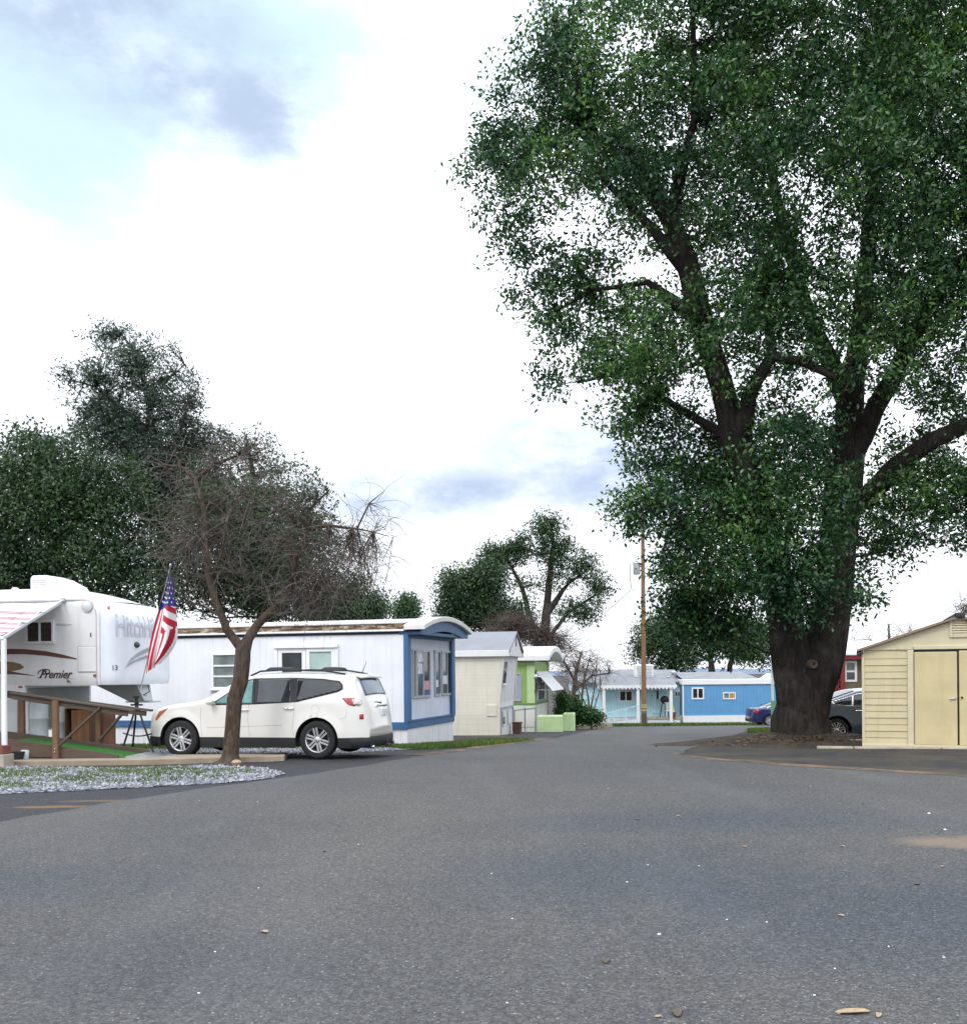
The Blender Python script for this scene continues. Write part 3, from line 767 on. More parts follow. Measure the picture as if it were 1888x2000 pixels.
# --- evergreens at the left, behind the white home
def evergreen(name, label, Y, limbs, blobs, n, leaf, mat, group='trees behind the mobile homes', bark='bark_far', bf=.3, fill=.5, r0=.012, dzf=.8):
    base = limbs[0][0]
    L = [px_limb(Y, [(q[0], q[1], q[2]*(.75 if q[1] > 1000 else .55), *q[3:]) for q in l]) for l in limbs]
    b = L[0][0][0]; L[0][0] = ((b[0], b[1], g(b[1]) - .1), L[0][0][1])
    return plant_tree(name, label, 'tree', L, ell(blobs, Y, n, fill, dzf), leaf, M[bark], M[mat], r0=r0, bf=bf, seg=.6, jit=.1, group=group)
evergreen('evergreen_tree', 'tall open crowned grey green tree rising highest on the left', 44, 
    [[(330,1400,.55),(325,1150,.5),(315,950,.42),(300,850,.32),(285,760,.22),(265,690,.12),(235,650,.05)],
     [(300,850,.2,0),(240,800,.13,.5),(180,750,.08,.5),(130,735,.04,.5)],[(315,950,.25),(360,860,.15,-.8),(380,800,.08,-1)],[(285,760,.12),(330,720,.07,.8),(350,700,.04,.8)]],
    [(215,655,55,35,0,1.0),(270,705,90,60,0,1.1),(185,735,95,45,0,.9),(300,770,105,70,0,1.0),(180,800,80,50,0,.5),(350,830,75,75,0,.6),(240,850,110,80,0,1.1),(330,930,120,110,0,1.8),(430,850,60,50,1,.4)], 2700, (9,.17,.20,.06,1), 'leaf_blue', fill=.6)
evergreen('evergreen_tree', 'dense dark green tree filling the left edge behind the camper', 40,
    [[(100,1420,.5),(105,1200,.45),(110,1050,.35),(105,940,.2),(90,870,.1)],[(110,1050,.2),(200,980,.12),(250,930,.06)],[(105,1150,.2),(10,1050,.12),(-40,980,.06)]],
    [(60,900,80,80,0,.9),(130,960,130,100,-1,1.2),(-40,960,120,100,0,1),(230,1010,120,110,-1,1.2),(60,1080,150,110,-1.5,1.3),(250,1130,120,90,-1.5,1.2),(-60,1120,120,120,0,1),(100,1190,170,60,-1,1),(150,880,50,50,0,.6),(330,1080,60,110,-.5,.9)], 2500, (26,.30,.17,.085), 'leaf_far')
evergreen('evergreen_tree', 'broad green tree directly behind the bare tree and white home', 42,
    [[(520,1420,.5),(515,1150,.4),(505,1000,.3),(490,900,.16),(480,850,.07)],[(515,1100,.25),(600,1000,.14),(640,960,.07)],[(510,1050,.2),(430,960,.12),(410,880,.06)]],
    [(480,880,70,50,0,.45),(550,900,40,50,0,.35),(440,950,90,90,0,.6),(550,960,90,70,0,.7),(470,1050,130,110,-1,2.2),(600,1020,70,80,0,1.2),(560,1120,120,90,-1,2.2),(420,1150,120,60,0,2),(650,1080,40,60,0,.5),(600,1190,120,30,0,.8)], 2700, (11,.2,.19,.075,1), 'leaf_mid', fill=.55)
evergreen('evergreen_tree', 'low olive green tree peeping over the right end of the white home roof', 46,
    [[(700,1420,.3),(698,1250,.25),(690,1180,.15)],[(698,1230,.12),(730,1190,.06)]],
    [(690,1180,70,40,0,1),(620,1190,60,35,0,.8),(735,1195,30,30,0,.6),(690,1140,40,30,0,.4)], 650, (18,.26,.16,.075), 'leaf_mid')
evergreen('evergreen_tree', 'small round tree in the gap between white home roof and sky', 50,
    [[(795,1420,.2),(795,1230,.14),(793,1190,.06)],[(795,1220,.06),(775,1190,.03)]],
    [(795,1185,26,26,0,1),(775,1205,18,14,0,.5),(800,1212,20,14,0,.5)], 200, (16,.2,.15,.07), 'leaf_mid')
# --- centre trees behind the cream and green homes
evergreen('evergreen_tree', 'tall multi stemmed tree with open green crown behind the green home', 66,
    [[(1060,1400,.5),(1062,1300,.42),(1066,1200,.36),(1075,1120,.27),(1080,1060,.16),(1075,1015,.07)],
     [(1055,1290,.3),(1035,1210,.26),(1020,1150,.2),(1000,1110,.13),(985,1080,.07)],[(1066,1200,.2),(1110,1140,.14),(1150,1110,.07)],[(1062,1260,.2),(1105,1200,.16),(1150,1170,.09),(1180,1150,.05)]],
    [(1070,1030,42,35,0,.7),(1085,1075,50,35,0,.7),(1020,1070,40,35,0,.7),(985,1075,35,30,0,.6),(960,1090,40,35,0,.8),(1140,1110,42,40,0,.6),(1165,1150,38,35,0,.7),(1120,1190,50,30,0,.6),(1040,1140,40,30,0,.4),(1150,1205,30,25,0,.5),(1090,1120,35,40,0,.4)], 1150, (8,.20,.24,.095,1), 'leaf_mid', fill=.6)
evergreen('evergreen_tree', 'dark bushy tree left of the tall open tree above the cream home', 62,
    [[(905,1400,.4),(905,1250,.32),(905,1180,.2),(900,1130,.08)],[(905,1240,.2),(940,1180,.1)]],
    [(890,1150,35,45,0,1),(910,1190,50,50,0,1.2),(950,1140,45,50,0,1),(880,1210,30,35,0,.9),(960,1200,50,35,0,1),(1010,1200,40,30,0,.7)], 1100, (20,.36,.22,.10), 'leaf_far')
# --- trees behind the blue homes
evergreen('evergreen_tree', 'wide dark tree behind the bright blue home roof', 84,
    [[(1390,1400,.45),(1390,1320,.4),(1385,1270,.25),(1375,1230,.1)],[(1420,1400,.4),(1425,1300,.3),(1440,1250,.15)],[(1385,1290,.2),(1330,1260,.1),(1290,1240,.05)]],
    [(1280,1240,50,45,0,.8),(1250,1270,30,35,0,.6),(1330,1280,50,35,0,.8),(1340,1220,50,40,0,.7),(1400,1240,60,45,0,1.2),(1460,1250,60,45,0,1.2),(1300,1300,60,18,0,.8),(1500,1270,40,40,0,1)], 1100, (12,.34,.30,.12,1), 'leaf_mid')

# --- leafless trees and shrubs
def leafless(name, label, Y, limbs, blobs, n, tw, group=None, r0=.008):
    L = [px_limb(Y, l) for l in limbs]; b = L[0][0][0]; L[0][0] = ((b[0], b[1], g(b[1]) - .05), L[0][0][1])
    return plant_tree(name, label, 'tree', L, ell(blobs, Y, n, .6, .8), None, M['twig_far'], None, r0=r0, bf=.4, seg=.35, jit=.14, lobes=False, group=group, twigs=tw, rcap=.05)
leafless('leafless_tree', 'brown leafless tree with a thicket of twigs behind the cream home', 58, [[(1000,1420,.2),(1002,1300,.15),(1000,1250,.08)],[(1030,1420,.14),(1045,1290,.09),(1060,1240,.05)],[(1002,1310,.1),(970,1250,.05)]],
    [(985,1240,45,28,0,1),(1040,1240,45,30,0,1),(1085,1255,35,30,0,.8),(1010,1215,40,25,0,.6)], 420, (1700,1.5,.014,.1,M['twig_far']), r0=.02)
leafless('leafless_tree', 'bare spreading tree between the green home and the pale blue home', 52, [[(1118,1415,.16),(1120,1350,.13),(1125,1310,.09),(1135,1275,.05)],[(1120,1350,.08),(1155,1320,.06),(1190,1315,.03)],[(1122,1330,.08),(1100,1290,.05)],[(1135,1380,.06),(1140,1330,.05),(1150,1290,.03)]],
    [(1125,1290,45,30,0,1),(1165,1300,35,30,0,1),(1100,1300,30,35,0,.8),(1190,1310,25,20,0,.6),(1135,1340,40,25,0,.6)], 240, (420,1.0,.010,.12,M['twig_far']), r0=.012)
leafless('leafless_shrub', 'slender bare stems leaning before the pale blue home wall', 49, [[(1155,1395,.05),(1148,1360,.045),(1142,1330,.03),(1138,1300,.02)],[(1152,1390,.045),(1160,1350,.035),(1164,1310,.02),(1166,1280,.012)],[(1150,1390,.04),(1130,1350,.03),(1126,1320,.02)],[(1158,1390,.035),(1172,1345,.02),(1172,1310,.012)]],
    [(1150,1310,30,30,0,1),(1170,1330,16,30,0,.7),(1130,1330,18,25,0,.7)], 60, (130,.7,.008,.1,M['twig_far']))
leafless('leafless_tree', 'faint bare tree far off above the tan shed roof', 55, [[(1735,1420,.14),(1737,1290,.10),(1735,1220,.05)],[(1737,1290,.06),(1770,1250,.04)],[(1736,1290,.06),(1700,1250,.04)]],
    [(1735,1235,30,35,0,1),(1770,1240,25,30,0,1),(1700,1255,25,25,0,.8),(1660,1255,20,20,0,.5)], 50, (110,.8,.009,.0,M['twig_far']))
leafless('leafless_tree', 'dark bare tree top behind the peak of the tan shed', 50, [[(1885,1420,.2),(1884,1260,.14),(1882,1200,.06)],[(1884,1250,.08),(1915,1200,.04)]],
    [(1882,1190,24,22,0,1),(1910,1190,30,25,0,1)], 80, (260,.8,.012,.0,M['twig_far']))

# low evergreen hedge left of the pale blue home
def shrub(name, label, Y, blobs, n, leaf, mat='leaf_shrub', group=None):
    p = ell(blobs, Y, n, .5, .9); c = p.mean(0); b = (c[0], c[1], g(c[1]))
    root = thing(name, label, 'shrub', b, 0, group)
    st = MB()
    for k in range(14):
        q = Vector(p[k]) - Vector(b); st.tube([(q.x*.4, q.y*.4, -.05), q*.6, q], [.02, .015, .006], 4, cap=False)
    st.build('stem', M['twig'], root)
    quads_np('foliage', leaves(p, leaf[0], leaf[1], leaf[2], leaf[3], b), M[mat], root); return root
shrub('hedge', 'low dark green hedge beside the pale green planters', 48, [(1115,1392,18,18),(1140,1398,25,14),(1160,1402,18,9),(1120,1378,14,14)], 420, (26,.16,.12,.06))
shrub('shrub', 'small dark bush tucked beneath the striped metal awning', 47, [(1098,1370,10,20),(1095,1390,8,12)], 120, (24,.14,.11,.055))

# grass
side = [tuple(XY(px, Y)[:2]) for px, Y in [(735, 24.6), (800, 25.2), (850, 26.2), (935, 28.6), (1010, 29.6), (1040, 29.4), (960, 25.6), (890, 24.0), (800, 23.2)]]
blades('grass', clumps(side, 190, 22, .20), .02, .12, 'mossy green grass at the foot of the white home', per=5)
gl = [tuple(G(*p)[:2]) for p in [(-100, 1503), (430, 1502), (520, 1508), (430, 1525), (200, 1536), (-100, 1548)]]
blades('grass', clumps(gl, 130, 16, .2), .02, .08, 'thin green weeds sprouting through the roadside gravel', per=5)
b1 = [tuple(XY(px, Y)[:2]) for px, Y in [(210, 24.2), (330, 24.5), (760, 24.2), (790, 24.9), (500, 26.0), (200, 27)]]
blades('grass', clumps(b1, 160, 18, .22), .03, .12, 'yellow green grass strip along the white home skirting behind the car', per=5)
b2 = [tuple(XY(px, Y)[:2]) for px, Y in [(1465, 33), (1512, 33), (1515, 40), (1460, 38)]]
blades('grass', clumps(b2, 60, 20, .25), .05, .2, 'green grass beside the lamp post left of the oak', per=5, w=.02)
b3 = [tuple(XY(px, Y)[:2]) for px, Y in [(1185, 59.5), (1340, 59.5), (1500, 61), (1500, 63), (1185, 63)]]
blades('grass', clumps(b3, 150, 20, .35), .05, .22, 'green verge in front of the blue homes', per=5, w=.03)
b4 = [tuple(XY(px, Y)[:2]) for px, Y in [(1600, 24.6), (1690, 24.2), (1690, 25.2), (1600, 25.4)]]
blades('grass', clumps(b4, 26, 14, .12), .05, .22, 'tuft of grass between the oak and the tan shed', per=5)
# ------------------------------------------------------------------ building helpers
def pb(mb, plane, a0, a1, z0, z1, d0, d1, off=0.0, m=0):
    """box lying on a facade: plane 'y' faces -y, plane 'x' faces +x; d = distance outwards"""
    if plane == 'y': mb.box(a0, a1, off - d1, off - d0, z0, z1, m)
    else: mb.box(off + d0, off + d1, a0, a1, z0, z1, m)
def window(root, plane, a0, a1, z0, z1, frame, panes, off=0.0, b=.05, split='v', proud=.045, sill=False, name='window'):
    """panes: list of materials, split vertically or horizontally"""
    a0, a1 = sorted((a0, a1)); z0, z1 = sorted((z0, z1))
    mb = MB(); n = len(panes); e = .0
    pb(mb, plane, a0, a1, z1 - b, z1, -.02, proud, off); pb(mb, plane, a0, a1, z0, z0 + b, -.02, proud, off)
    pb(mb, plane, a0, a0 + b, z0 + b, z1 - b, -.02, proud, off); pb(mb, plane, a1 - b, a1, z0 + b, z1 - b, -.02, proud, off)
    ia0, ia1, iz0, iz1 = a0 + b, a1 - b, z0 + b, z1 - b
    for k in range(1, n):
        if split == 'v':
            c = ia0 + (ia1 - ia0)*k/n; pb(mb, plane, c - b*.4, c + b*.4, iz0, iz1, -.02, proud*.8, off)
        else:
            c = iz0 + (iz1 - iz0)*k/n; pb(mb, plane, ia0, ia1, c - b*.4, c + b*.4, -.02, proud*.8, off)
    if sill: pb(mb, plane, a0 - .05, a1 + .05, z0 - .04, z0 - .002, -.02, proud + .05, off)
    w = mb.build(name, frame, root, bevel=.004)
    for k, mt in enumerate(panes):
        p = MB()
        if split == 'v': pb(p, plane, ia0 + (ia1-ia0)*k/n + .002, ia0 + (ia1-ia0)*(k+1)/n - .002, iz0, iz1, -.015, .008, off)
        else: pb(p, plane, ia0, ia1, iz0 + (iz1-iz0)*k/n + .002, iz0 + (iz1-iz0)*(k+1)/n - .002, -.015, .008, off)
        p.build('pane', mt, w)
    return w
def bow_roof(mb, x0, x1, y0, y1, ze, rise, th, n=14):
    """arched roof slab spanning y, running along x"""
    a = []; b = []
    for i in range(n+1):
        t = i / n; y = y0 + (y1-y0)*t; z = ze + rise * (1 - (2*t-1)**2)
        a.append((y, z + th)); b.append((y, z))
    poly = a + b[::-1]
    mb.prism([(x0, y, z) for y, z in poly], [(x1, y, z) for y, z in poly])

# ------------------------------------------------------------------ white home with blue trim
o0 = P(797, 1457, 26.0); gz = o0.z
H1 = thing('mobile_home', 'white mobile home with blue trim, arched roof and skirting behind the white car', 'mobile home', (o0.x, o0.y, gz), R(-16.3))
W1 = 4.0; L1 = 13.0
def h1y(px, py): q = hit(H1, px, py, 1, 0); return q.x, q.z
def h1x(px, py): q = hit(H1, px, py, 0, 0); return q.y, q.z
zb0 = h1y(760, 1424)[1]; zb1 = h1y(760, 1410)[1]; ztop = h1y(700, 1240)[1]
mb = MB(); mb.box(-L1, -.11, 0, W1, zb1 - .01, ztop); mb.build('wall', M['white_siding'], H1)
mb = MB(); mb.box(-L1 + .05, -.03, .03, W1 - .03, -.35, zb0 - .002); mb.build('skirting', M['skirt_white'], H1)
mb = MB(); mb.box(-L1, .0, -.03, W1 + .02, zb0, zb1 - .013); mb.build('band', M['trim_blue'], H1, bevel=.006)
# front posts and panel
mb = MB()
mb.box(-.10, .035, -.035, .20, zb1 - .012, ztop); mb.build('corner_post', M['trim_blue'], H1, bevel=.008)
mb = MB(); mb.box(-.25, .035, W1 - .27, W1 + .03, zb1 - .012, ztop); mb.build('corner_post', M['trim_blue'], H1, bevel=.008)
zh = h1x(845, 1254)[1]; zs = ztop
mb = MB(); mb.box(-.10, .02, .202, W1 - .272, zb1 - .012, zb1 + .04); mb.build('sill_rail', M['trim_blue'], H1, bevel=.006)
mb = MB(); mb.box(-.105, -.05, .201, W1 - .271, zb1 + .041, zs - .02); mb.build('front_panel', M['white_panel_shaded'], H1)
mb = MB(); mb.box(-.10, .02, .202, W1 - .272, zs - .10, zs - .021); mb.build('head_rail', M['trim_blue'], H1, bevel=.006)
# front windows
ff = -.05
def h1f(px, py): q = hit(H1, px, py, 0, ff); return q.y, q.z
a0, z1 = h1f(811, 1268); a1, z0 = h1f(839, 1362)
window(H1, 'x', a0, a1, z0, z1, M['frame_grey'], [M['glass_blue'], M['glass_dark']], ff, .07)
a2, _ = h1f(804, 1268); window(H1, 'x', a2, a0 - .03, z0, z1, M['frame_grey'], [M['glass_grey']], ff, .05)
b0, z3 = h1f(847, 1270); b1, _ = h1f(859, 1270); b2, _ = h1f(860, 1270); b3, _ = h1f(883, 1270)
window(H1, 'x', b0, b1, z0 + .02, z1, M['frame_grey'], [M['glass_blue']], ff, .06)
window(H1, 'x', b2 + .02, b3, z0 + .02, z1, M['frame_grey'], [M['glass_blue'], M['glass_dark']], ff, .06)
for (pa, pb_, qa, qb, mt) in [(827, 838, 1330, 1347, 'paper_pink'), (827, 838, 1348, 1359, 'paper_blue'), (813, 824, 1296, 1316, 'paper_white'), (850, 855, 1328, 1342, 'paper_white'), (863, 872, 1320, 1336, 'paper_white'), (814, 825, 1272, 1293, 'paper_white')]:
    ya, za = h1f(pa, qa); yb, zb = h1f(pb_, qb)
    mb = MB(); pb(mb, 'x', min(ya, yb), max(ya, yb), min(za, zb), max(za, zb), .012, .018, ff); mb.build('notice', M[mt], H1)
# side windows
xa, za = h1y(414, 1276); xb, zb = h1y(478, 1346)
window(H1, 'y', xa, xb, zb, za, M['clean_white'], [M['glass_grey']]*3, 0, .06, 'h', sill=True)
xa, za = h1y(537, 1260); xb, zb = h1y(662, 1325)
mb = MB(); pb(mb, 'y', xa, xb, za - .1, za, -.02, .10); pb(mb, 'y', xa, xa + .1, zb, za - .102, -.02, .06); pb(mb, 'y', xb - .1, xb, zb, za - .102, -.02, .06); mb.build('window_surround', M['clean_white'], H1, bevel=.006)
window(H1, 'y', xa + .105, (xa+xb)/2 - .01, zb, za - .105, M['clean_white'], [M['glass_dark']], 0, .12, proud=.04)
window(H1, 'y', (xa+xb)/2 + .01, xb - .105, zb, za - .105, M['clean_white'], [M['glass_pale']], 0, .10, proud=.05)
# eaves: dark gap strip, rusty gutter, white roof edge
mb = MB(); mb.box(-L1 - .05, -.28, -.03, W1 + .02, ztop + .001, ztop + .07); mb.build('gap_strip', M['dark_gap'], H1)
mb = MB(); mb.box(-L1 - .1, -.06, -.10, W1 + .1, ztop + .072, ztop + .125); mb.build('drip_rail', M['white_paint'], H1, bevel=.01)
mb = MB(); mb.box(-L1 - .1, -.05, -.085, W1 + .085, ztop + .126, ztop + .27); mb.build('rusty_gutter', M['rust_fascia'], H1, bevel=.01)
mb = MB(); bow_roof(mb, -L1 - .15, -.052, -.12, W1 + .12, ztop + .272, .16, .06); mb.build('roof', M['roof_white'], H1, bevel=.015)
mb = MB(); bow_roof(mb, -.05, .55, -.14, W1 + .14, ztop + .10, .30, .14); mb.build('front_hood', M['roof_white'], H1, bevel=.02)
# arched valance at the front end
mb = MB(); n = 14; up = []; lo = []
for i in range(n+1):
    t = i/n; y = -.06 + (W1 + .12)*t; z = ztop + .14 + .28*(1 - (2*t-1)**2)
    up.append((y, z)); lo.append((y, max(ztop - .02, z - .30)))
poly = up + lo[::-1]
mb.prism([(.40, y, z) for y, z in poly], [(.44, y, z) for y, z in poly]); mb.build('valance', M['trim_blue'], H1)
mb = MB(); mb.box(-.24, .39, .0, W1, ztop - .019, ztop + .06); mb.build('soffit', M['trim_blue'], H1)
M['cream_trim'] = paint('cream_trim', (.68, .65, .56), .5, var=.05, dirt=.2)
# ------------------------------------------------------------------ cream home
o1 = P(975, 1438, 36.0)
H2 = thing('mobile_home', 'cream lap sided mobile home with grey shingle gable roof and leaning front wall', 'mobile home', tuple(o1), R(-11.5))
def h2y(px, py): q = hit(H2, px, py, 1, 0); return q.x, q.z
W2 = 3.0; L2 = 11.0
zk = h2y(960, 1395)[1]; zkink = 1.25; ze = h2y(900, 1278)[1]
xt = h2y(984, 1282)[0]
prof = [(-L2, zk), (-.0, zk), (-.0, zkink), (xt, ze), (-L2, ze)]
mb = MB(); mb.prism([(x, 0, z) for x, z in prof], [(x, W2, z) for x, z in prof]); mb.build('wall', M['cream_siding'], H2)
mb = MB(); mb.box(-L2, -.0, -.015, W2 + .015, -.5, zk - .004); mb.build('skirting', M['cream_skirt'], H2)
mb = MB()
fp = [(.004, .05), (.014, zkink), (xt + .014, ze - .02), (xt + .004 - .02, ze - .02), (-.01, zkink), (-.01, .05)]
mb.prism([(x, .05, z) for x, z in fp], [(x, W2 - .05, z) for x, z in fp]); mb.build('front_panel', M['cream_front'], H2)
for y0 in (-.02, W2 - .08):
    mb = MB(); cp = [(.03, -.1), (.03, zkink), (xt + .03, ze), (xt - .12, ze), (-.10, zkink), (-.10, -.1)]
    mb.prism([(x, y0, z) for x, z in cp], [(x, y0 + .10, z) for x, z in cp])
    mb.build('corner_trim', M['cream_trim'], H2)
# roof: gable with ridge along x
zr = h2y(985, 1242)[1] + .15; ov = .15
mb = MB()
for s in (0, 1):
    ya, yb = (-ov, W2/2) if s == 0 else (W2 + ov, W2/2)
    q = [(ya, ze + .06), (yb, zr), (yb, zr + .07), (ya, ze + .13)]
    mb.prism([(-L2, y, z) for y, z in q], [(xt + .25, y, z) for y, z in q])
mb.build('roof', M['shingle'], H2)
mb = MB(); mb.box(-L2, xt + .22, -ov - .02, -ov + .03, ze - .10, ze + .125); mb.box(-L2, xt + .22, W2 + ov - .03, W2 + ov + .02, ze - .1, ze + .125); mb.build('fascia', M['clean_white'], H2, bevel=.01)
mb = MB(); mb.prism([(xt + .05, -.1, ze - .08), (xt + .05, W2 + .1, ze - .08), (xt + .05, W2/2, zr - .02)], [(xt + .2, -.1, ze - .08), (xt + .2, W2 + .1, ze - .08), (xt + .2, W2/2, zr - .02)]); mb.build('gable', M['cream_front'], H2)
mb = MB(); mb.box(xt + .2, xt + .215, W2/2 - .1, W2/2 + .1, ze + .3, ze + .75); mb.build('gable_vent', M['glass_grey'], H2)
# slit window at the front corner, lower hatch
zz0, zz1 = 1.95, 2.75
def xl(z): return (z - zkink)/(ze - zkink)*xt
mb = MB(); mb.prism([(xl(zz0) + .02, .25, zz0), (xl(zz0) + .02, .8, zz0), (xl(zz1) + .02, .8, zz1), (xl(zz1) + .02, .25, zz1)], [(xl(zz0) + .035, .25, zz0), (xl(zz0) + .035, .8, zz0), (xl(zz1) + .035, .8, zz1), (xl(zz1) + .035, .25, zz1)])
w = mb.build('window', M['glass_dark'], H2)
mb = MB(); mb.box(xl(zz0) + .02, xl(zz0) + .08, .2, .85, zz0 - .08, zz0 - .004); mb.build('sill', M['clean_white'], w)
xa, za = h2y(951, 1377); xb, zb = h2y(970, 1399)
mb = MB(); mb.box(xa, xb, -.05, .002, zb, za); mb.build('access_hatch', M['cream_skirt'], H2, bevel=.01)
mb = MB()
for (ya, yb, z0, z1) in [(.1, .2, .02, .98), (W2 - .2, W2 - .1, .02, .98), (.1, W2 - .1, .98, 1.06), (.5, .56, .3, .9), (1.6, 1.65, .3, .9)]: mb.box(.02, .05, ya, yb, z0, z1)
mb.build('skirt_frame', M['frame_grey'], H2)
mb = MB(); mb.box(.02, .05, .65, .95, .42, .68); mb.build('meter', M['glass_dark'], H2)

# ------------------------------------------------------------------ green home
o2 = P(1043, 1426, 43.0)
H3 = thing('mobile_home', 'lime green mobile home with white arched roof and striped metal window awning', 'mobile home', tuple(o2), R(-12))
def h3y(px, py): q = hit(H3, px, py, 1, 0); return q.x, q.z
def h3x(px, py, v=0): q = hit(H3, px, py, 0, v); return q.y, q.z
W3 = max(2.6, min(4.2, h3x(1082, 1350)[0])); L3 = 9.0
zl = h3y(1030, 1375)[1]; ze3 = h3y(1030, 1292)[1]
mb = MB(); mb.box(-L3, 0, 0, W3, zl, ze3); mb.build('wall', M['green_siding'], H3)
mb = MB(); mb.box(-L3, .02, -.02, W3 + .02, -.6, zl - .06); mb.build('skirting', M['lap_white'], H3)
mb = MB(); mb.box(-L3, .03, -.03, W3 + .03, zl - .058, zl + .03); mb.build('sill_band', M['green_dark'], H3)
mb = MB(); mb.box(-.30, .04, -.04, .10, zl + .031, ze3 - .01); mb.build('corner_trim', M['green_light'], H3)
mb = MB(); mb.box(-.06, .05, W3 - .06, W3 + .05, zl + .031, ze3 - .01); mb.build('corner_trim', M['green_light'], H3)
mb = MB(); bow_roof(mb, -L3, .75, -.3, W3 + .35, ze3 + .01, .42, .28); mb.build('roof', M['clean_white'], H3, bevel=.04)
mb = MB(); bow_roof(mb, -L3, .05, -.05, W3 + .05, ze3 - .18, .42, .17); mb.build('fascia', M['green_siding'], H3)
# curtained side window
xa, za = h3y(1000, 1315); xb, zb = h3y(1019, 1370)
window(H3, 'y', xa - 1.0, xb, zb, za, M['frame_grey'], [M['glass_grey'], M['curtain']], 0, .06)
# front window with shutter coloured curtains and canted metal awning
ya, za = .42, h3x(1062, 1341)[1]; yb = W3 - .35; zb = zl + .08
window(H3, 'x', ya, yb, zb, za + .35, M['frame_grey'], [M['clean_white'], M['glass_dark'], M['glass_dark'], M['clean_white']], 0, .07)
aw = MB(); zt_ = h3x(1050, 1313)[1]
p0 = (.06, ya - .25, zt_); p1 = (.06, yb + .2, zt_); q0 = (.80, ya - .25, zt_ - .82); q1 = (.80, yb + .2, zt_ - .82)
nslat = 12
for k in range(nslat):
    t0 = k/nslat; t1 = (k+1.25)/nslat
    A = Vector(p0).lerp(Vector(q0), t0); B = Vector(p1).lerp(Vector(q1), t0); C = Vector(p1).lerp(Vector(q1), t1); D = Vector(p0).lerp(Vector(q0), t1)
    dz = Vector((0, 0, .02)); aw.prism([A + dz, B + dz, C, D], [A + dz*1.6, B + dz*1.6, C + dz*.6, D + dz*.6])
awn = aw.build('window_awning', M['awning_metal'], H3)
for y in (ya - .2, yb + .15):
    br = MB(); br.bar((.05, y, zt_ - .78), (.76, y, zt_ - .80), .03, .03); br.build('awning_bracket', M['alu'], awn)
lp = MB(); lp.lathe([(.001, -.12), (.13, -.10), (.15, -.02), (.12, .02), (.03, .06), (.03, .2)], 14, (.12, .05, h3y(1047, 1322)[1]), 'x'); lp.build('spot_lamp', M['alu'], H3, smooth=True)
mb = MB(); mb.tube([(.06, .02, zl + .5), (.12, -.02, zl + .9), (.10, .0, zl + 1.3), (.1, .03, zl + 1.5)], .03, 6); mb.build('cable', M['black_plastic'], H3)

# planters of pale green block
def planter(px0, px1, py, Y, label, d=1.0, h=.72):
    a = P(px0, py, Y); b = P(px1, py, Y); z = g(Y)
    t = thing('planter', label, 'planter', (a.x, a.y, z), R(-8), 'pale green planters')
    w = (b.x - a.x); mb = MB()
    th = .1
    mb.box(0, w, 0, th, -.1, h); mb.box(0, w, d - th, d, -.1, h); mb.box(0, th, th, d - th, -.1, h); mb.box(w - th, w, th, d - th, -.1, h)
    mb.build('wall', M['green_light'], t, bevel=.04, seg=3)
    mb = MB(); mb.box(th, w - th, th, d - th, -.05, h - .12); mb.build('soil', gm.mat, t)
    return t
planter(1049, 1097, 1427, 42.2, 'pale green low box planter nearest the road before the green home', 1.0, .70)
planter(1099, 1121, 1422, 44.6, 'pale green box planter standing farther back beside the hedge', 1.2, .80)
# rail fence by the green home
fr = thing('railing', 'low grey metal railing between the cream home and the green home', 'railing', tuple(XY(1000, 39.6)), R(-10))
mb = MB(); 
for k, x in enumerate((.05, .48, .92)):
    m2 = MB(); m2.box(x, x + .05, 0, .05, -.2, 1.05 if k else .95); m2.build('post', M['frame_grey'], fr)
mb = MB(); mb.bar((.0, .02, .92), (.95, .02, 1.02), .04, .05); mb.build('rail', M['frame_grey'], fr)
mb = MB(); mb.bar((.0, .02, .25), (.95, .02, .25), .03, .04); mb.build('rail', M['frame_grey'], fr)
p = XY(1009, 38.2); t = MB(); t.box(-.16, .16, -.15, .15, -.05, .42); t.box(-.19, .19, -.18, .18, .42, .47)
o = t.build('rusty_bin', M['rust_box'], bevel=.01); o.location = p; o.rotation_euler.z = R(-12); tag(o, 'small rusty brown bin on the ground beside the cream home corner', 'bin')

# ------------------------------------------------------------------ pale blue home with porch
HY_ = 64.0
o3 = P(1122, 1410, HY_ + .5); o3.z = g(64) + .0
H4 = thing('mobile_home', 'pale sky blue mobile home with white posted porch behind the utility pole', 'mobile home', tuple(o3), R(-1.0))
def h4(px, py, v=0): q = hit(H4, px, py, 1, v); return q.x, q.z
x0 = h4(1122, 1400)[0]; x1 = h4(1334, 1400)[0]; zt = h4(1200, 1338)[1]
mb = MB(); mb.box(x0, x1, 0, 5, .55, zt + .1); mb.build('wall', M['sky_siding'], H4)
mb = MB(); mb.box(x0 + .05, x1 - .05, .05, 5, -.5, .548); mb.build('skirting', M['skirt_white'], H4)
zr = h4(1200, 1312)[1]
mb = MB(); mb.prism([(x0 - .3, -.3, zt + .12), (x1, -.3, zt + .12), (x1, -.3, zt + .2), (x0 - .3, -.3, zt + .2)], [(x0 - .3, 3.2, zr), (x1, 3.2, zr), (x1, 3.2, zr + .1), (x0 - .3, 3.2, zr + .1)]); mb.build('roof', M['grey_roof'], H4)
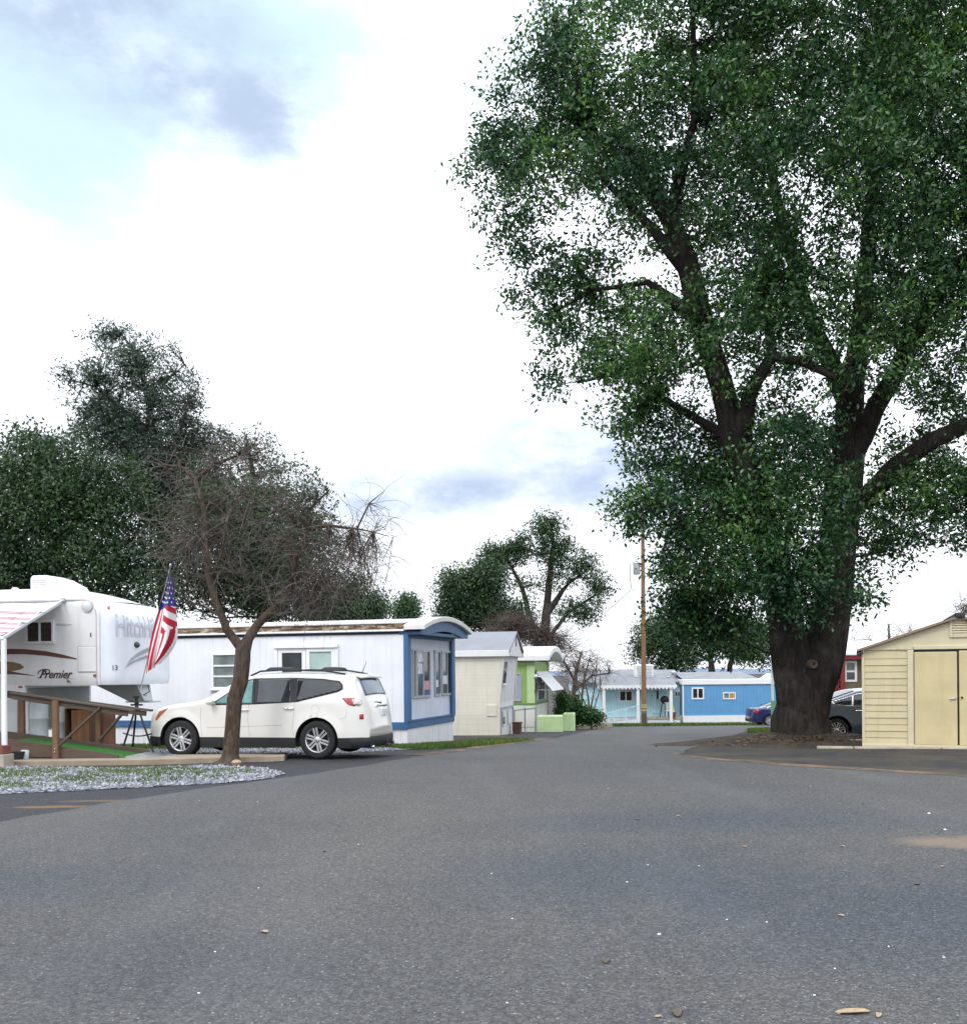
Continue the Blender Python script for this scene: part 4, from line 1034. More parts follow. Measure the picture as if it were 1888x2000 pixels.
# porch
pw = 1.3
xa, zp = h4(1166, 1342, -pw); xb, _ = h4(1321, 1342, -pw)
mb = MB(); mb.prism([(xa, -pw - .1, zp), (xb, -pw - .1, zp), (xb, -pw - .1, zp + .08), (xa, -pw - .1, zp + .08)], [(xa, .3, zp + .5), (xb, .3, zp + .5), (xb, .3, zp + .6), (xa, .3, zp + .6)]); prf = mb.build('porch_roof', M['grey_roof'], H4)
mb = MB(); mb.box(xa, xb, -pw - .15, -pw - .11, zp - .08, zp + .10)
k = xa + .1
while k < xb - .2: mb.box(k, k + .12, -pw - .152, -pw - .148, zp - .17, zp - .082); k += .24
mb.build('valance', M['clean_white'], prf)
for px in (1179, 1245.5, 1310):
    x, _ = h4(px, 1380, -pw); mb = MB(); mb.box(x - .09, x + .09, -pw - .08, -pw + .08, -.3, zp - .02); mb.build('porch_post', M['clean_white'], H4)
xd0 = h4(1264, 1395, -pw)[0]; xd1 = h4(1330, 1395, -pw)[0]
mb = MB(); mb.box(xd0, xd1, -pw + .1, -.02, .44, .56); mb.build('porch_deck', M['concrete'], H4)
mb = MB(); mb.box(xd0 + .05, xd1 - .05, -pw + .14, -.1, -.5, .438); mb.build('porch_base', M['skirt_white'], H4)
xr0 = h4(1172, 1408, -pw)[0]; xr1 = h4(1246, 1398, -pw)[0]
mb = MB(); mb.prism([(xr0, -pw - .05, -.2), (xr1, -pw - .05, -.2), (xr1, -pw - .05, .42), (xr0, -pw - .05, .08)], [(xr0, -.2, -.2), (xr1, -.2, -.2), (xr1, -.2, .42), (xr0, -.2, .08)]); mb.build('entry_ramp', M['skirt_white'], H4)
mb = MB(); mb.bar((xr0, -pw - .07, .75), (xr1, -pw - .07, 1.35), .04, .05)
for t in (.02, .35, .68, .98):
    x = xr0 + (xr1 - xr0)*t; mb.box(x - .02, x + .02, -pw - .09, -pw - .05, .0, .75 + .6*t)
mb.build('ramp_rail', M['sky_siding'], H4)
xa, za = h4(1208, 1348); xb, zb = h4(1236, 1371); window(H4, 'y', xa, xb, zb, za, M['clean_white'], [M['glass_dark']]*2, 0, .1)
xa, za = h4(1316, 1349); xb, zb = h4(1329, 1362); window(H4, 'y', xa, xb, zb, za, M['clean_white'], [M['glass_dark']]*2, 0, .09)
xa, za = h4(1272, 1346); xb, zb = h4(1291, 1394)
mb = MB(); mb.box(xa, xb, -.05, .0, zb, za); dr = mb.build('door', M['sky_siding'], H4, bevel=.01)
mb = MB(); mb.box(xa + .32, xa + .45, -.06, -.051, zb + .95, za - .12); mb.build('door_window', M['glass_dark'], dr)
mb = MB(); mb.lathe([(.001, -.1), (.035, -.09), (.035, -.05)], 8, (xb - .12, 0, zb + .85), 'y'); mb.build('knob', M['alu'], dr)
# things on the porch
x, z = h4(1297, 1363, -.5)
q = xf(H4) @ Vector((x, -.6, .56))
bb = thing('barbecue', 'dark round kettle on a tripod stand on the pale blue porch', 'barbecue', tuple(q))
mb = MB(); mb.lathe([(.001, .84), (.16, .90), (.27, 1.05), (.28, 1.16), (.20, 1.33), (.05, 1.40), (.001, 1.40)], 16); mb.build('kettle', M['black_plastic'], bb, smooth=True)
for k in range(3):
    a = k*2.09 + .5; mb = MB(); mb.tube([(math.cos(a)*.18, math.sin(a)*.18, .9), (math.cos(a)*.32, math.sin(a)*.32, .0)], .03, 6); mb.build('leg', M['black_plastic'], bb)
q = xf(H4) @ Vector((h4(1306, 1380, -.9)[0], -1.0, .56))
ch = thing('porch_chair', 'small white chair on the pale blue porch beside the dark kettle', 'chair', tuple(q))
mb = MB(); mb.box(-.25, .25, -.25, .25, .40, .45); mb.build('seat', M['clean_white'], ch)
mb = MB(); 
for k in range(5): mb.box(-.22 + k*.1, -.17 + k*.1, .22, .25, .46, .9)
mb.box(-.25, .25, .21, .26, .9, .95); mb.build('backrest', M['clean_white'], ch)
for sx in (-.22, .22):
    for sy in (-.22, .22): mb = MB(); mb.box(sx-.02, sx+.02, sy-.02, sy+.02, 0, .4); mb.build('leg', M['clean_white'], ch)
mb = MB(); xh = h4(1304, 1340, -pw + .2)[0]
mb.tube([(xh, -pw + .2, zp - .1), (xh + .15, -pw + .15, zp - .8), (xh + .35, -pw + .12, zp - 1.6), (xh + .38, -pw + .1, .9)], .05, 6)
o = mb.build('hose', M['hose_yellow']); o.location = H4.location; o.rotation_euler = H4.rotation_euler; tag(o, 'pale yellow hose hanging from the porch edge of the pale blue home', 'hose')
x, z = h4(1315, 1390, -1.2); q = xf(H4) @ Vector((x, -1.2, .56))
mb = MB(); mb.lathe([(.001, 0), (.12, 0), (.17, .3), (.18, .34), (.15, .34), (.13, .28), (.001, .28)], 14); o = mb.build('flower_pot', M['brick'], smooth=True); o.location = q; tag(o, 'small pinkish brown pot at the right end of the pale blue porch', 'pot')
# roof cooler and vents on the pale blue home
x, z = h4(1257, 1318, 1.0)
q = xf(H4) @ Vector((x, 1.2, zt + .35))
ac = thing('roof_cooler', 'boxy white cooler unit on the pale blue roof behind the pole', 'cooler', tuple(q))
mb = MB(); mb.box(-.6, .6, -.45, .45, .15, 1.0); mb.build('cabinet', M['white_paint'], ac, bevel=.04)
mb = MB()
for k in range(7): mb.box(-.5, .5, -.47, -.452, .24 + k*.1, .28 + k*.1)
mb.build('louvre', M['frame_grey'], ac)
mb = MB(); mb.box(-.5, -.42, -.4, .4, 0, .15); mb.box(.42, .5, -.4, .4, 0, .15); mb.build('foot', M['alu'], ac)
for (px, lab) in [(1315, 'stubby grey roof vent between pale blue and bright blue roofs'), (1302, 'tiny dark pipe on the porch roof edge of the pale blue home')]:
    x, z = h4(px, 1322, .8); q = xf(H4) @ Vector((x, .8 if px > 1310 else .2, zt + .2)); mb = MB()
    s = 1 if px > 1310 else .5
    mb.lathe([(.14*s, -.2), (.14*s, .5*s), (.24*s, .52*s), (.24*s, .62*s), (.001, .72*s)], 12); o = mb.build('roof_vent', M['frame_grey']); o.location = q; tag(o, lab, 'vent')

# ------------------------------------------------------------------ bright blue home
o4 = P(1334, 1416, HY_ - .6)
H5 = thing('mobile_home', 'bright blue mobile home with white skirting and flat white roof edge', 'mobile home', tuple(o4), R(1.5))
def h5(px, py, v=0): q = hit(H5, px, py, 1, v); return q.x, q.z
L5 = 9.0; zs_ = h5(1450, 1397)[1]; zt5 = h5(1450, 1337)[1]; zf5 = h5(1450, 1326)[1]
mb = MB(); mb.box(0, L5, 0, 4, zs_, zt5); mb.build('wall', M['blue_siding'], H5)
mb = MB(); mb.box(-.02, L5, -.06, 4, -.6, zs_ - .004); mb.build('skirting', M['clean_white'], H5)
mb = MB(); mb.box(-.06, L5 + .1, -.08, 4.1, zt5 + .002, zf5); mb.build('fascia', M['clean_white'], H5, bevel=.03)
mb = MB(); mb.box(-.04, .04, -.03, .05, zs_ + .002, zt5); mb.build('corner_trim', M['clean_white'], H5)
mb = MB(); mb.prism([(.0, .0, zf5 - .02), (5.0, .0, zf5 - .02), (5.0, .0, zf5 + .02), (.0, .0, zf5 + .02)], [(.0, 2.8, zf5 + .40), (4.6, 2.8, zf5 + .40), (4.6, 2.8, zf5 + .46), (.0, 2.8, zf5 + .46)]); mb.build('roof', M['grey_roof'], H5)
mb = MB(); mb.prism([(5.2, -.02, zf5), (L5, -.02, zf5), (L5, .6, zf5), (5.2, .6, zf5)], [(5.7, -.02, zf5 + .35), (L5, -.02, zf5 + .35), (L5, .6, zf5 + .35), (5.7, .6, zf5 + .35)]); mb.build('parapet', M['clean_white'], H5)
xa, za = h5(1350, 1343); xb, zb = h5(1374.5, 1366); window(H5, 'y', xa, xb, zb, za, M['clean_white'], [M['glass_dark']]*2, 0, .09)
xa, za = h5(1411, 1352.5); xb, zb = h5(1436, 1366); window(H5, 'y', xa, xb, zb, za, M['clean_white'], [M['glass_grey'], M['copper']], 0, .07)
# long dark roof standing behind
q = P(1160, 1330, 76)
RB = thing('mobile_home', 'low home with long dark grey roof just showing behind the blue homes', 'mobile home', (q.x, 76, g(76)), 0)
zq = P(1200, 1317.5, 76).z - g(76); mb = MB(); mb.box(0, 10, .3, 3.8, -.3, zq - .4); mb.build('wall', M['grey_roof'], RB)
mb = MB(); xw = P(1393, 1316, 76).x - q.x
mb.prism([(-1.6, 0, zq - .4), (xw, 0, zq - .4), (xw, 4, zq - .4), (-1.6, 4, zq - .4)], [(-1.6, 1.6, zq), (xw, 1.6, zq), (xw, 2.4, zq), (-1.6, 2.4, zq)]); mb.build('roof', M['dark_roof'], RB)

# ------------------------------------------------------------------ red home behind the oak
o5 = P(1620, 1450, 44); o5.z = g(44)
H6 = thing('house', 'dark red house with white metal roof edge half hidden behind oak and tan shed', 'house', tuple(o5), R(-6))
def h6(px, py, v=0): q = hit(H6, px, py, 1, v); return q.x, q.z
xa, zr0 = h6(1600, 1289); zr1 = h6(1640, 1281)[1]; zt6 = h6(1640, 1258)[1]
mb = MB(); mb.box(-1.2, 7, 0, 4, -.4, zr0 + .05); mb.build('wall', M['olive_wall'], H6)
mb = MB(); mb.box(-1.4, 7.2, -.35, -.3, zr0, zr1 + .02); mb.build('fascia', M['red_paint'], H6)
mb = MB(); mb.prism([(-1.4, -.4, zr1 + .025), (7.2, -.4, zr1 + .025), (7.2, -.4, zr1 + .1), (-1.4, -.4, zr1 + .1)], [(-1.4, 2.6, zt6 + .1), (7.2, 2.6, zt6 + .1), (7.2, 2.6, zt6 + .2), (-1.4, 2.6, zt6 + .2)]); mb.build('roof', M['roof_white'], H6)
xa, za = h6(1648, 1291); xb, zb = h6(1673, 1332); window(H6, 'y', xa, xb, zb, za, M['clean_white'], [M['glass_dark'], M['glass_grey']], 0, .1, 'h')
xc = h6(1642, 1300)[0]; mb = MB(); mb.box(xc - .1, xc + .1, -.3, .0, .0, zr0 - .005); mb.build('post', M['red_paint'], H6)
xc2 = h6(1684, 1300)[0]; mb = MB(); mb.box(xc2 - .06, xc2 + .06, -.3, -.2, -.2, zr0 - .005); mb.build('post', M['clean_white'], H6)
lat = MB(); lx0 = h6(1600, 1300)[0]; lx1 = xc - .11; lz0 = .6; lz1 = zr0 - .3; stp = .2
def clip_bar(a, b):
    (ax, az), (bx, bz) = a, b; t0, t1 = 0, 1
    for p, q in ((-(bx-ax), ax-lx0), (bx-ax, lx1-ax), (-(bz-az), az-lz0), (bz-az, lz1-az)):
        if abs(p) < 1e-9:
            if q < 0: return None
        else:
            r = q/p
            if p < 0: t0 = max(t0, r)
            else: t1 = min(t1, r)
    if t0 >= t1 - 1e-3: return None
    return (ax+(bx-ax)*t0, az+(bz-az)*t0), (ax+(bx-ax)*t1, az+(bz-az)*t1)
k = -6.0
while k < 8:
    for sgn, yy in ((1, -.25), (-1, -.235)):
        c = clip_bar((lx0 + k, lz0), (lx0 + k + sgn*4, lz0 + 4))
        if c: lat.bar((c[0][0], yy, c[0][1]), (c[1][0], yy, c[1][1]), .012, .055)
    k += stp
lat.box(lx0, lx1, -.26, -.22, lz1 + .002, lz1 + .08); lat.build('lattice', M['red_paint'], H6)

# ------------------------------------------------------------------ tan shed
SY = 22.4
o6 = P(1684.5, 1457, SY)
SH = thing('shed', 'tan vinyl garden shed with double doors and gable vent at the right edge', 'shed', tuple(o6), R(-21))
def sh(px, py): q = hit(SH, px, py, 1, 0); return q.x, q.z
zE = sh(1690, 1268)[1]; xP, zP = sh(1873, 1206); xD0, zD = sh(1785, 1270); xD1 = sh(1868, 1270)[0]; xS1 = sh(1773, 1400)[0]
WS = 2 * xP; DS = 3.0
zD = sh(1800, 1271)[1]
# left siding panel: beveled laps
def laps(mb, xa, xb, z0, z1, n, plane='y', yoff=0):
    for k in range(n):
        za = z0 + (z1-z0)*k/n; zb = z0 + (z1-z0)*(k+1)/n
        big = .022 if k % 2 == 0 else .016
        mb.prism([(xa, yoff, za), (xb, yoff, za), (xb, yoff - big, za), (xa, yoff - big, za)], [(xa, yoff, zb - .004), (xb, yoff, zb - .004), (xb, yoff - .004, zb - .004), (xa, yoff - .004, zb - .004)])
mb = MB(); mb.box(.02, WS - .02, .01, DS, 0, zD + .03)
laps(mb, .05, xS1 - .01, .05, zD - .02, 14, yoff=.009); laps(mb, WS - xS1 + .01, WS - .05, .05, zD - .02, 14, yoff=.009)
mb.build('wall', M['shed_wall'], SH)
for q_ in ((-.01, .05, -.035, .06, 0, zE), (WS - .05, WS + .01, -.035, .06, 0, zE)):
    mb = MB(); mb.box(*q_); mb.build('corner_trim', M['shed_trim'], SH, bevel=.012)
for q_ in ((xS1 - .008, xD0 - .025, -.045, .03, 0, zD + .02), (WS - xD0 + .025, WS - xS1 + .008, -.045, .03, 0, zD + .02)):
    mb = MB(); mb.box(*q_); mb.build('door_jamb', M['shed_trim'], SH, bevel=.012)
mb = MB(); mb.box(xD0 - .02, WS - xD0 + .02, -.05, .03, zD + .024, zD + .11); mb.build('door_header', M['shed_trim'], SH, bevel=.01)
mb = MB(); mb.box(xS1 - .2, xD0 - .03, -.03, .03, zD + .03, zD + .10); mb.box(.051, xS1 - .21, -.02, .03, zD + .03, zD + .06); mb.build('header_trim', M['shed_trim'], SH)
gp = [(.0, zE - .04), (.06, zD + .07), (WS - .06, zD + .07), (WS, zE - .04), (xP, zP - .05)]
mb = MB(); gp = [(.02, zD + .06), (WS - .02, zD + .06), (WS - .02, zE), (xP, zP - .03), (.02, zE)]
mb.prism([(x, -.015, z) for x, z in gp], [(x, DS, z) for x, z in gp]); mb.build('gable', M['shed_trim'], SH)
mb = MB()
for s in (0, 1):
    xe = -.12 if s == 0 else WS + .12; zz = zE - .06
    q = [(xe, zz), (xP, zP - .01), (xP, zP + .045), (xe, zz + .05)]
    mb.prism([(x, -.14, z) for x, z in q], [(x, DS + .1, z) for x, z in q])
rf = mb.build('roof', M['shed_roof'], SH)
mb = MB(); mb.box(xP - .10, xP + .10, -.16, DS + .12, zP - .02, zP + .10); mb.build('ridge_cap', M['black_plastic'], rf, bevel=.03)
mb = MB(); mb.box(-.11, .02, -.13, DS, zE - .115, zE - .062); mb.build('eave_strip', M['black_plastic'], rf)
# vent
vx0, vz1 = sh(1853.5, 1212); _, vz0 = sh(1853, 1245); vx1 = 2*xP - vx0
mb = MB(); fw = .05
mb.box(vx0, vx0 + fw, -.05, -.014, vz0, vz1); mb.box(vx1 - fw, vx1, -.05, -.014, vz0, vz1); mb.box(vx0 + fw, vx1 - fw, -.05, -.014, vz0, vz0 + .04)
mb.prism([(vx0, -.05, vz1), (vx1, -.05, vz1), (xP, -.05, vz1 + .12)], [(vx0, -.014, vz1), (vx1, -.014, vz1), (xP, -.014, vz1 + .12)])
for k in range(6):
    za = vz0 + .045 + k*(vz1 - vz0 - .05)/6; mb.prism([(vx0 + fw, -.045, za), (vx1 - fw, -.045, za), (vx1 - fw, -.045, za + .012), (vx0 + fw, -.045, za + .012)], [(vx0 + fw, -.016, za + .035), (vx1 - fw, -.016, za + .035), (vx1 - fw, -.016, za + .047), (vx0 + fw, -.016, za + .047)])
mb.build('vent', M['shed_trim'], SH)
# doors, left one slightly ajar
gapx = xD1 + .03
mb = MB(); mb.box(xD0, xD1 + .0, -.045, -.002, .05, zD - .03); d1 = mb.build('door', M['shed_door'], SH, bevel=.012)
mb = MB(); mb.box(gapx + .01, 2*gapx - xD0, -.045, -.002, .05, zD - .01); d2 = mb.build('door', M['shed_door'], SH, bevel=.012)
mb = MB(); mb.box(xD0, 2*gapx - xD0, .0, .012, .04, zD + .02); mb.build('door_opening', M['dark_gap'], SH)
hz = sh(1858, 1364)[1]
mb = MB(); mb.bar((xD1 - .16, -.075, hz - .015), (xD1 - .03, -.065, hz), .02, .03); mb.lathe([(.02, -.08), (.025, -.045)], 8, (xD1 - .04, 0, hz), 'y'); mb.build('handle', M['alu'], d1, bevel=.004)
mb = MB(); mb.lathe([(.001, -.09), (.022, -.085), (.025, -.06), (.012, -.045)], 10, (gapx + .06, 0, hz + .02), 'y'); mb.build('knob', M['steel_dark'], d2)
mb = MB(); mb.box(-.01, WS + .01, -.06, DS, -.06, .048); mb.build('base_frame', M['shed_trim'], SH, bevel=.01)
mb = MB(); mb.box(.03, WS - .03, .03, DS - .05, -.35, -.062); mb.build('base', M['concrete'], SH)
# timber/concrete kerb pieces in front of the shed
q0 = P(1595, 1466, 22.3)
ki = 0
def kerb(xa, xb, label):
    t = MB(); t.box(xa, xb, -.09, .09, -.2, .10); o = t.build('kerb_block', M['concrete'], bevel=.018); o.location = (q0.x, q0.y, q0.z); o.rotation_euler.z = R(-15); tag(o, label, 'kerb', 'kerb blocks by the shed')
L_ = .78
kerb(0, .78, 'pale concrete kerb block farthest from the shed, nearest the oak'); kerb(.80, 2.6, 'long pale concrete kerb block running along the shed front left corner'); kerb(2.62, 5.2, 'pale concrete kerb block under the shed doors')
q = P(1668, 1452, 23.6); mb = MB(); mb.prism([(-.22, -.15, -.3), (.22, -.15, -.3), (.22, .15, -.3), (-.22, .15, -.3)], [(-.17, -.12, .10), (.17, -.12, .10), (.17, .12, .10), (-.17, .12, .10)])
o = mb.build('utility_box', M['util_green'], bevel=.02); o.location = q; tag(o, 'small green utility box lid in the grass left of the shed', 'utility box')
# ------------------------------------------------------------------ cars
def interp(pts, x):
    if x <= pts[0][0]: return pts[0][1]
    for (a, za), (b, zb) in zip(pts, pts[1:]):
        if x <= b: return za + (zb-za)*(x-a)/(b-a)
    return pts[-1][1]
class Car:
    def __init__(s, L, W, top, sill, axles, ra, wr, belt, roof, tumble, R0=.10, endc=.55, endk=.22):
        s.L, s.W, s.top, s.sill, s.ax, s.ra, s.wr, s.belt, s.roof, s.tm, s.R0, s.ec, s.ek = L, W/2, top, sill, axles, ra, wr, belt, roof, tumble, R0, endc, endk
        # smooth the profile
        xs = np.linspace(top[0][0], top[-1][0], 700); zs = np.array([interp(top, x) for x in xs])
        k = np.ones(15)/15; zz = np.convolve(np.pad(zs, 7, mode='edge'), k, 'valid'); s.xs, s.zs = xs, zz
    def ztop(s, x): return float(np.interp(x, s.xs, s.zs))
    def endf(s, x):
        return max(0, min(1, (abs(x) - (s.L/2 - s.ec)) / s.ec))
    def plan(s, x): return s.W * (1 - s.ek * s.endf(x)**2.6)
    def w(s, x, z):
        p = s.plan(x)
        if z < .5: f = 1 - .06*((.5 - z)/.35)**1.5
        elif z < s.belt: f = 1 - .012*((z-.5)/(s.belt-.5))**2
        else: f = .988 - s.tm*((z - s.belt)/(s.roof - s.belt))
        y = p*f
        # shoulder line and arch flare
        for xa in s.ax:
            d = math.hypot(x-xa, z-s.wr) - s.ra
            if 0 <= d < .16: y += .018*(1 - d/.16)
        d = s.ztop(x) - z
        if d < s.R0: d = max(d, 0); y -= s.R0 - math.sqrt(max(0, s.R0**2 - (s.R0-d)**2))
        return y
    def arch(s, x, z0):
        for xa in s.ax:
            if abs(x-xa) < s.ra: z0 = max(z0, s.wr + math.sqrt(s.ra**2 - (x-xa)**2))
        return z0
    def stations(s):
        xs = list(np.linspace(-s.L/2, s.L/2, 150))
        for e in (-1, 1): xs += list(e*(s.L/2 - np.linspace(0, .35, 36)))
        for xa in s.ax: xs += [xa + s.ra*math.cos(t) for t in np.linspace(0.001, math.pi-.001, 26)] + [xa - s.ra*1.001, xa + s.ra*1.001]
        return sorted(set(round(x, 4) for x in xs))
    def bx(s, x, y): # bulge of the ends
        e = s.endf(x); ye = max(.2, s.plan(x)); return x + math.copysign(.12 * e**2 * (1 - (y/ye)**2), x)
    def shell(s, name, mat, parent, nt=22, nc=10):
        mb = MB(); X = s.stations()
        cols = []
        for x in X:
            zt = s.ztop(x); zb = min(s.arch(x, s.sill), zt - .02); c = []
            for t in range(nt+1):
                u = t/nt; u = 1 - (1-u)**1.5
                z = zb + (zt-zb)*u; c.append((x, s.w(x, z), z))
            ye = c[-1][1]
            for t in range(1, 2*nc):
                y = ye*(1 - t/nc); c.append((s.bx(x, y), y, zt + .035*(1 - (y/ye)**2)))
            c += [(p[0], -p[1], p[2]) for p in c[:nt+1][::-1]]
            cols.append(c)
        n = len(cols[0]); v = [p for c in cols for p in c]; f = []
        for i in range(len(cols)-1):
            for j in range(n-1): f.append((i*n+j, i*n+j+1, (i+1)*n+j+1, (i+1)*n+j))
        mb.add(v, f)
        # end caps
        for i in (0, len(cols)-1): mb.f.append(tuple(i*n+j for j in range(n))); mb.m.append(0)
        return mb.build(name, mat, parent, smooth=True)
    def strip(s, name, mat, parent, z0, z1, x0, x1, eps=.012, under=True):
        """cladding band along both sides between heights z0..z1, following the wheel arches"""
        mb = MB(); X = [x for x in s.stations() if x0 <= x <= x1]
        for sg in (1, -1):
            cols = []
            for x in X:
                a = s.arch(x, z0); b = max(s.arch(x, z1), a)
                cols.append([(x, sg*(s.w(x, max(z, .2)) + eps*(1 if k < 4 else .3)), z) for k, z in enumerate(np.linspace(a, b, 5))])
            o = len(mb.v); mb.v += [p for c in cols for p in c]
            for i in range(len(cols)-1):
                if cols[i][-1][2] - cols[i][0][2] < 1e-4 and cols[i+1][-1][2] - cols[i+1][0][2] < 1e-4: continue
                for j in range(4): mb.f.append((o+i*5+j, o+i*5+j+1, o+(i+1)*5+j+1, o+(i+1)*5+j)); mb.m.append(0)
        return mb.build(name, mat, parent, smooth=True)
    def patch(s, name, mat, parent, poly, side=1, eps=.008, step=.03):
        """convex polygon in (x,z) laid on the body side"""
        bm = bmesh.new(); xs = [p[0] for p in poly]; zs = [p[1] for p in poly]
        nx = max(1, int((max(xs)-min(xs))/step)); nz = max(1, int((max(zs)-min(zs))/step))
        vs = [[bm.verts.new((min(xs)+(max(xs)-min(xs))*i/nx, 0, min(zs)+(max(zs)-min(zs))*j/nz)) for j in range(nz+1)] for i in range(nx+1)]
        for i in range(nx):
            for j in range(nz): bm.faces.new([vs[i][j], vs[i+1][j], vs[i+1][j+1], vs[i][j+1]])
        ar = sum(poly[i][0]*poly[(i+1) % len(poly)][1]-poly[(i+1) % len(poly)][0]*poly[i][1] for i in range(len(poly)))
        for i in range(len(poly)):
            a, b = poly[i], poly[(i+1) % len(poly)]
            n = Vector((b[1]-a[1], 0, -(b[0]-a[0]))) * (1 if ar > 0 else -1)
            if n.length < 1e-6: continue
            bmesh.ops.bisect_plane(bm, geom=bm.verts[:]+bm.edges[:]+bm.faces[:], plane_co=(a[0], 0, a[1]), plane_no=n, clear_outer=True)
        for v in bm.verts: v.co.y = side*(s.w(v.co.x, v.co.z) + eps)
        me = bpy.data.meshes.new(name); bmesh.ops.recalc_face_normals(bm, faces=bm.faces)
        for f in bm.faces:
            if f.normal.y*side < 0: f.normal_flip()
        bm.to_mesh(me); bm.free(); me.materials.append(mat); me.polygons.foreach_set('use_smooth', [True]*len(me.polygons))
        o = bpy.data.objects.new(name, me); col.objects.link(o); o.parent = parent
        so = o.modifiers.new('thick', 'SOLIDIFY'); so.thickness = .012; so.offset = -1
        return o
    def line(s, mb, pts, wd=.008, side=1, eps=.003):
        P_ = []
        for a, b in zip(pts, pts[1:]):
            k = max(1, int(math.hypot(b[0]-a[0], b[1]-a[1])/.06))
            P_ += [(a[0]+(b[0]-a[0])*i/k, a[1]+(b[1]-a[1])*i/k) for i in range(k)]
        P_.append(pts[-1])
        for a, b in zip(P_, P_[1:]):
            d = Vector((b[0]-a[0], b[1]-a[1])).normalized(); n = Vector((-d.y, d.x))*wd/2
            q = [(a[0]+n.x, a[1]+n.y), (b[0]+n.x, b[1]+n.y), (b[0]-n.x, b[1]-n.y), (a[0]-n.x, a[1]-n.y)]
            mb.add([(x, side*(s.w(x, z)+eps), z) for x, z in q], [(0,1,2,3)])
    def topatch(s, name, mat, parent, x0, x1, yf0, yf1, eps=.01, nx=14, ny=16):
        """glass on the top surface from station x0 to x1, edges at fractions of the top width"""
        mb = MB(); v = []
        for i in range(nx+1):
            x = x0+(x1-x0)*i/nx; zt = s.ztop(x); ye = s.w(x, zt); fr = yf0+(yf1-yf0)*i/nx
            dz = s.ztop(x+.01) - s.ztop(x-.01); nrm = Vector((-dz, 0, .02)).normalized()
            for j in range(ny+1):
                y = ye*fr*(1-2*j/ny); v.append((s.bx(x, y)+nrm.x*eps, y, zt+.035*(1-(y/ye)**2)+nrm.z*eps))
        f = [(i*(ny+1)+j, i*(ny+1)+j+1, (i+1)*(ny+1)+j+1, (i+1)*(ny+1)+j) for i in range(nx) for j in range(ny)]
        mb.add(v, f); o = mb.build(name, mat, parent, smooth='all')
        so = o.modifiers.new('thick', 'SOLIDIFY'); so.thickness = .008; so.offset = 0; return o
def wheel(parent, x, y, r, wd, side, spokes=6, spw=.07, split=True, rim=None, rr=.66):
    mb = MB(); p = [(r*rr, -wd*.5), (r*.80, -wd*.54), (r*.93, -wd*.5), (r*.99, -wd*.40), (r, -wd*.2), (r, wd*.2), (r*.99, wd*.40), (r*.93, wd*.5), (r*.80, wd*.54), (r*rr, wd*.5), (r*rr, -wd*.5)]
    mb.lathe(p, 40, (x, y, r), 'y')
    for k in range(60):
        a = 2*math.pi*k/60
        for yy in (-.3, -.1, .1, .3):
            pass
    w = mb.build('wheel', M['rubber'], parent, smooth=True)
    m = MB(); s = side; yo = y + s*wd*.42
    m.lathe([(r*rr*1.01, s*wd*.08), (r*rr*.99, s*.01), (r*rr*.93, 0), (r*rr*.91, -s*.03), (r*rr*.88, -s*.10)], 36, (x, yo, r), 'y')
    for k in range(spokes):
        a = 2*math.pi*k/spokes + .3; c, sn = math.cos(a), math.sin(a)
        offs = (-.026, .026) if split else (0,)
        for of in offs:
            wdt = spw*(.42 if split else 1)
            A = Vector((c*r*.12 - sn*of, 0, sn*r*.12 + c*of)); B = Vector((c*r*rr*.95 - sn*of*1.25, 0, sn*r*rr*.95 + c*of*1.25))
            ctr = Vector((x, yo - s*.012, r)); m.bar(ctr+A, ctr+B+Vector((0, s*.006, 0)), wdt, .03, up=(0, 1, 0))
    m.lathe([(.001, s*.012), (r*.13, s*.010), (r*.18, -.0), (r*.19, -s*.03)], 20, (x, yo, r), 'y')
    rm = m.build('rim', rim or M['rim_silver'], w, bevel=.003, smooth=True)
    d = MB(); d.lathe([(.001, -s*.09), (r*rr*.9, -s*.09)], 24, (x, yo, r), 'y'); d.build('brake_disc', M['steel_dark'], w)
    return w
def mirror_pod(parent, c, x, z, side, mat):
    mb = MB(); y = c.w(x, z); mb.lathe([(.001, -.08), (.04, -.07), (.065, -.03), (.072, .02), (.065, .05), (.001, .055)], 14, (x + .02, side*(y + .12), z + .06), 'x')
    for i, v in enumerate(mb.v): mb.v[i] = (v[0], side*(y+.12) + (v[1]-side*(y+.12))*1.25, v[2])
    mb.bar((x - .02, side*(y - .02), z + .01), (x, side*(y + .08), z + .03), .06, .04)
    return mb.build('side_mirror', mat, parent, smooth=True)

# --- the white car
suv = Car(5.17, 1.99, [(-2.585,.42),(-2.575,.60),(-2.56,.80),(-2.52,.90),(-2.49,1.00),(-2.43,1.20),(-2.22,1.66),(-2.16,1.715),(-1.7,1.745),(-.9,1.775),(-.4,1.775),(.0,1.745),(.30,1.66),(1.06,1.22),(1.25,1.17),(1.7,1.11),(2.15,1.02),(2.35,.95),(2.46,.86),(2.53,.68),(2.57,.52),(2.585,.40)],
          .40, (1.565, -1.455), .455, .385, 1.14, 1.77, .17, .10, .75, .26)
sp = G(626, 1482)
SUV = thing('parked_car', 'white crossover car with black lower cladding parked behind the bare tree', 'car', (0, 0, 0), R(180 - 13))
Yr = 19.55; rw = P(622, 1443, Yr)
fwd = Vector((math.cos(R(167)), math.sin(R(167)), 0)); lft = Vector((-fwd.y, fwd.x, 0))
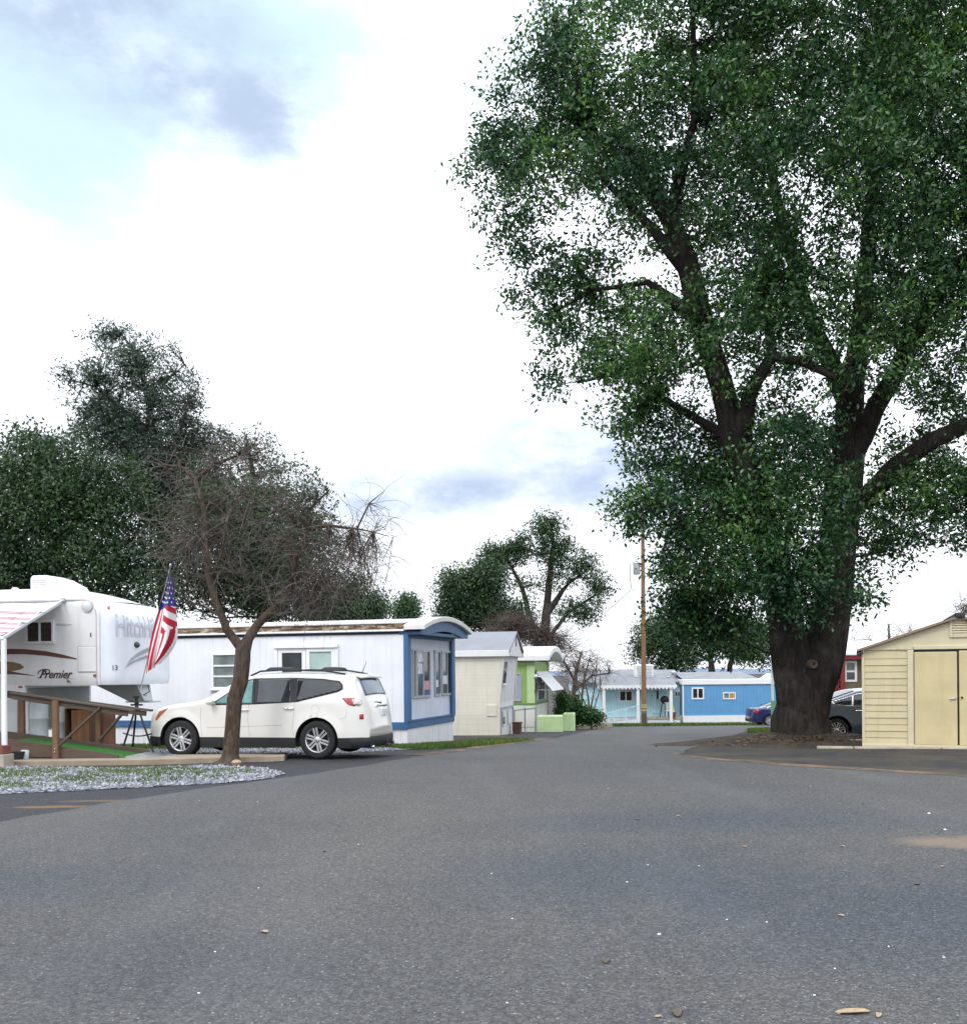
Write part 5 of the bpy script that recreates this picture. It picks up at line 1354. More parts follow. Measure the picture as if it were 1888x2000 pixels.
# rear near wheel hub sits at local (-1.455, .9, .385)
SUV.location = Vector((rw.x, Yr, 0)) - fwd*(-1.455) - lft*.9
SUV.location.z = P(626, 1482.5, Yr).z
body = suv.shell('body', M['suv_paint'], SUV)
suv.strip('cladding', M['black_plastic'], SUV, .22, .43, -2.53, 2.53, .006)
mb = MB(); mb.box(-2.35, 2.35, -.86, .86, .24, .42); mb.build('underbody', M['black_plastic'], SUV)
mb = MB()
for xa in (1.565, -1.455):
    for sg in (1, -1):
        n = 22; prv = None
        for k in range(n+1):
            a = math.pi*k/n - .0; q = (xa + .462*math.cos(a), .385 + .462*math.sin(a))
            if prv: mb.add([(prv[0], sg*.965, prv[1]), (q[0], sg*.965, q[1]), (q[0], sg*.55, q[1]), (prv[0], sg*.55, prv[1])], [(0,1,2,3)])
            prv = q
        mb.add([(xa-.46, sg*.55, .2), (xa+.46, sg*.55, .2), (xa+.46, sg*.55, .86), (xa-.46, sg*.55, .86)], [(0,1,2,3)])
mb.build('wheel_well', M['black_plastic'], SUV)
# bumpers
for e in (-1, 1):
    mb = MB(); side_ = [(x, suv.w(x*e, .40) + .010) for x in np.linspace(2.20, 2.56, 14)]
    ye = side_[-1][1]; loop = [(x, y) for x, y in side_] + [(abs(suv.bx(2.575*e, y)) + .014, y) for y in np.linspace(ye*.97, -ye*.97, 24)] + [(x, -y) for x, y in side_[::-1]]
    n = len(loop)
    for zz, ins in ((.22, .05), (.26, .0), (.42, .0), (.445, .012)): mb.v += [(e*(x - ins*(x > 2.5)), y - math.copysign(ins, y), zz) for x, y in loop]
    for r_ in range(3):
        for i in range(n-1): mb.f.append((r_*n+i, r_*n+i+1, (r_+1)*n+i+1, (r_+1)*n+i)); mb.m.append(0)
    mb.build('bumper', M['black_plastic'], SUV, smooth='all')
gA = [(.84,1.115),(.84,1.13),(.16,1.60),(.0,1.64),(-.06,1.645),(-.10,1.12)]
for sd in (1, -1):
    nm = 'window'
    suv.patch('window_surround', M['black_plastic'], SUV, [(.90,1.085),(.10,1.64),(-.06,1.672),(-.11,1.10)], sd, .004)
    suv.patch('window_surround', M['black_plastic'], SUV, [(-.10,1.10),(-.06,1.672),(-1.0,1.675),(-1.04,1.15)], sd, .004)
    suv.patch('window_surround', M['black_plastic'], SUV, [(-1.03,1.15),(-.99,1.675),(-1.55,1.65),(-1.90,1.60),(-1.985,1.52),(-2.0,1.42),(-1.88,1.36)], sd, .004)
    suv.patch(nm, M['glass_teal'], SUV, [(.80,1.115),(.13,1.60),(-.02,1.635),(-.05,1.12)], sd, .012)
    suv.patch(nm, M['glass_grey'] if False else glass('glass_suv', (.03,.04,.045), .05), SUV, [(-.17,1.125),(-.14,1.64),(-.84,1.645),(-.90,1.15)], sd, .012)
    suv.patch(nm, M['glass_dark'], SUV, [(-1.02,1.175),(-.985,1.64),(-1.55,1.62),(-1.87,1.575),(-1.945,1.50),(-1.955,1.43),(-1.85,1.38)], sd, .013)
    suv.patch('headlight', M['lens_amber'], SUV, [(1.83,1.03),(2.05,.96),(2.22,.80),(2.17,.76),(2.02,.86)], sd, .006)
    suv.patch('taillight', M['lens_red'], SUV, [(-2.00,1.235),(-2.28,1.235),(-2.36,1.11),(-2.30,1.06),(-2.16,1.09)], sd, .012)
    suv.patch('taillight_lens', M['lens_clear'], SUV, [(-2.22,1.21),(-2.42,1.20),(-2.46,1.12),(-2.40,1.07),(-2.28,1.09)], sd, .018)
    for (hx, hz) in ((.12, .99), (-.86, 1.02)):
        mb = MB(); y = suv.w(hx, hz); mb.tube([(hx-.11, sd*(y+.002), hz), (hx-.07, sd*(y+.035), hz), (hx+.07, sd*(y+.035), hz), (hx+.11, sd*(y+.002), hz)], [.012,.016,.016,.012], 8); mb.build('door_handle', M['chrome'], SUV, smooth=True)
    mirror_pod(SUV, suv, .80, 1.10, sd, M['suv_paint'])
    mb = MB()
    suv.line(mb, [(1.08,1.06),(1.10,.80),(1.06,.45)], .009, sd); suv.line(mb, [(.02,1.10),(.04,.80),(-.0,.45)], .009, sd)
    suv.line(mb, [(-.98,1.14),(-.97,.95),(-.93,.60),(-.98,.45)], .009, sd)
    suv.line(mb, [(.95,.62),(-.72,.68)], .012, sd); suv.line(mb, [(-1.95,.80),(-2.1,.84),(-2.12,1.0)], .007, sd)
    if sd == 1: 
        ring = [(-1.43+.085*math.cos(t), 1.0+.085*math.sin(t)) for t in np.linspace(0, 6.2832, 20)]; suv.line(mb, ring, .006, sd)
    mb.build('door_seam', M['trim_grey'], SUV)
    for xa in (1.565, -1.455): wheel(SUV, xa, sd*.86, .385, .245, sd, 6, .085, True)
    # roof rail
    mb = MB(); yy = .66
    rp = [(.12, yy*1.02, suv.ztop(.12)+.02), (-.1, yy*1.03, suv.ztop(-.1)+.075), (-.6, yy*1.03, suv.ztop(-.6)+.08), (-1.5, yy*1.02, suv.ztop(-1.5)+.075), (-1.95, yy, suv.ztop(-1.95)+.02)]
    mb.tube([(x, sd*y, z) for x, y, z in rp], .02, 8); mb.build('roof_rail', M['black_plastic'], SUV, smooth=True)
    suv.patch('sticker', M['lens_red'], SUV, [(-2.40,.80),(-2.40,.90),(-2.48,.90),(-2.48,.80)], sd, .012) if sd == 1 else None
for xb in (-.25, -1.45):
    mb = MB(); z = suv.ztop(xb)+.10; mb.tube([(xb, -.68, z-.02), (xb, -.55, z+.02), (xb, 0, z+.03), (xb, .55, z+.02), (xb, .68, z-.02)], [.03,.03,.03,.03,.03], 8); mb.build('cross_bar', M['black_plastic'], SUV, smooth=True)
suv.topatch('windshield', M['glass_dark'], SUV, .30, .98, .92, .92)
suv.topatch('rear_window', M['glass_blue'], SUV, -2.40, -2.235, .86, .80, eps=.012)
mb = MB(); n = 12
for i in range(n):
    y0 = -.62+1.24*i/n; y1 = -.62+1.24*(i+1)/n
    mb.prism([(-2.15, y0, 1.705), (-2.15, y1, 1.705), (-2.36, y1, 1.655+.01*(1-(y1/.62)**2)), (-2.36, y0, 1.655+.01*(1-(y0/.62)**2))], [(-2.15, y0, 1.735+.02*(1-(y0/.62)**2)), (-2.15, y1, 1.735+.02*(1-(y1/.62)**2)), (-2.36, y1, 1.68+.015*(1-(y1/.62)**2)), (-2.36, y0, 1.68+.015*(1-(y0/.62)**2))])
mb.build('spoiler', M['suv_paint'], SUV, smooth=True)
mb = MB(); mb.box(-2.605, -2.53, -.33, .33, 1.02, 1.07); mb.build('tail_trim', M['chrome'], SUV, bevel=.012)
mb = MB(); mb.box(-2.665, -2.56, -.16, .16, .83, .985); mb.build('licence_plate', M['paper_white'], SUV, bevel=.01)
mb = MB(); mb.box(-2.74, -2.60, -.045, .045, .24, .33); mb.box(-2.80, -2.72, -.12, .12, .20, .25); mb.build('tow_hitch', M['steel_dark'], SUV, bevel=.006)
for yy in (.62, -.62):
    mb = MB(); mb.tube([(-2.40, yy, .24), (-2.66, yy, .235)], .038, 12); mb.build('exhaust', M['chrome'], SUV, smooth=True)
mb = MB(); mb.tube([(-2.02, -.15, suv.ztop(-2.0)+.03), (-2.14, -.15, suv.ztop(-2.0)+.30)], [.012, .005], 6); mb.build('antenna', M['black_plastic'], SUV)
mb = MB(); mb.tube([(-2.56, -.05, 1.10), (-2.53, .30, 1.13)], [.02, .008], 6); mb.build('rear_wiper', M['black_plastic'], SUV)
mb = MB(); 
for k in range(4): mb.box(2.665 - .01*k, 2.70 - .01*k, -.5, .5, .56+.075*k, .61+.075*k)
mb.build('grille', M['black_plastic'], SUV, bevel=.006)

# tighten the overhangs and the roof height to the proportions in view
for o_ in [o for o in bpy.data.objects if o.type == 'MESH' and (o.parent == SUV or (o.parent and o.parent.parent == SUV))]:
    for v in o_.data.vertices:
        x, y, z = v.co
        if x > 2.025: x = 2.025 + (x - 2.025)*.70
        if x < -1.915: x = -1.915 + (x + 1.915)*.84
        if z > 1.1: z = 1.1 + (z - 1.1)*.925
        v.co = (x, y, z)
    o_.data.update()

# --- sedans
def sedan(name_label, mat, loc, rz, L=4.57, W=1.80, H=1.44, spokes=5, hub=True, rim=.70):
    c = Car(L, W, [(-L/2,.40),(-L/2+.015,.70),(-L/2+.05,.98),(-L/2+.12,1.05),(-1.75,1.10),(-1.45,1.17),(-.72,1.41),(-.35,H),(.1,H),(.45,1.385),(1.25,1.02),(1.5,.98),(1.95,.86),(2.14,.76),(2.23,.62),(L/2,.40)], .24, (1.35, -1.35), .40, .325, .98, H, .20, .09, .6, .24)
    t = thing('parked_car', name_label, 'car', loc, rz)
    c.shell('body', mat, t)
    mb = MB(); mb.box(-2.05, 2.05, -.78, .78, .18, .3); mb.build('underbody', M['black_plastic'], t)
    mb = MB()
    for xa in (1.35, -1.35):
        for sg in (1, -1):
            n = 18; prv = None
            for k in range(n+1):
                a = math.pi*k/n; q = (xa+.405*math.cos(a), .325+.405*math.sin(a))
                if prv: mb.add([(prv[0], sg*.86, prv[1]), (q[0], sg*.86, q[1]), (q[0], sg*.5, q[1]), (prv[0], sg*.5, prv[1])], [(0,1,2,3)])
                prv = q
            mb.add([(xa-.4, sg*.5, .15), (xa+.4, sg*.5, .15), (xa+.4, sg*.5, .75), (xa-.4, sg*.5, .75)], [(0,1,2,3)])
    mb.build('wheel_well', M['black_plastic'], t)
    for sd in (1, -1):
        c.patch('window_trim', M['chrome'], t, [(.98,.965),(.30,1.345),(-.2,1.375),(-.75,1.335),(-1.50,1.105),(-1.45,1.06),(-1.2,1.0),(-.5,.975)], sd, .003)
        c.patch('window', M['glass_dark'], t, [(.93,.985),(.28,1.325),(-.06,1.345),(-.08,.99)], sd, .008)
        c.patch('window', M['glass_dark'], t, [(-.12,.99),(-.10,1.345),(-.5,1.345),(-.70,1.325),(-.86,1.28),(-.90,1.00)], sd, .008)
        c.patch('window', M['glass_dark'], t, [(-.94,1.01),(-.90,1.265),(-1.42,1.10),(-1.40,1.065),(-1.2,1.02)], sd, .008)
        c.patch('taillight', M['lens_red'], t, [(-1.88,.94),(-2.08,.96),(-2.24,.90),(-2.26,.78),(-2.05,.78)], sd, .008)
        c.patch('headlight', M['lens_clear'], t, [(1.70,.80),(1.95,.78),(2.15,.68),(2.0,.63)], sd, .008)
        for hx in (-.78, .18):
            mb = MB(); y = c.w(hx, .86); mb.tube([(hx-.1, sd*(y+.002), .86), (hx-.06, sd*(y+.03), .865), (hx+.06, sd*(y+.03), .865), (hx+.1, sd*(y+.002), .86)], .013, 8); mb.build('door_handle', M['chrome'], t, smooth=True)
        mb = MB(); c.line(mb, [(-.10,.97),(-.08,.6),(-.12,.28)], .009, sd); c.line(mb, [(-.93,1.0),(-.97,.75),(-1.0,.62)], .009, sd); c.line(mb, [(.95,.95),(1.0,.6),(.92,.28)], .009, sd); mb.build('door_seam', M['seam'], t)
        mb = MB(); c.line(mb, [(-.95,.40),(.95,.38)], .05, sd, .012); mb.build('side_moulding', mat, t)
        mirror_pod(t, c, .85, .98, sd, mat)
        for xa in (1.35, -1.35): wheel(t, xa, sd*.79, .325, .205, sd, spokes, .06, True, rr=rim)
    c.topatch('windshield', M['glass_dark'], t, .48, 1.18, .92, .92); c.topatch('rear_window', M['glass_dark'], t, -1.42, -.78, .9, .9)
    return t
# grey sedan between oak and shed: rear wheel at px 1631, 1427
Yg = 27.0; p = P(1632, 1426, Yg); rz = R(-3)
fx = Vector((math.cos(rz), math.sin(rz), 0)); rt = Vector((fx.y, -fx.x, 0))
loc = Vector((p.x, Yg, 0)) + fx*1.35 - rt*.79; loc.z = p.z - .325
sedan('slate grey sedan parked between the oak trunk and the tan shed', M['grey_car'], tuple(loc), rz, spokes=7)
Yn = 58.0; p = P(1501, 1407, Yn); rz = R(4)
fx = Vector((math.cos(rz), math.sin(rz), 0)); rt = Vector((fx.y, -fx.x, 0))
loc = Vector((p.x, Yn, 0)) + fx*1.35 - rt*.79; loc.z = P(1501, 1418, Yn).z
sedan('dark navy sedan far down the road, its tail showing left of the oak', M['navy_car'], tuple(loc), rz, spokes=9)

# ------------------------------------------------------------------ camper trailer
TR = thing('camper_trailer', 'white fifth wheel camper trailer with brown swoosh stripes and awning at the left edge', 'camper', (-7.39, 20.19, -.15), R(-11))
TW = 2.44; NOSE = -.62
def trp(px, py, yv=0): q = hit(TR, px, py, 1, yv); return q.x, q.z
zB = trp(195, 1338)[1]; zT = 3.60; zBl = .55
# plan outline: near side, rounded front, far side
def outline(s):
    """arc length s from the cap seam on the near side (s<0 runs back along the side)"""
    if s <= 0: return (NOSE + s, 0.0)
    t = min(1, s / CAPL); a = math.pi * (t)  # superellipse front
    i = min(len(OUT)-1, int(t*(len(OUT)-1))); return OUT[i]
OUT = []
for k in range(121):
    a = math.pi*k/120
    cy = -math.cos(a); sx = math.sin(a)
    e = 2/3.0
    OUT.append((NOSE + .45*abs(sx)**e, TW/2 + TW/2*math.copysign(abs(cy)**e, cy)))
acc = [0]
for a, b in zip(OUT, OUT[1:]): acc.append(acc[-1] + math.hypot(b[0]-a[0], b[1]-a[1]))
CAPL = acc[-1]
def out_s(s):
    if s <= 0: return Vector((NOSE + s, 0, 0)), Vector((0, -1, 0))
    if s >= CAPL: return Vector((NOSE - (s - CAPL), TW, 0)), Vector((0, 1, 0))
    i = int(np.searchsorted(acc, s)); i = max(1, min(i, len(acc)-1)); f = (s - acc[i-1])/(acc[i]-acc[i-1])
    a = Vector((*OUT[i-1], 0)); b = Vector((*OUT[i], 0)); d = (b-a).normalized()
    return a.lerp(b, f), Vector((d.y, -d.x, 0))
def ztx(x):
    x = x - .66*max(0, (x - NOSE)/.45); t = max(0, min(1, (x + 2.3)/2.3)); return zT - .62*t**1.9
def cap_pt(s, z, eps=0.0):
    p, n = out_s(s); q = p + n*eps
    d = ztx(p.x) - z; r = .22 + .36*max(0, (p.x - NOSE)/.45)
    ins = (r - math.sqrt(max(0, r*r - (r-d)**2))) if d < r else 0
    if z < zB + .06: ins += .03*(1 - (z - zB)/.06)
    q = q - n*ins
    return Vector((q.x, q.y, z))
nz = 34
S_side = list(np.linspace(-7.0, -1.75, 12)) + list(np.linspace(-1.7, 0, 16)); S_cap = [acc[k] for k in range(2, 119)]; S_far = [CAPL + s for s in list(np.linspace(0, 1.7, 16)) + list(np.linspace(1.75, 7.0, 12))]
def skin(S):
    mb = MB()
    for s in S:
        zt_ = ztx(out_s(s)[0].x)
        for k in range(nz+1): mb.v.append(tuple(cap_pt(s, zB + (zt_ - .002 - zB)*(1-(1-k/nz)**1.9))))
    n = nz + 1
    for i in range(len(S)-1):
        for j in range(n-1): mb.f.append((i*n+j, i*n+j+1, (i+1)*n+j+1, (i+1)*n+j)); mb.m.append(0)
    return mb
def deck(Sa, Sb, mb):
    o = len(mb.v); n = 15
    for sa, sb in zip(Sa, Sb):
        pa = out_s(sa)[0]; zt_ = ztx(pa.x) - .002; a_ = cap_pt(sa, zt_); b_ = cap_pt(sb, zt_)
        for k in range(n):
            t = k/(n-1); q = a_.lerp(b_, t); q.z += .07*(1 - max(0, (pa.x - NOSE)/.45))*(1 - (2*t-1)**2); mb.v.append(tuple(q))
    for i in range(len(Sa)-1):
        for k in range(n-1): mb.f.append((o+i*n+k, o+i*n+k+1, o+(i+1)*n+k+1, o+(i+1)*n+k)); mb.m.append(0)
mb = skin(S_side); mb2 = skin(S_far); mb.add(mb2.v, mb2.f); deck(S_side, S_far[::-1], mb)
fl = [cap_pt(s, zB) for s in S_side[:1] + S_cap + S_far[-1:]]; mb.add([tuple(p) for p in fl], [tuple(range(len(fl)))[::-1]])
mb.build('body', M['gelcoat'], TR, smooth=True, weld=.003)
SC = [0.0] + S_cap + [CAPL]; mb = skin(SC); hN = len(SC)//2 + 1; deck(SC[:hN], SC[::-1][:hN], mb); mb.build('front_cap', M['cap_gel'], TR, smooth='all', weld=.003)
# moulding between side and cap
mb = MB(); zmo = trp(180, 1170)[1]
path = [cap_pt(-.02, zB + .01, .015)] + [cap_pt(-.02, z, .015) for z in np.linspace(zB + .1, zmo - .35, 8)]
for a in np.linspace(0, math.pi/2, 8)[1:]:
    path.append(cap_pt(-.02 - .35*(1 - math.cos(a)), zmo - .35 + .35*math.sin(a), .015))
path += [cap_pt(s, zmo + .02*min(1, -s-.4), .015) for s in np.linspace(-.6, -7.0, 10)]
mb.tube(path, .035, 8); mb.build('moulding', M['gelcoat'], TR, smooth=True)
mb = MB(); mb.tube([p + Vector((-.045, -.004, -.04)) for p in path], .012, 6); mb.build('seam_line', M['trim_grey'], TR)
# lower body
xl_ = trp(47, 1340)[0]
mb = MB(); mb.box(-7.6, xl_, 0.002, TW - .002, zBl, zB + .002); mb.build('lower_body', M['gelcoat'], TR, bevel=.03)
mb = MB(); mb.box(xl_ + .001, xl_ + .012, .08, TW - .10, zBl + .05, zB - .06); mb.box(xl_ + .012, xl_ + .03, .15, 1.9, zB - .10, zB - .07); mb.build('front_bulkhead', M['bulkhead'], TR, bevel=.004)
mb = MB(); mb.box(-7.4, -.75, .03, TW - .03, zB - .012, zB + .0); mb.build('overhang_rail', M['trim_grey'], TR)
# pin box, hoses
mb = MB(); pbz = zB - .013
mb.prism([(-1.35, .95, pbz), (-.35, .95, pbz), (-.35, 1.5, pbz), (-1.35, 1.5, pbz)], [(-.62, 1.05, pbz - .36), (-.22, 1.05, pbz - .36), (-.22, 1.4, pbz - .36), (-.62, 1.4, pbz - .36)]); mb.box(-.66, -.05, 1.0, 1.45, pbz - .39, pbz - .362); mb.build('pin_box', M['frame_grey'], TR, bevel=.02)
for k in range(3):
    m = MB(); a = -.12 + k*.05; m.tube([(a, 1.0 - .08*k, pbz), (a+.06, 1.0 - .1*k, pbz - .15), (a+.02, .95 - .1*k, pbz - .26 + .04*k), (a - .08, .98 - .1*k, pbz - .22)], .012, 6); m.build('hose', M['tank_white'] if k < 2 else M['black_plastic'], TR)
# side window
xa, za = trp(50, 1212); xb, zb = trp(107, 1257)
window(TR, 'y', xa, xb, zb, za, M['white_paint'], [M['glass_brown']]*2, 0, .05)
# round light, marker lamps, hatch
x, z = trp(171, 1184); mb = MB(); mb.lathe([(.001, -.05), (.08, -.045), (.115, -.025), (.12, .0)], 24, (x, 0, z), 'y'); rl = mb.build('round_vent', M['tank_white'], TR, smooth=True)
mb = MB(); mb.lathe([(.10, -.032), (.125, -.03), (.125, 0)], 24, (x, 0, z), 'y'); mb.build('rim', M['trim_grey'], rl)
def on_side(name, mat, px0, py0, px1, py1, d=.02, bevel=.006):
    xa, za = trp(px0, py0); xb, zb = trp(px1, py1); m = MB(); pb(m, 'y', min(xa, xb), max(xa, xb), min(za, zb), max(za, zb), -.004, d); return m.build(name, mat, TR, bevel=bevel)
on_side('marker_lamp', M['lens_red'], 183, 1317, 190.5, 1321.5, .03); on_side('marker_lamp', M['lens_red'], 37, 1340, 43.5, 1344, .03)
h_ = on_side('storage_hatch', M['gelcoat'], 153, 1264, 191, 1312, .018, .03)
xa, za = trp(151.5, 1262); xb, zb = trp(192.5, 1314); m = MB(); pb(m, 'y', xa, xb, zb, za, -.004, .006); m.build('hatch_seal', M['trim_grey'], TR, bevel=.03)
on_side('handle_mark', M['black_ink'], 176.5, 1236, 178.5, 1244, .01, .002)
# cap point for a pixel: solve s on the curved cap
def cap_s(px, z0=None, py=None):
    best = None
    for s in np.linspace(0, CAPL*.95, 600):
        z = z0
        p = xf(TR) @ cap_pt(s, z)
        u = ((p.x*CT - (p.z-CAMZ)*ST)/p.y); pxx = CX + F*u
        if best is None or abs(pxx - px) < best[0]: best = (abs(pxx-px), s)
        if pxx > px + 30: break
    return best[1]
def cap_uv(px, py):
    z = 2.4
    for _ in range(4):
        s = cap_s(px, z); p = xf(TR) @ cap_pt(s, z); u, v = ray(px, py); z = CAMZ + v*p.y
    return s, z
def cap_mesh(name, mat, vs, fs, eps=.012):
    mb = MB(); mb.add([tuple(cap_pt(s, z, eps)) for s, z in vs], fs); o = mb.build(name, mat, TR)
    so = o.modifiers.new('thick', 'SOLIDIFY'); so.thickness = .006; so.offset = -1; return o
def cap_text(name, txt, px0, py0, px1, py1, mat, fit=True, count=None, shear=0, bold=0):
    vs, fs = text_mesh(txt, 1.0, shear, bold)
    X0 = min(v.x for v in vs); X1 = max(v.x for v in vs); Y0 = min(v.y for v in vs); Y1 = max(v.y for v in vs)
    sa, za = cap_uv(px0, py1); sb, _ = cap_uv(px1, py1); _, zt = cap_uv(px0, py0)
    return cap_mesh(name, mat, [(sa + (v.x-X0)/(X1-X0)*(sb-sa), za + (v.y-Y0)/(Y1-Y0)*(zt-za)) for v in vs], fs)
cap_text('lettering', 'HitchHiker', 226, 1186, 322, 1229, M['faded_ink'], bold=.012)
cap_text('number_plate', '13', 220, 1285, 229, 1295, M['black_ink'])
def cap_poly(name, mat, pts, eps=.010):
    uv = [cap_uv(*p) for p in pts]; return cap_mesh(name, mat, uv, [tuple(range(len(uv)))], eps)
cap_poly('marker_lamp', M['lens_red'], [(210, 1170), (215, 1170), (215, 1175.5), (210, 1175.5)], .02)
s_, z_ = cap_uv(266.5, 1246); c = cap_pt(s_, z_, .02); _, nrm = out_s(s_)
mb = MB(); mb.lathe([(.001, .03), (.05, .025), (.07, .0), (.07, -.04)], 12, (0, 0, 0), 'y'); 
rot = nrm.to_track_quat('Y', 'Z').to_matrix(); mb.v = [tuple(Vector((v[0]*1.2, v[1], v[2]))) for v in mb.v]; mb.v = [tuple(c + rot @ Vector(v)) for v in mb.v]; mb.build('docking_light', M['glass_dark'], TR, smooth=True)
def swoosh(n, f):
    return [f(t) for t in np.linspace(0, 1, n)]
def cap_swoosh(name, mat, a, b, c, w):
    """tapered stroke along a quadratic curve in pixels"""
    up, dn = [], []
    for t in np.linspace(0, 1, 12):
        x = (1-t)**2*a[0]+2*t*(1-t)*b[0]+t*t*c[0]; y = (1-t)**2*a[1]+2*t*(1-t)*b[1]+t*t*c[1]; ww = w*math.sin(math.pi*min(1, t*.7+.02))
        up.append((x, y-ww)); dn.append((x, y+ww*.3))
    uv = [cap_uv(*p) for p in up] + [cap_uv(*p) for p in dn]; n = len(up)
    cap_mesh(name, mat, uv, [(i, i+1, n+i+1, n+i) for i in range(n-1)])
cap_swoosh('decal_stripe', M['grey_decal'], (248, 1283), (266, 1263), (312, 1250), 6)
cap_swoosh('decal_stripe', M['grey_decal'], (243, 1291), (262, 1274), (314, 1265), 4)
# side decals
def side_strip(name, mat, top, bot):
    up = [trp(*p) for p in top]; dn = [trp(*p) for p in bot]; mb = MB(); n = len(up)
    a = [(x, -.008, z) for x, z in up]; b = [(x, -.008, z) for x, z in dn]; a2 = [(x, .001, z) for x, z in up]; b2 = [(x, .001, z) for x, z in dn]
    v = a+b+a2+b2; f = [(i, i+1, n+i+1, n+i) for i in range(n-1)]
    f += [(i, 2*n+i, 2*n+i+1, i+1) for i in range(n-1)] + [(n+i, n+i+1, 3*n+i+1, 3*n+i) for i in range(n-1)]
    mb.add(v, f); return mb.build(name, mat, TR)
side_strip('decal_stripe', M['brown_decal'], [(-60,1272),(-20,1269),(20,1267.5),(50,1268),(90,1272),(120,1278),(150,1286)], [(-60,1290),(-20,1283),(20,1278),(50,1278),(90,1281),(120,1285),(150,1288)])
side_strip('decal_stripe', M['brown_decal'], [(154,1287.3),(165,1289),(181,1294)], [(154,1289),(165,1291),(181,1294.6)])
side_strip('decal_stripe', M['brown_decal'], [(-40,1300),(0,1306),(30,1313),(68,1319.5)], [(-40,1318),(0,1317),(30,1317.5),(68,1320)])
side_strip('decal_swirl', M['tan_decal'], [(-40,1290),(0,1291.5),(25,1293),(40,1297),(47,1303)], [(-40,1313),(0,1311),(25,1311),(40,1308),(47,1303.6)])
side_strip('decal_stripe', M['trim_grey'], [(110,1218),(125,1218),(140,1219.5)], [(110,1222),(125,1222),(140,1220.2)])
def side_text(name, txt, px0, py0, px1, py1, mat, shear=0, bold=0):
    vs, fs = text_mesh(txt, 1.0, shear, bold); X0 = min(v.x for v in vs); X1 = max(v.x for v in vs); Y0 = min(v.y for v in vs); Y1 = max(v.y for v in vs)
    xa, zb = trp(px0, py1); xb, za = trp(px1, py0); mb = MB()
    mb.add([(xa + (v.x-X0)/(X1-X0)*(xb-xa), -.012, zb + (v.y-Y0)/(Y1-Y0)*(za-zb)) for v in vs], fs); o = mb.build(name, mat, TR)
    so = o.modifiers.new('thick', 'SOLIDIFY'); so.thickness = .008; so.offset = -1; return o
side_text('lettering', 'Premier', 78, 1308.5, 142, 1325.5, M['maroon_ink'], shear=.45, bold=.02)
# flourish of the capital letter
mb = MB()
for cv, r_ in (([(74,1318),(76,1312),(82,1308.5),(90,1307.5),(97,1309),(98,1313),(93,1316.5),(87,1317)], .012), ([(88,1308.5),(84,1316),(79,1323),(74,1324.5)], .012), ([(128,1325.5),(142,1325.2)], .005)):
    mb.tube([(trp(*q)[0], -.010, trp(*q)[1]) for q in cv], [r_*.5]+[r_]*(len(cv)-2)+[r_*.5], 6)
mb.build('lettering_flourish', M['maroon_ink'], TR)
mb = MB(); 
for (a, b) in (((131,1327),(133,1333)), ((134,1328),(136,1333)), ((131,1332.5),(138,1332))): mb.bar((trp(*a)[0], -.006, trp(*a)[1]), (trp(*b)[0], -.006, trp(*b)[1]), .01, .012)
mb.build('badge', M['black_ink'], TR)
# roof air conditioner and small vent
xa_, _ = trp(78, 1150, 1.2); xb_, _ = trp(160, 1150, 1.2)
mb = MB(); zr_ = zT; prof = [(xa_, zr_), (xa_, zr_+.33), (xa_+.06, zr_+.37), (xa_+.38, zr_+.37), (xa_+.62, zr_+.30), (xb_-.08, zr_+.12), (xb_, zr_)]
mb.prism([(x, .85, z) for x, z in prof], [(x, 1.55, z) for x, z in prof]); acu = mb.build('air_conditioner', M['clean_white'], TR, bevel=.04, seg=3)
mb = MB()
for k in range(4): mb.box(xa_+.07, xa_+.40, .838, .846, zr_+.10+.05*k, zr_+.12+.05*k)
mb.build('grille', M['trim_grey'], acu)
xv, _ = trp(30, 1155, .8); mb = MB(); mb.lathe([(.09, 0), (.09, .05), (.06, .10), (.001, .11)], 12, (xv, .8, zT)); mb.build('roof_vent', M['clean_white'], TR, smooth=True)
# awning
xo, zo = trp(124, 1176); ax = xo
inv = xf(TR).inverted(); oc = inv @ P(7, 1246, 18.1); zo2 = oc.z; yo = oc.y; axo = oc.x
mb = MB(); n = 13; lenA = 5.2
for k in range(n):
    t0, t1 = k/n, (k+1)/n
    for i in range(10):
        xA = ax - .06 - lenA*i/10; xB = ax - .06 - lenA*(i+1)/10
        def aw_pt(x, t):
            sag = -.06*math.sin(math.pi*t)*(1 + .3*math.sin(x*3))
            return (x + (axo - ax)*t, yo*t - .02*(1-t), zo - .0 + (zo2 - zo + .05)*t + sag + .012*math.sin(x*7 + t*4))
        red = (k % 2 == 1) and k > 1
        mb.add([aw_pt(xA, t0), aw_pt(xB, t0), aw_pt(xB, t1), aw_pt(xA, t1)], [(0,1,2,3)], 1 if red else 0)
mb.v = [v for v in mb.v]
fab = mb.build('awning', [M['awn_white'], M['awn_red']], TR, smooth='all')
so = fab.modifiers.new('thick', 'SOLIDIFY'); so.thickness = .004
mb = MB(); mb.bar((ax, -.03, zo + .02), (axo, yo, zo2), .05, .06); mb.bar((ax + .01, -.06, zo + .05), (ax + .01, .01, zo + .05), .1, .1); 
for t in (.42, .72): xm = ax + (axo-ax)*t; mb.tube([(xm, yo*(t-.06), zo + (zo2-zo)*(t-.06) + .03), (xm - .03, yo*t, zo + (zo2-zo)*t + .09), (xm, yo*(t+.06), zo + (zo2-zo)*(t+.06) + .03)], .02, 6)
mb.build('awning_arm', M['alu'], TR, bevel=.008)
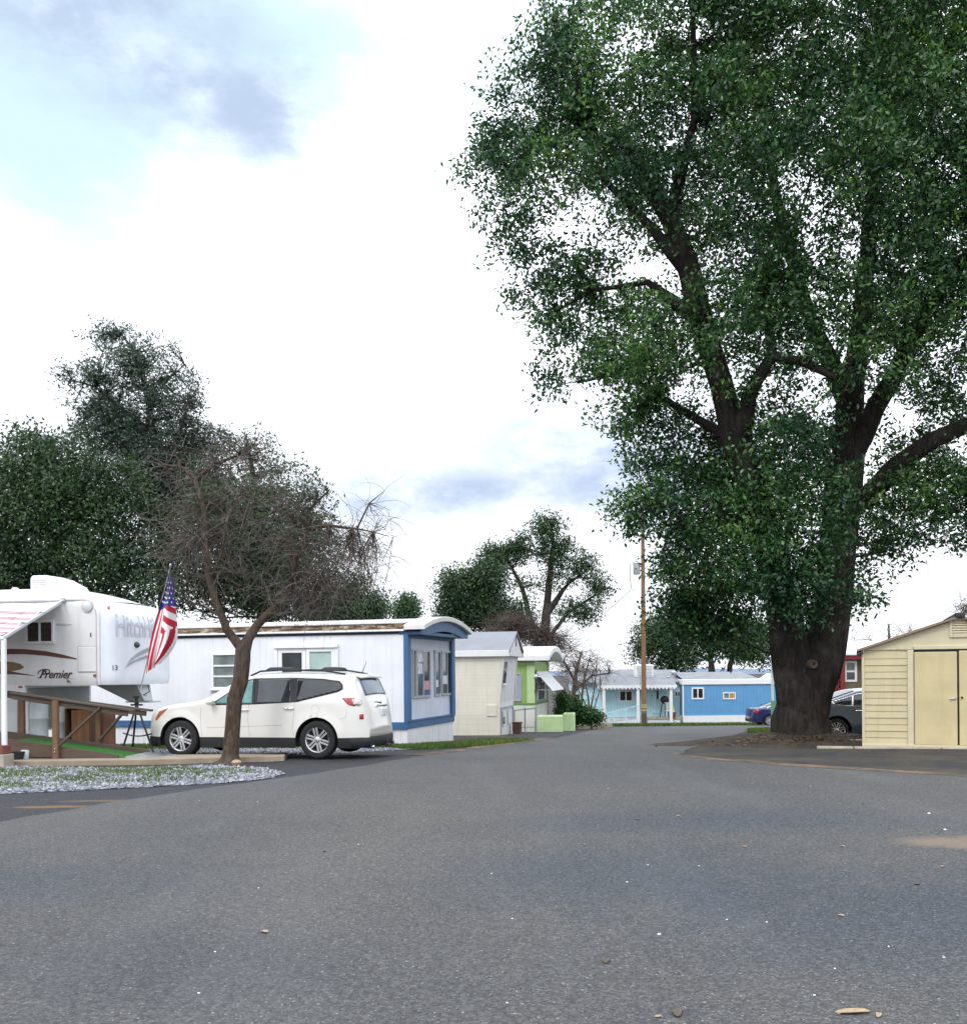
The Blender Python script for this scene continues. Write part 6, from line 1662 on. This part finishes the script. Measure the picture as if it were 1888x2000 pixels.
mb = MB(); mb.tube([(axo + .02, yo, zo2 - .01), (axo - lenA, yo, zo2 - .01)], .045, 12); mb.build('awning_roller', M['white_paint'], TR, smooth=True)
gpost = P(9, 1456, 18.1); lpz = (inv @ gpost).z
mb = MB(); mb.box(axo - .045, axo + .045, yo - .03, yo + .03, lpz, zo2 - .03); mb.build('awning_post', M['white_paint'], TR, bevel=.01)
pw_ = xf(TR) @ Vector((axo, yo, 0)); zg_ = g(pw_.y)
def blockat(name, mat, sx, sy, z0, z1, label, cat, dx=0, dy=0):
    m = MB(); m.box(-sx/2, sx/2, -sy/2, sy/2, 0, z1 - z0); o = m.build(name, mat, bevel=.012); o.location = (pw_.x + dx, pw_.y + dy, z0); o.rotation_euler.z = R(-11); return tag(o, label, cat)
zb_top = gpost.z
blockat('brick', M['brick'], .24, .24, zb_top - .16, zb_top - .002, 'red brown brick block under the white awning post', 'brick', -.06)
blockat('concrete_block', M['concrete'], .40, .30, zg_ - .02, zb_top - .162, 'pale concrete block on the kerb carrying the red brick', 'block', -.10)
# kerb walkway in front of trailer and ramp
kw = [tuple(G(-150, 1499)[:2]), tuple(G(0, 1498)[:2]), tuple(G(300, 1494)[:2]), tuple(G(400, 1491)[:2]), tuple(G(555, 1487)[:2]), tuple(XY(560, 20.3)[:2]), tuple(XY(280, 19.7)[:2]), tuple(XY(-160, 19.6)[:2])]
bm = bmesh.new(); vs = [bm.verts.new((x, y, g(y) + .11)) for x, y in kw]; f = bm.faces.new(vs); r_ = bmesh.ops.extrude_face_region(bm, geom=[f])
for e in r_['geom']:
    if isinstance(e, bmesh.types.BMVert): e.co.z -= .35
bmesh.ops.recalc_face_normals(bm, faces=bm.faces); me = bpy.data.meshes.new('kerb'); bm.to_mesh(me); bm.free(); me.materials.append(M['slab'])
o = bpy.data.objects.new('kerb', me); col.objects.link(o); tag(o, kind='structure'); bv = o.modifiers.new('b', 'BEVEL'); bv.width = .02; bv.segments = 2

# ------------------------------------------------------------------ wooden ramp
RY = 18.95
ro = P(112, 1484, RY)
RA = thing('wheelchair_ramp', 'weathered wooden ramp with handrails and bright green turf deck beside the camper', 'ramp', (ro.x, RY, ro.z), R(-3))
def ra(px, py, yv=0): q = hit(RA, px, py, 1, yv); return Vector((q.x, yv, q.z))
D = 1.05
zpost0 = 0
A = ra(14, 1443); B = ra(232, 1475)
mb = MB(); mb.prism([(A.x, -.02, A.z), (B.x, -.02, B.z), (B.x, -.02, B.z - .10), (A.x, -.02, A.z - .34)], [(A.x, .02, A.z), (B.x, .02, B.z), (B.x, .02, B.z - .10), (A.x, .02, A.z - .34)]); mb.build('side_board', M['brown_board'], RA, bevel=.006)
A2 = ra(10, 1428, D); B2 = ra(290, 1464, D)
mb = MB(); mb.prism([(A2.x, D-.02, A2.z), (B2.x, D-.02, B2.z), (B2.x, D-.02, B2.z - .12), (A2.x, D-.02, A2.z - .30)], [(A2.x, D+.02, A2.z), (B2.x, D+.02, B2.z), (B2.x, D+.02, B2.z - .12), (A2.x, D+.02, A2.z - .30)]); mb.build('side_board', M['old_wood'], RA, bevel=.006)
sl = (B.z - A.z)/(B.x - A.x); xe = B2.x - .03
mb = MB(); q0 = (A.x, A.z - .05); q1 = (xe, max(.0, B.z - .05 + sl*(xe - B.x)))
mb.prism([(q0[0], .022, q0[1]), (q1[0], .022, q1[1]), (q1[0], D - .022, q1[1]), (q0[0], D - .022, q0[1])], [(q0[0], .022, q0[1] - .04), (q1[0], .022, q1[1] - .04), (q1[0], D - .022, q1[1] - .04), (q0[0], D - .022, q0[1] - .04)]); mb.build('deck', M['turf'], RA)
mb = MB(); mb.prism([(xe + .005, .0, .06), (xe + .9, -.1, -.02), (xe + .9, D, -.02), (xe + .005, D, .06)], [(xe + .005, .0, .03), (xe + .9, -.1, -.05), (xe + .9, D, -.05), (xe + .005, D, .03)]); mb.build('threshold_plate', M['alu'], RA)
# rails
for yv, pa, pb2, py0 in ((0, (22, 1353), (262, 1388), 0), (D, (14, 1351), (297, 1388), 0)):
    a = ra(*pa, yv); b = ra(*pb2, yv)
    mb = MB(); mb.bar(a, b, .14, .04); mb.bar(a + Vector((0, 0, -.075)), b + Vector((-.12, 0, -.065)), .04, .10); mb.build('handrail', M['old_wood'], RA, bevel=.006)
pt = ra(112, 1368); mb = MB(); mb.box(pt.x - .055, pt.x + .055, -.115, -.025, -.02, pt.z); mb.build('post', M['post_wood'], RA, bevel=.006)
pt = ra(39, 1366, D); mb = MB(); mb.box(pt.x - .06, pt.x + .06, D + .02, D + .11, .1, pt.z); mb.build('post', M['post_wood'], RA, bevel=.006)
a = ra(115, 1457, -.05); b = ra(196, 1382, -.03); mb = MB(); mb.bar(a, b, .04, .09, up=(0, 1, 0)); mb.build('brace', M['brown_board'], RA, bevel=.005)
a = ra(193, 1448, D); b = ra(246, 1386, D); mb = MB(); mb.bar(a, b, .04, .10, up=(0, 1, 0)); mb.build('brace', M['old_wood'], RA, bevel=.005)
for (px, py) in ((107, 1464), (107, 1469)):
    q = ra(px, py, -.12); mb = MB(); mb.lathe([(.001, -.02), (.018, -.018), (.02, .005)], 10, (q.x, -.117, q.z), 'y'); mb.build('bolt', M['chrome'], RA)
# things stored behind the ramp under the camper
def stand(name, px0, px1, pyt, Y, mat, label, cat, round_=True, depth=.4, tilt=0):
    a = P(px0, 1400, Y); b = P(px1, 1400, Y); zt_ = P(px0, pyt, Y).z; z0 = g(Y); w = b.x - a.x
    m = MB(); h = zt_ - z0
    if round_: m.lathe([(.001, 0), (w*.48, 0), (w*.5, .03), (w*.5, h*.33), (w*.525, h*.34), (w*.525, h*.36), (w*.5, h*.37), (w*.5, h*.66), (w*.525, h*.67), (w*.525, h*.69), (w*.5, h*.70), (w*.5, h - .10), (w*.46, h - .04), (w*.30, h), (.001, h)], 24)
    else: m.box(-w/2, w/2, -depth/2, depth/2, 0, h)
    o = m.build(name, mat, bevel=0 if round_ else .01, smooth=round_); o.location = ((a.x + b.x)/2, Y, z0); o.rotation_euler = (R(tilt), 0, R(-6)); return tag(o, label, cat)
stand('storage_drum', 59, 93, 1366, 20.6, M['tank_white'], 'white round drum standing under the camper behind the ramp rail', 'drum')
stand('storage_drum', 103, 134, 1376, 20.7, M['tank_grey'], 'light grey round drum standing right of the ramp post under the camper', 'drum')
stand('white_board', 42, 57, 1366, 20.55, M['clean_white'], 'narrow white board propped up behind the ramp left of the white drum', 'board', False, .04)
stand('white_board', 12, 35, 1368, 20.6, M['tank_white'], 'wide pale board behind the white awning post under the camper', 'board', False, .04)
cab = thing('wooden_cabinet', 'orange brown plywood cabinet with dark open side behind the ramp', 'cabinet', tuple(P(160, 1462, 20.6)), R(-5)); cab.location.z = g(20.6)
cw = 31/F*20.6
mb = MB(); mb.box(-cw*.80, -cw*.77, -.2, .2, 0, 1.06); mb.box(cw*.75, cw*.78, -.2, .2, 0, 1.06); mb.box(-cw*.765, cw*.745, .17, .2, 0, 1.06); mb.box(-cw*.8, cw*.78, -.2, .2, 1.065, 1.09); mb.build('case', M['ply_orange'], cab)
mb = MB(); mb.box(-.12, cw*.745, -.2, -.18, .03, 1.04); mb.build('door', M['ply_orange'], cab)
mb = MB(); mb.box(-cw*.76, cw*.74, -.15, .16, .28, .30); mb.build('shelf', M['ply_red'], cab)
p = P(193, 1462, 20.3); mb = MB(); mb.box(-.05, .05, -.05, .05, 0, 1.0); o = mb.build('timber_post', M['post_wood'], bevel=.006); o.location = (p.x, 20.3, g(20.3)); tag(o, 'reddish timber post between the plywood cabinet and the red brown panel', 'post')
p = P(212, 1462, 20.35); mb = MB(); w_ = 28/F*20.35; mb.box(-w_/2, w_/2, -.02, .02, 0, .98); o = mb.build('plywood_panel', M['ply_red'], bevel=.004); o.location = (p.x, 20.35, g(20.35)); o.rotation_euler.z = R(-4); tag(o, 'red brown plywood panel standing at the right end behind the ramp', 'panel')
p = P(35, 1481, 18.75); mb = MB(); mb.lathe([(.001, 0), (.09, 0), (.125, .13), (.13, .15), (.115, .15), (.08, .02), (.001, .02)], 20); o = mb.build('bucket', M['black_plastic'], smooth=True); o.location = (p.x, 18.75, g(18.75) + .11); tag(o, 'small black bucket tucked under the upper end of the ramp', 'bucket')
p = P(49, 1478, 18.95); mb = MB(); mb.lathe([(.001, 0), (.07, 0), (.085, .14), (.07, .17), (.001, .17)], 14); o = mb.build('jar', M['tank_white'], smooth=True); o.location = (p.x, 18.95, g(18.95) + .11); tag(o, 'small whitish jar beside the black bucket under the ramp', 'jar')
# pin tripod
ty = 20.75; ap = P(267, 1376, ty); gz_ = g(ty)
TPo = thing('tripod_stand', 'black steel tripod stand holding up the nose of the camper', 'tripod', (ap.x, ty, gz_))
h_ = ap.z - gz_
for k, (px, py, dy) in enumerate(((233, 1459, -.25), (257, 1458, .45), (304, 1467, -.45))):
    f_ = P(px, py, ty + dy); m = MB(); m.tube([(0, 0, h_), (f_.x - ap.x, dy, g(ty+dy) - gz_ + .0)], .022, 8); lg = m.build('leg', M['steel_dark'], TPo)
    m = MB(); m.lathe([(.06, 0), (.06, .02), (.02, .03)], 10, (f_.x - ap.x, dy, g(ty+dy) - gz_)); m.build('foot', M['steel_dark'], lg)
m = MB(); jt = P(267, 1366, ty).z - gz_; m.lathe([(.03, h_ - .06), (.035, h_), (.055, h_ + .05), (.03, h_ + .08), (.03, jt + .02), (.07, jt + .03), (.07, jt + .07), (.001, jt + .07)], 14); m.box(-.12, .12, -.03, .03, h_ - .03, h_ + .01); m.build('jack_head', M['steel_dark'], TPo)
m = MB(); c0 = P(240, 1432, ty - .18); c1 = P(297, 1433, ty - .3); cc = []
for t in np.linspace(0, 1, 12): 
    q = c0.lerp(c1, t) - Vector((ap.x, ty, gz_)); q.z -= .06*math.sin(math.pi*t); cc.append(q)
m.tube(cc, .014, 6); m.build('chain', M['steel_dark'], TPo)

# ------------------------------------------------------------------ flag
FY = 20.05
fb = P(273, 1352, 20.6); ft = P(333, 1106, FY - .15)
FL = thing('flag', 'american flag drooping from a tilted metal pole at the camper nose', 'flag', tuple(fb))
m = MB(); m.tube([(0, 0, 0), ft - fb], .014, 8); m.lathe([(.001, .06), (.02, .04), (.024, .01), (.016, -.01)], 10, ft - fb); m.build('pole', M['alu'], FL, smooth=True)
def cubic(pts, t):
    n = len(pts) - 1; x = t*n; i = min(int(x), n-1); f = x - i
    p = [Vector(pts[max(0, min(n, i+k))]) for k in (-1, 0, 1, 2)]
    return .5*((2*p[1]) + (-p[0]+p[2])*f + (2*p[0]-5*p[1]+4*p[2]-p[3])*f*f + (-p[0]+3*p[1]-3*p[2]+p[3])*f**3)
Lf = [(329, 1126), (319, 1160), (305, 1200), (293, 1240), (285, 1280), (281, 1316)]
Cf = [(332, 1126), (328, 1165), (322, 1203), (316, 1240), (307, 1280), (303, 1304)]
Bt = [(334, 1126), (331, 1165), (328, 1203), (322, 1240), (313, 1282), (303, 1304)]
Rf = [(336, 1127), (342, 1165), (347, 1200), (350, 1245), (337, 1275), (316, 1297)]
cloth = MB(); nb, na = 150, 60
def fpos(panel, a, b):
    if panel == 0:
        e0 = cubic(Lf, b); e1 = cubic(Cf, b)
    else:
        e0 = cubic(Cf, b); e1 = cubic(Rf, b)
    p = e0.lerp(e1, a)
    d0 = lambda a_: (.05 + .10*b)*math.sin(a_*math.pi*1.3 + b*2.0)
    dep = d0(a) if panel == 0 else d0(1) + (.05 + .10*b)*(math.sin(a*math.pi*1.7 + 2.5 - b) - math.sin(2.5 - b))
    q = P(p.x, p.y + (3*math.sin(a*3.14) if b > .97 and panel == 0 else 0), FY - .12)
    q.y += dep; return q - fb
for panel in (0, 1):
    o = len(cloth.v)
    for j in range(nb+1):
        for i in range(na+1): cloth.v.append(tuple(fpos(panel, i/na, j/nb)))
    for j in range(nb):
        for i in range(na):
            a, b = (i+.5)/na, (j+.5)/nb
            if panel == 0:
                canton = b < .36 - .04*a; k = 0 if a < .22 else 1 if a < .52 else 2 if a < .84 else 3
                mt = 2 if canton else (0 if k % 2 == 0 else 1)
            else:
                canton = b < .30 + .02*a
                if b < .62 - .12*a: k = int((b*15.5 - a*1.3))
                else: k = int(3.3 + a*4.2 + (b-.6)*1.5)
                mt = 2 if canton else (0 if k % 2 == 0 else 1)
            cloth.f.append((o+j*(na+1)+i, o+j*(na+1)+i+1, o+(j+1)*(na+1)+i+1, o+(j+1)*(na+1)+i)); cloth.m.append(mt)
# stars
for panel in (0, 1):
    for r_ in range(5):
        for c_ in range(3):
            b = .08 + r_*.048; a = .2 + c_*.3 + (.1 if r_ % 2 else -.05)
            if not .05 < a < .95: continue
            ce = fpos(panel, a, b); st = []
            for k in range(10):
                rr = .030 if k % 2 == 0 else .013; an = math.pi/2 + k*math.pi/5
                st.append(ce + Vector((rr*math.cos(an)*.8, -.014, rr*math.sin(an))))
            cloth.add(st, [tuple(range(10))], 1)
cl = cloth.build('cloth', [M['cloth_red'], M['cloth_white'], M['cloth_blue']], FL, smooth='all')
# ------------------------------------------------------------------ utility pole
UY = 61.0
ub = P(1257.5, 1406, UY)
UP = thing('utility_pole', 'tall brown wooden utility pole before the pale blue home', 'utility pole', (ub.x, UY, ub.z - .2), 0)
topz = P(1257, 1012, UY).z - UP.location.z
mb = MB(); mb.tube([(0, 0, -.5), (0.01, 0, topz*.5), (.02, 0, topz)], [.165, .135, .105], 14); mb.build('pole', M['pole_wood'], UP, smooth=True)
for py in (1378, 1382, 1388):
    z = P(1257, py, UY).z - UP.location.z; mb = MB(); mb.lathe([(.168, z), (.168, z + .06)], 14); mb.build('band', M['hose_yellow'], UP)
mb = MB(); mb.lathe([(.170, -.4), (.170, .6)], 14); mb.build('wrap', M['old_wood'], UP)
z1 = P(1240, 1098, UY).z - UP.location.z; z0 = P(1240, 1122, UY).z - UP.location.z; x = P(1243, 1100, UY).x - ub.x
mb = MB(); mb.lathe([(.001, z0), (.20, z0), (.22, z0 + .05), (.22, z1 - .12), (.24, z1 - .11), (.24, z1 - .07), (.14, z1), (.001, z1 + .02)], 16, (x, 0, 0)); tf = mb.build('transformer', M['frame_grey'], UP, smooth=True)
mb = MB(); mb.box(x + .05, -.02, -.04, .04, z0 + .2, z0 + .28); mb.box(x + .05, -.02, -.04, .04, z1 - .3, z1 - .22); mb.build('bracket', M['steel_dark'], tf)
mb = MB(); mb.tube([(x - .1, .05, z1), (x - .38, .05, z1 - .05), (x - .42, .05, z0 - .2), (x - .33, .05, z0 - .9), (x - .05, .05, z0 - 1.0)], .02, 5); mb.build('cable', M['black_plastic'], UP)
pth = []; a = Vector((x - .36, .05, z0 - .95)); bq = P(1100, 1245, 70) - UP.location
for t in np.linspace(0, 1, 14):
    q = a.lerp(bq, t); q.z -= .35*math.sin(math.pi*t); pth.append(q)
mb = MB(); mb.tube(pth, .016, 5); mb.build('service_wire', M['black_plastic'], UP)
pth = []; a = Vector((0, 0, topz - .8)); bq = P(1330, 1322, 66) - UP.location
for t in np.linspace(0, 1, 14):
    q = a.lerp(bq, t); q.z -= .3*math.sin(math.pi*t); pth.append(q)
mb = MB(); mb.tube([(.0, .14, 2.2), (-.2, .14, 2.3), (-.22, .14, 3.2)], .02, 5); mb.build('conduit', M['frame_grey'], UP)
# ------------------------------------------------------------------ yard lamp post
LY = 41.0; lb = P(1510.5, 1420, LY)
LP_ = thing('lamp_post', 'pale green yard lamp post with thick green foot beside the oak trunk', 'lamp post', (lb.x, LY, lb.z - .1), 0)
hz = P(1507, 1290, LY).z - LP_.location.z; hm = P(1510, 1368, LY).z - LP_.location.z
mb = MB(); mb.box(-.09, .09, -.09, .09, -.3, hm); mb.build('foot', M['lamp_green'], LP_, bevel=.015)
mb = MB(); mb.tube([(-.03, 0, hm), (-.05, 0, hz)], [.055, .045], 10); mb.build('pole', M['lamp_pale'], LP_, smooth=True)
mb = MB(); mb.lathe([(.04, hz), (.07, hz + .03), (.08, hz + .14), (.12, hz + .15), (.05, hz + .22), (.001, hz + .23)], 14, (-.05, 0, 0)); mb.build('lantern', M['clean_white'], LP_, smooth=True)
# ------------------------------------------------------------------ small things left of the hedge
q = P(1182, 1417, 54); mb = MB(); mb.box(-.35, .35, -.15, .15, -.1, .13); o = mb.build('kerb_block', M['concrete'], bevel=.02); o.location = q; tag(o, 'short pale kerb block lying by the verge before the pale blue home', 'kerb')
q = P(1135, 1419, 50); mb = MB(); mb.box(-1.6, 1.4, -.06, .06, -.2, .06); o = mb.build('kerb_block', M['slab'], bevel=.02); o.location = q; o.rotation_euler.z = R(8); tag(o, 'long low tan kerb edging below the dark green hedge', 'kerb')
q = P(1108, 1366, 50)
q = P(1112, 1358, 53); b = thing('small_shed', 'small rusty brown box shed with white lid behind the striped awning', 'shed', (q.x, 53, g(53)), R(-10))
mb = MB(); hh = P(1112, 1357, 53).z - g(53); mb.box(-.25, .5, 0, .7, -.2, hh); mb.build('wall', M['rust_box'], b)
mb = MB(); mb.prism([(-.35, -.1, hh + .0), (.6, -.1, hh + .16), (.6, .8, hh + .16), (-.35, .8, hh)], [(-.35, -.1, hh + .05), (.6, -.1, hh + .21), (.6, .8, hh + .21), (-.35, .8, hh + .05)]); mb.build('lid', M['clean_white'], b)
# ------------------------------------------------------------------ litter on the road
def dry(px, py, size, mat, label, name='dry_leaf', cat='leaf', group=None, elong=2.2, rz=None):
    p = G(px, py, .010); m = MB(); n = 10; top = []; size *= .6
    rz = random.uniform(0, 3.1) if rz is None else rz
    for k in range(n):
        a = 2*math.pi*k/n; r = size*random.uniform(.8, 1.15)
        x = r*math.cos(a)*elong**.5; y = r*math.sin(a)/elong**.5
        top.append(Vector((x, y, .006 + .35*abs(y) + random.uniform(0, size*.12))))
    m.add([Vector((0, 0, .004))] + top, [(0, 1+k, 1+(k+1) % n) for k in range(n)])
    o = m.build(name, M[mat], smooth='all'); so = o.modifiers.new('t', 'SOLIDIFY'); so.thickness = .003
    o.location = p; o.rotation_euler.z = rz; return tag(o, label, cat, group)
def peb(px, py, size, mat, label, group=None):
    p = G(px, py, .010); m = MB(); m.lathe([(.001, -.2), (.7, 0), (1, .3), (.75, .65), (.001, .85)], 8)
    size *= .62; m.v = [(v[0]*size*random.uniform(.85, 1.15), v[1]*size*.7*random.uniform(.85, 1.15), v[2]*size*.8) for v in m.v]
    o = m.build('pebble', M[mat], smooth='all'); o.location = p; o.rotation_euler.z = random.uniform(0, 3); return tag(o, label, 'pebble', group)
dry(1664, 1980, .075, 'dry_leaf', 'largest tan dry leaf at the very bottom right of the road', elong=3.2, rz=.1)
dry(1716, 1985, .035, 'dry_leaf', 'smaller tan leaf just right of the largest dry leaf', elong=2.5)
dry(517, 1822, .04, 'dry_leaf', 'lone pale tan leaf on the left foreground asphalt', elong=1.6)
dry(1790, 1728, .04, 'dark_leaf', 'dark brown leaf on the asphalt below the sandy patch', elong=2.8)
dry(1840, 1694, .03, 'dry_leaf', 'tan leaf just under the sandy patch at the right edge', elong=2.2)
dry(633, 1664, .035, 'dark_leaf', 'dark leaf on the asphalt left of the road centre', elong=2.4)
dry(1322, 1981, .06, 'dark_leaf', 'blackish flat leaf at the bottom edge of the road', elong=2.6)
dry(1183, 1879, .045, 'dark_leaf', 'dark curled leaf in the middle foreground', elong=2.4)
dry(1285, 1988, .022, 'dry_leaf', 'tiny tan leaf beside the blackish flat leaf at the bottom', elong=1.8)
dry(1645, 1654, .03, 'dry_leaf', 'tan leaf on asphalt left of the sandy patch', elong=2.)
dry(1453, 1655, .03, 'dry_leaf', 'small tan leaf on mid road in line with the oak trunk', elong=2.)
dry(1642, 1790, .028, 'dry_leaf', 'small tan leaf right of the foreground middle', elong=2.)
dry(1245, 1602, .03, 'dark_leaf', 'dark twig like leaf lying on the middle of the road', elong=3.5)
dry(1325, 1595, .03, 'dry_leaf', 'faint tan leaf on the road beyond the dark twig like leaf', elong=2.)
dry(1685, 1571, .03, 'dark_leaf', 'dark leaf on the asphalt in front of the shed', elong=2.8)
peb(1287, 1826, .022, 'pebble', 'largest white pebble in the foreground asphalt'); peb(1638, 1981, .018, 'pebble', 'white pebble touching the largest tan leaf at bottom right')
peb(1845, 1622, .035, 'pebble', 'white stone on asphalt just beyond the sandy patch'); peb(1814, 1590, .035, 'pebble', 'white stone farther from the sandy patch toward the shed')
peb(1224, 1724, .018, 'pebble', 'white pebble near the road centre')
for (px, py) in [(1419, 1797), (1497, 1802), (388, 1941), (1582, 1536), (1187, 1540), (503, 1567), (389, 1564), (1735, 1850), (1265, 1690), (1365, 1692), (960, 1707), (1630, 1893), (990, 1960), (1590, 1945), (420, 1860), (505, 1735), (1843, 1871), (700, 1650), (1000, 1795)]:
    peb(px, py, .013, 'pebble', 'tiny white pebble scattered over the grey asphalt', 'tiny white pebbles on the road')
# ------------------------------------------------------------------ far ridge
def ridge(name, Y, px0, px1, tops, c):
    mb = MB(); n = 80; zb = g(Y) - 6; a = []
    for i in range(n+1):
        px = px0 + (px1-px0)*i/n; X = (px-CX)/F*Y; h = tops + 2.0*math.sin(i*.31) + 1.2*math.sin(i*.83+1)
        mb.v += [(X, Y - 150, zb), (X, Y, CAMZ + h/F*Y), (X, Y + 200, zb)]
    for i in range(n):
        for k in range(2): mb.f.append((3*i+k, 3*i+k+1, 3*i+k+4, 3*i+k+3)); mb.m.append(0)
    m = NT(name); m.set(1, 0, .1); f = m.noise(.01, 6); m.color(m.mix(m.rng(f, .3, .7), mul(c, .8), mul(c, 1.2)))
    o = mb.build(name, m.mat, smooth='all'); tag(o, kind='structure')
ridge('hills', 2400, -1500, 3400, 0, (.15, .19, .25))  # blue-grey of distant air is put into the hill colour

# ------------------------------------------------------------------ sky, sun, camera
SUN_EL, SUN_AZ = R(48), R(-152)     # azimuth measured from +Y (camera forward) towards +X
sd = Vector((math.sin(SUN_AZ)*math.cos(SUN_EL), math.cos(SUN_AZ)*math.cos(SUN_EL), math.sin(SUN_EL)))
sun = bpy.data.lights.new('sun', 'SUN'); sun.energy = 1.1; sun.angle = R(16); sun.color = (1, .96, .9)
so_ = bpy.data.objects.new('sun', sun); col.objects.link(so_); so_.rotation_euler = (-sd).to_track_quat('-Z', 'Y').to_euler()
w = bpy.data.worlds.new('World'); scene.world = w; w.use_nodes = True
t = w.node_tree; N = t.nodes; N.clear(); lk = t.links.new
out = N.new('ShaderNodeOutputWorld')
sky = N.new('ShaderNodeTexSky'); sky.sky_type = 'NISHITA'; sky.sun_disc = False; sky.sun_elevation = SUN_EL; sky.sun_rotation = SUN_AZ
b1 = N.new('ShaderNodeBackground'); b1.inputs[1].default_value = .12; lk(sky.outputs[0], b1.inputs[0])
tc = N.new('ShaderNodeTexCoord'); D_ = tc.outputs['Generated']
def wmath(op, a, b=None):
    m = N.new('ShaderNodeMath'); m.operation = op
    for i, x in enumerate((a, b)):
        if x is None: continue
        if isinstance(x, (int, float)): m.inputs[i].default_value = x
        else: lk(x, m.inputs[i])
    return m.outputs[0]
def wnoise(scale, detail, st=(1, 1, 1), off=(0, 0, 0), rough=.55):
    mp = N.new('ShaderNodeMapping'); mp.inputs['Scale'].default_value = st; mp.inputs['Location'].default_value = off; lk(D_, mp.inputs[0])
    n = N.new('ShaderNodeTexNoise'); n.inputs['Scale'].default_value = scale; n.inputs['Detail'].default_value = detail; n.inputs['Roughness'].default_value = rough; lk(mp.outputs[0], n.inputs['Vector']); return n.outputs['Fac']
def wrange(f, a, b, c=0., d=1.):
    r = N.new('ShaderNodeMapRange'); r.interpolation_type = 'SMOOTHSTEP'
    for i, x in zip((1, 2, 3, 4), (a, b, c, d)): r.inputs[i].default_value = x
    lk(f, r.inputs[0]); return r.outputs[0]
n1 = wnoise(7.5, 8, (1, 1, 2.0), (.3, 0, .1), .62); n3 = wnoise(11, 7, (1, 1, 1.8), (5, 2, 1), .6); n2 = wnoise(12, 5, (1, 1, 2.5), (3, 1, 2))
def dirpx(px, py):
    u, v = ray(px, py); return Vector((u, 1, v)).normalized()
def patch(px, py, rx, rz, soft, amp=1.1, nz_=None):
    c = dirpx(px, py); s = N.new('ShaderNodeVectorMath'); s.operation = 'SUBTRACT'; lk(D_, s.inputs[0]); s.inputs[1].default_value = c
    m = N.new('ShaderNodeVectorMath'); m.operation = 'MULTIPLY'; lk(s.outputs[0], m.inputs[0]); m.inputs[1].default_value = (1/rx, 1/max(rx, rz), 1/rz)
    l = N.new('ShaderNodeVectorMath'); l.operation = 'LENGTH'; lk(m.outputs[0], l.inputs[0])
    d = wmath('ADD', l.outputs['Value'], wmath('MULTIPLY', wmath('SUBTRACT', nz_ or n1, .5), amp*2))
    return wrange(d, 1.0 - soft, 1.0 + soft, 1, 0)
# grey-blue undersides of cloud
pat = [patch(215, 20, .10, .05, .7, .8), patch(345, 120, .06, .035, .6, .7), patch(490, 215, .075, .04, .7, .7), patch(930, 960, .13, .024, .9, .55, n2), patch(1120, 885, .12, .045, .8, .6), patch(1230, 935, .09, .035, .8, .6, n2), patch(770, 990, .06, .018, .8, .5, n2)]
acc_ = pat[0]
for p_ in pat[1:]: acc_ = wmath('MAXIMUM', acc_, p_)
# general cloud cover everywhere else (seen in reflections and from other sides)
gen = wrange(wnoise(2.6, 6, (1, 1, 2)), .56, .80, 0, .55)
cyan = wmath('MAXIMUM', patch(60, 210, .19, .12, .8, .8), patch(480, 40, .26, .07, .9, .8))
def cmix(fac, a, b):
    m = N.new('ShaderNodeMix'); m.data_type = 'RGBA'; lk(fac, m.inputs[0])
    for i, x in ((6, a), (7, b)):
        if isinstance(x, tuple): m.inputs[i].default_value = (*x, 1)
        else: lk(x, m.inputs[i])
    return m.outputs[2]
zc = N.new('ShaderNodeSeparateXYZ'); lk(D_, zc.inputs[0])
base = cmix(wrange(zc.outputs[2], -.02, .95), (1.12, 1.16, 1.22), (2.6, 2.75, 3.0))
c1 = cmix(cyan, base, (.74, .96, 1.06))
acc_ = wmath('MULTIPLY', acc_, wrange(n3, .30, .62, .42, 1.0))
vis = cmix(acc_, c1, (.54, .66, .87))
b2 = N.new('ShaderNodeBackground'); b2.inputs[1].default_value = 1.0; lk(vis, b2.inputs[0])
mx = N.new('ShaderNodeMixShader'); mx.inputs[0].default_value = .9; lk(wrange(gen, 0, 1, .97, .8), mx.inputs[0]); lk(b1.outputs[0], mx.inputs[1]); lk(b2.outputs[0], mx.inputs[2]); lk(mx.outputs[0], out.inputs[0])

cam = bpy.data.cameras.new('camera'); co = bpy.data.objects.new('camera', cam); col.objects.link(co); scene.camera = co
cam.sensor_fit = 'HORIZONTAL'; cam.sensor_width = 36; cam.lens = 36*F/1888; cam.shift_y = (HY - 1000)/1888
cam.clip_start = .1; cam.clip_end = 6000
co.matrix_world = Matrix(((CT, ST, 0, 0), (0, 0, -1, 0), (-ST, CT, 0, CAMZ), (0, 0, 0, 1)))
vs_ = scene.view_settings; scene.display_settings.display_device = 'sRGB'
vs_.view_transform = 'Standard'; vs_.look = 'None'; vs_.exposure = 0.07; vs_.gamma = 1
scene.cycles.max_bounces = 6; scene.cycles.transparent_max_bounces = 8
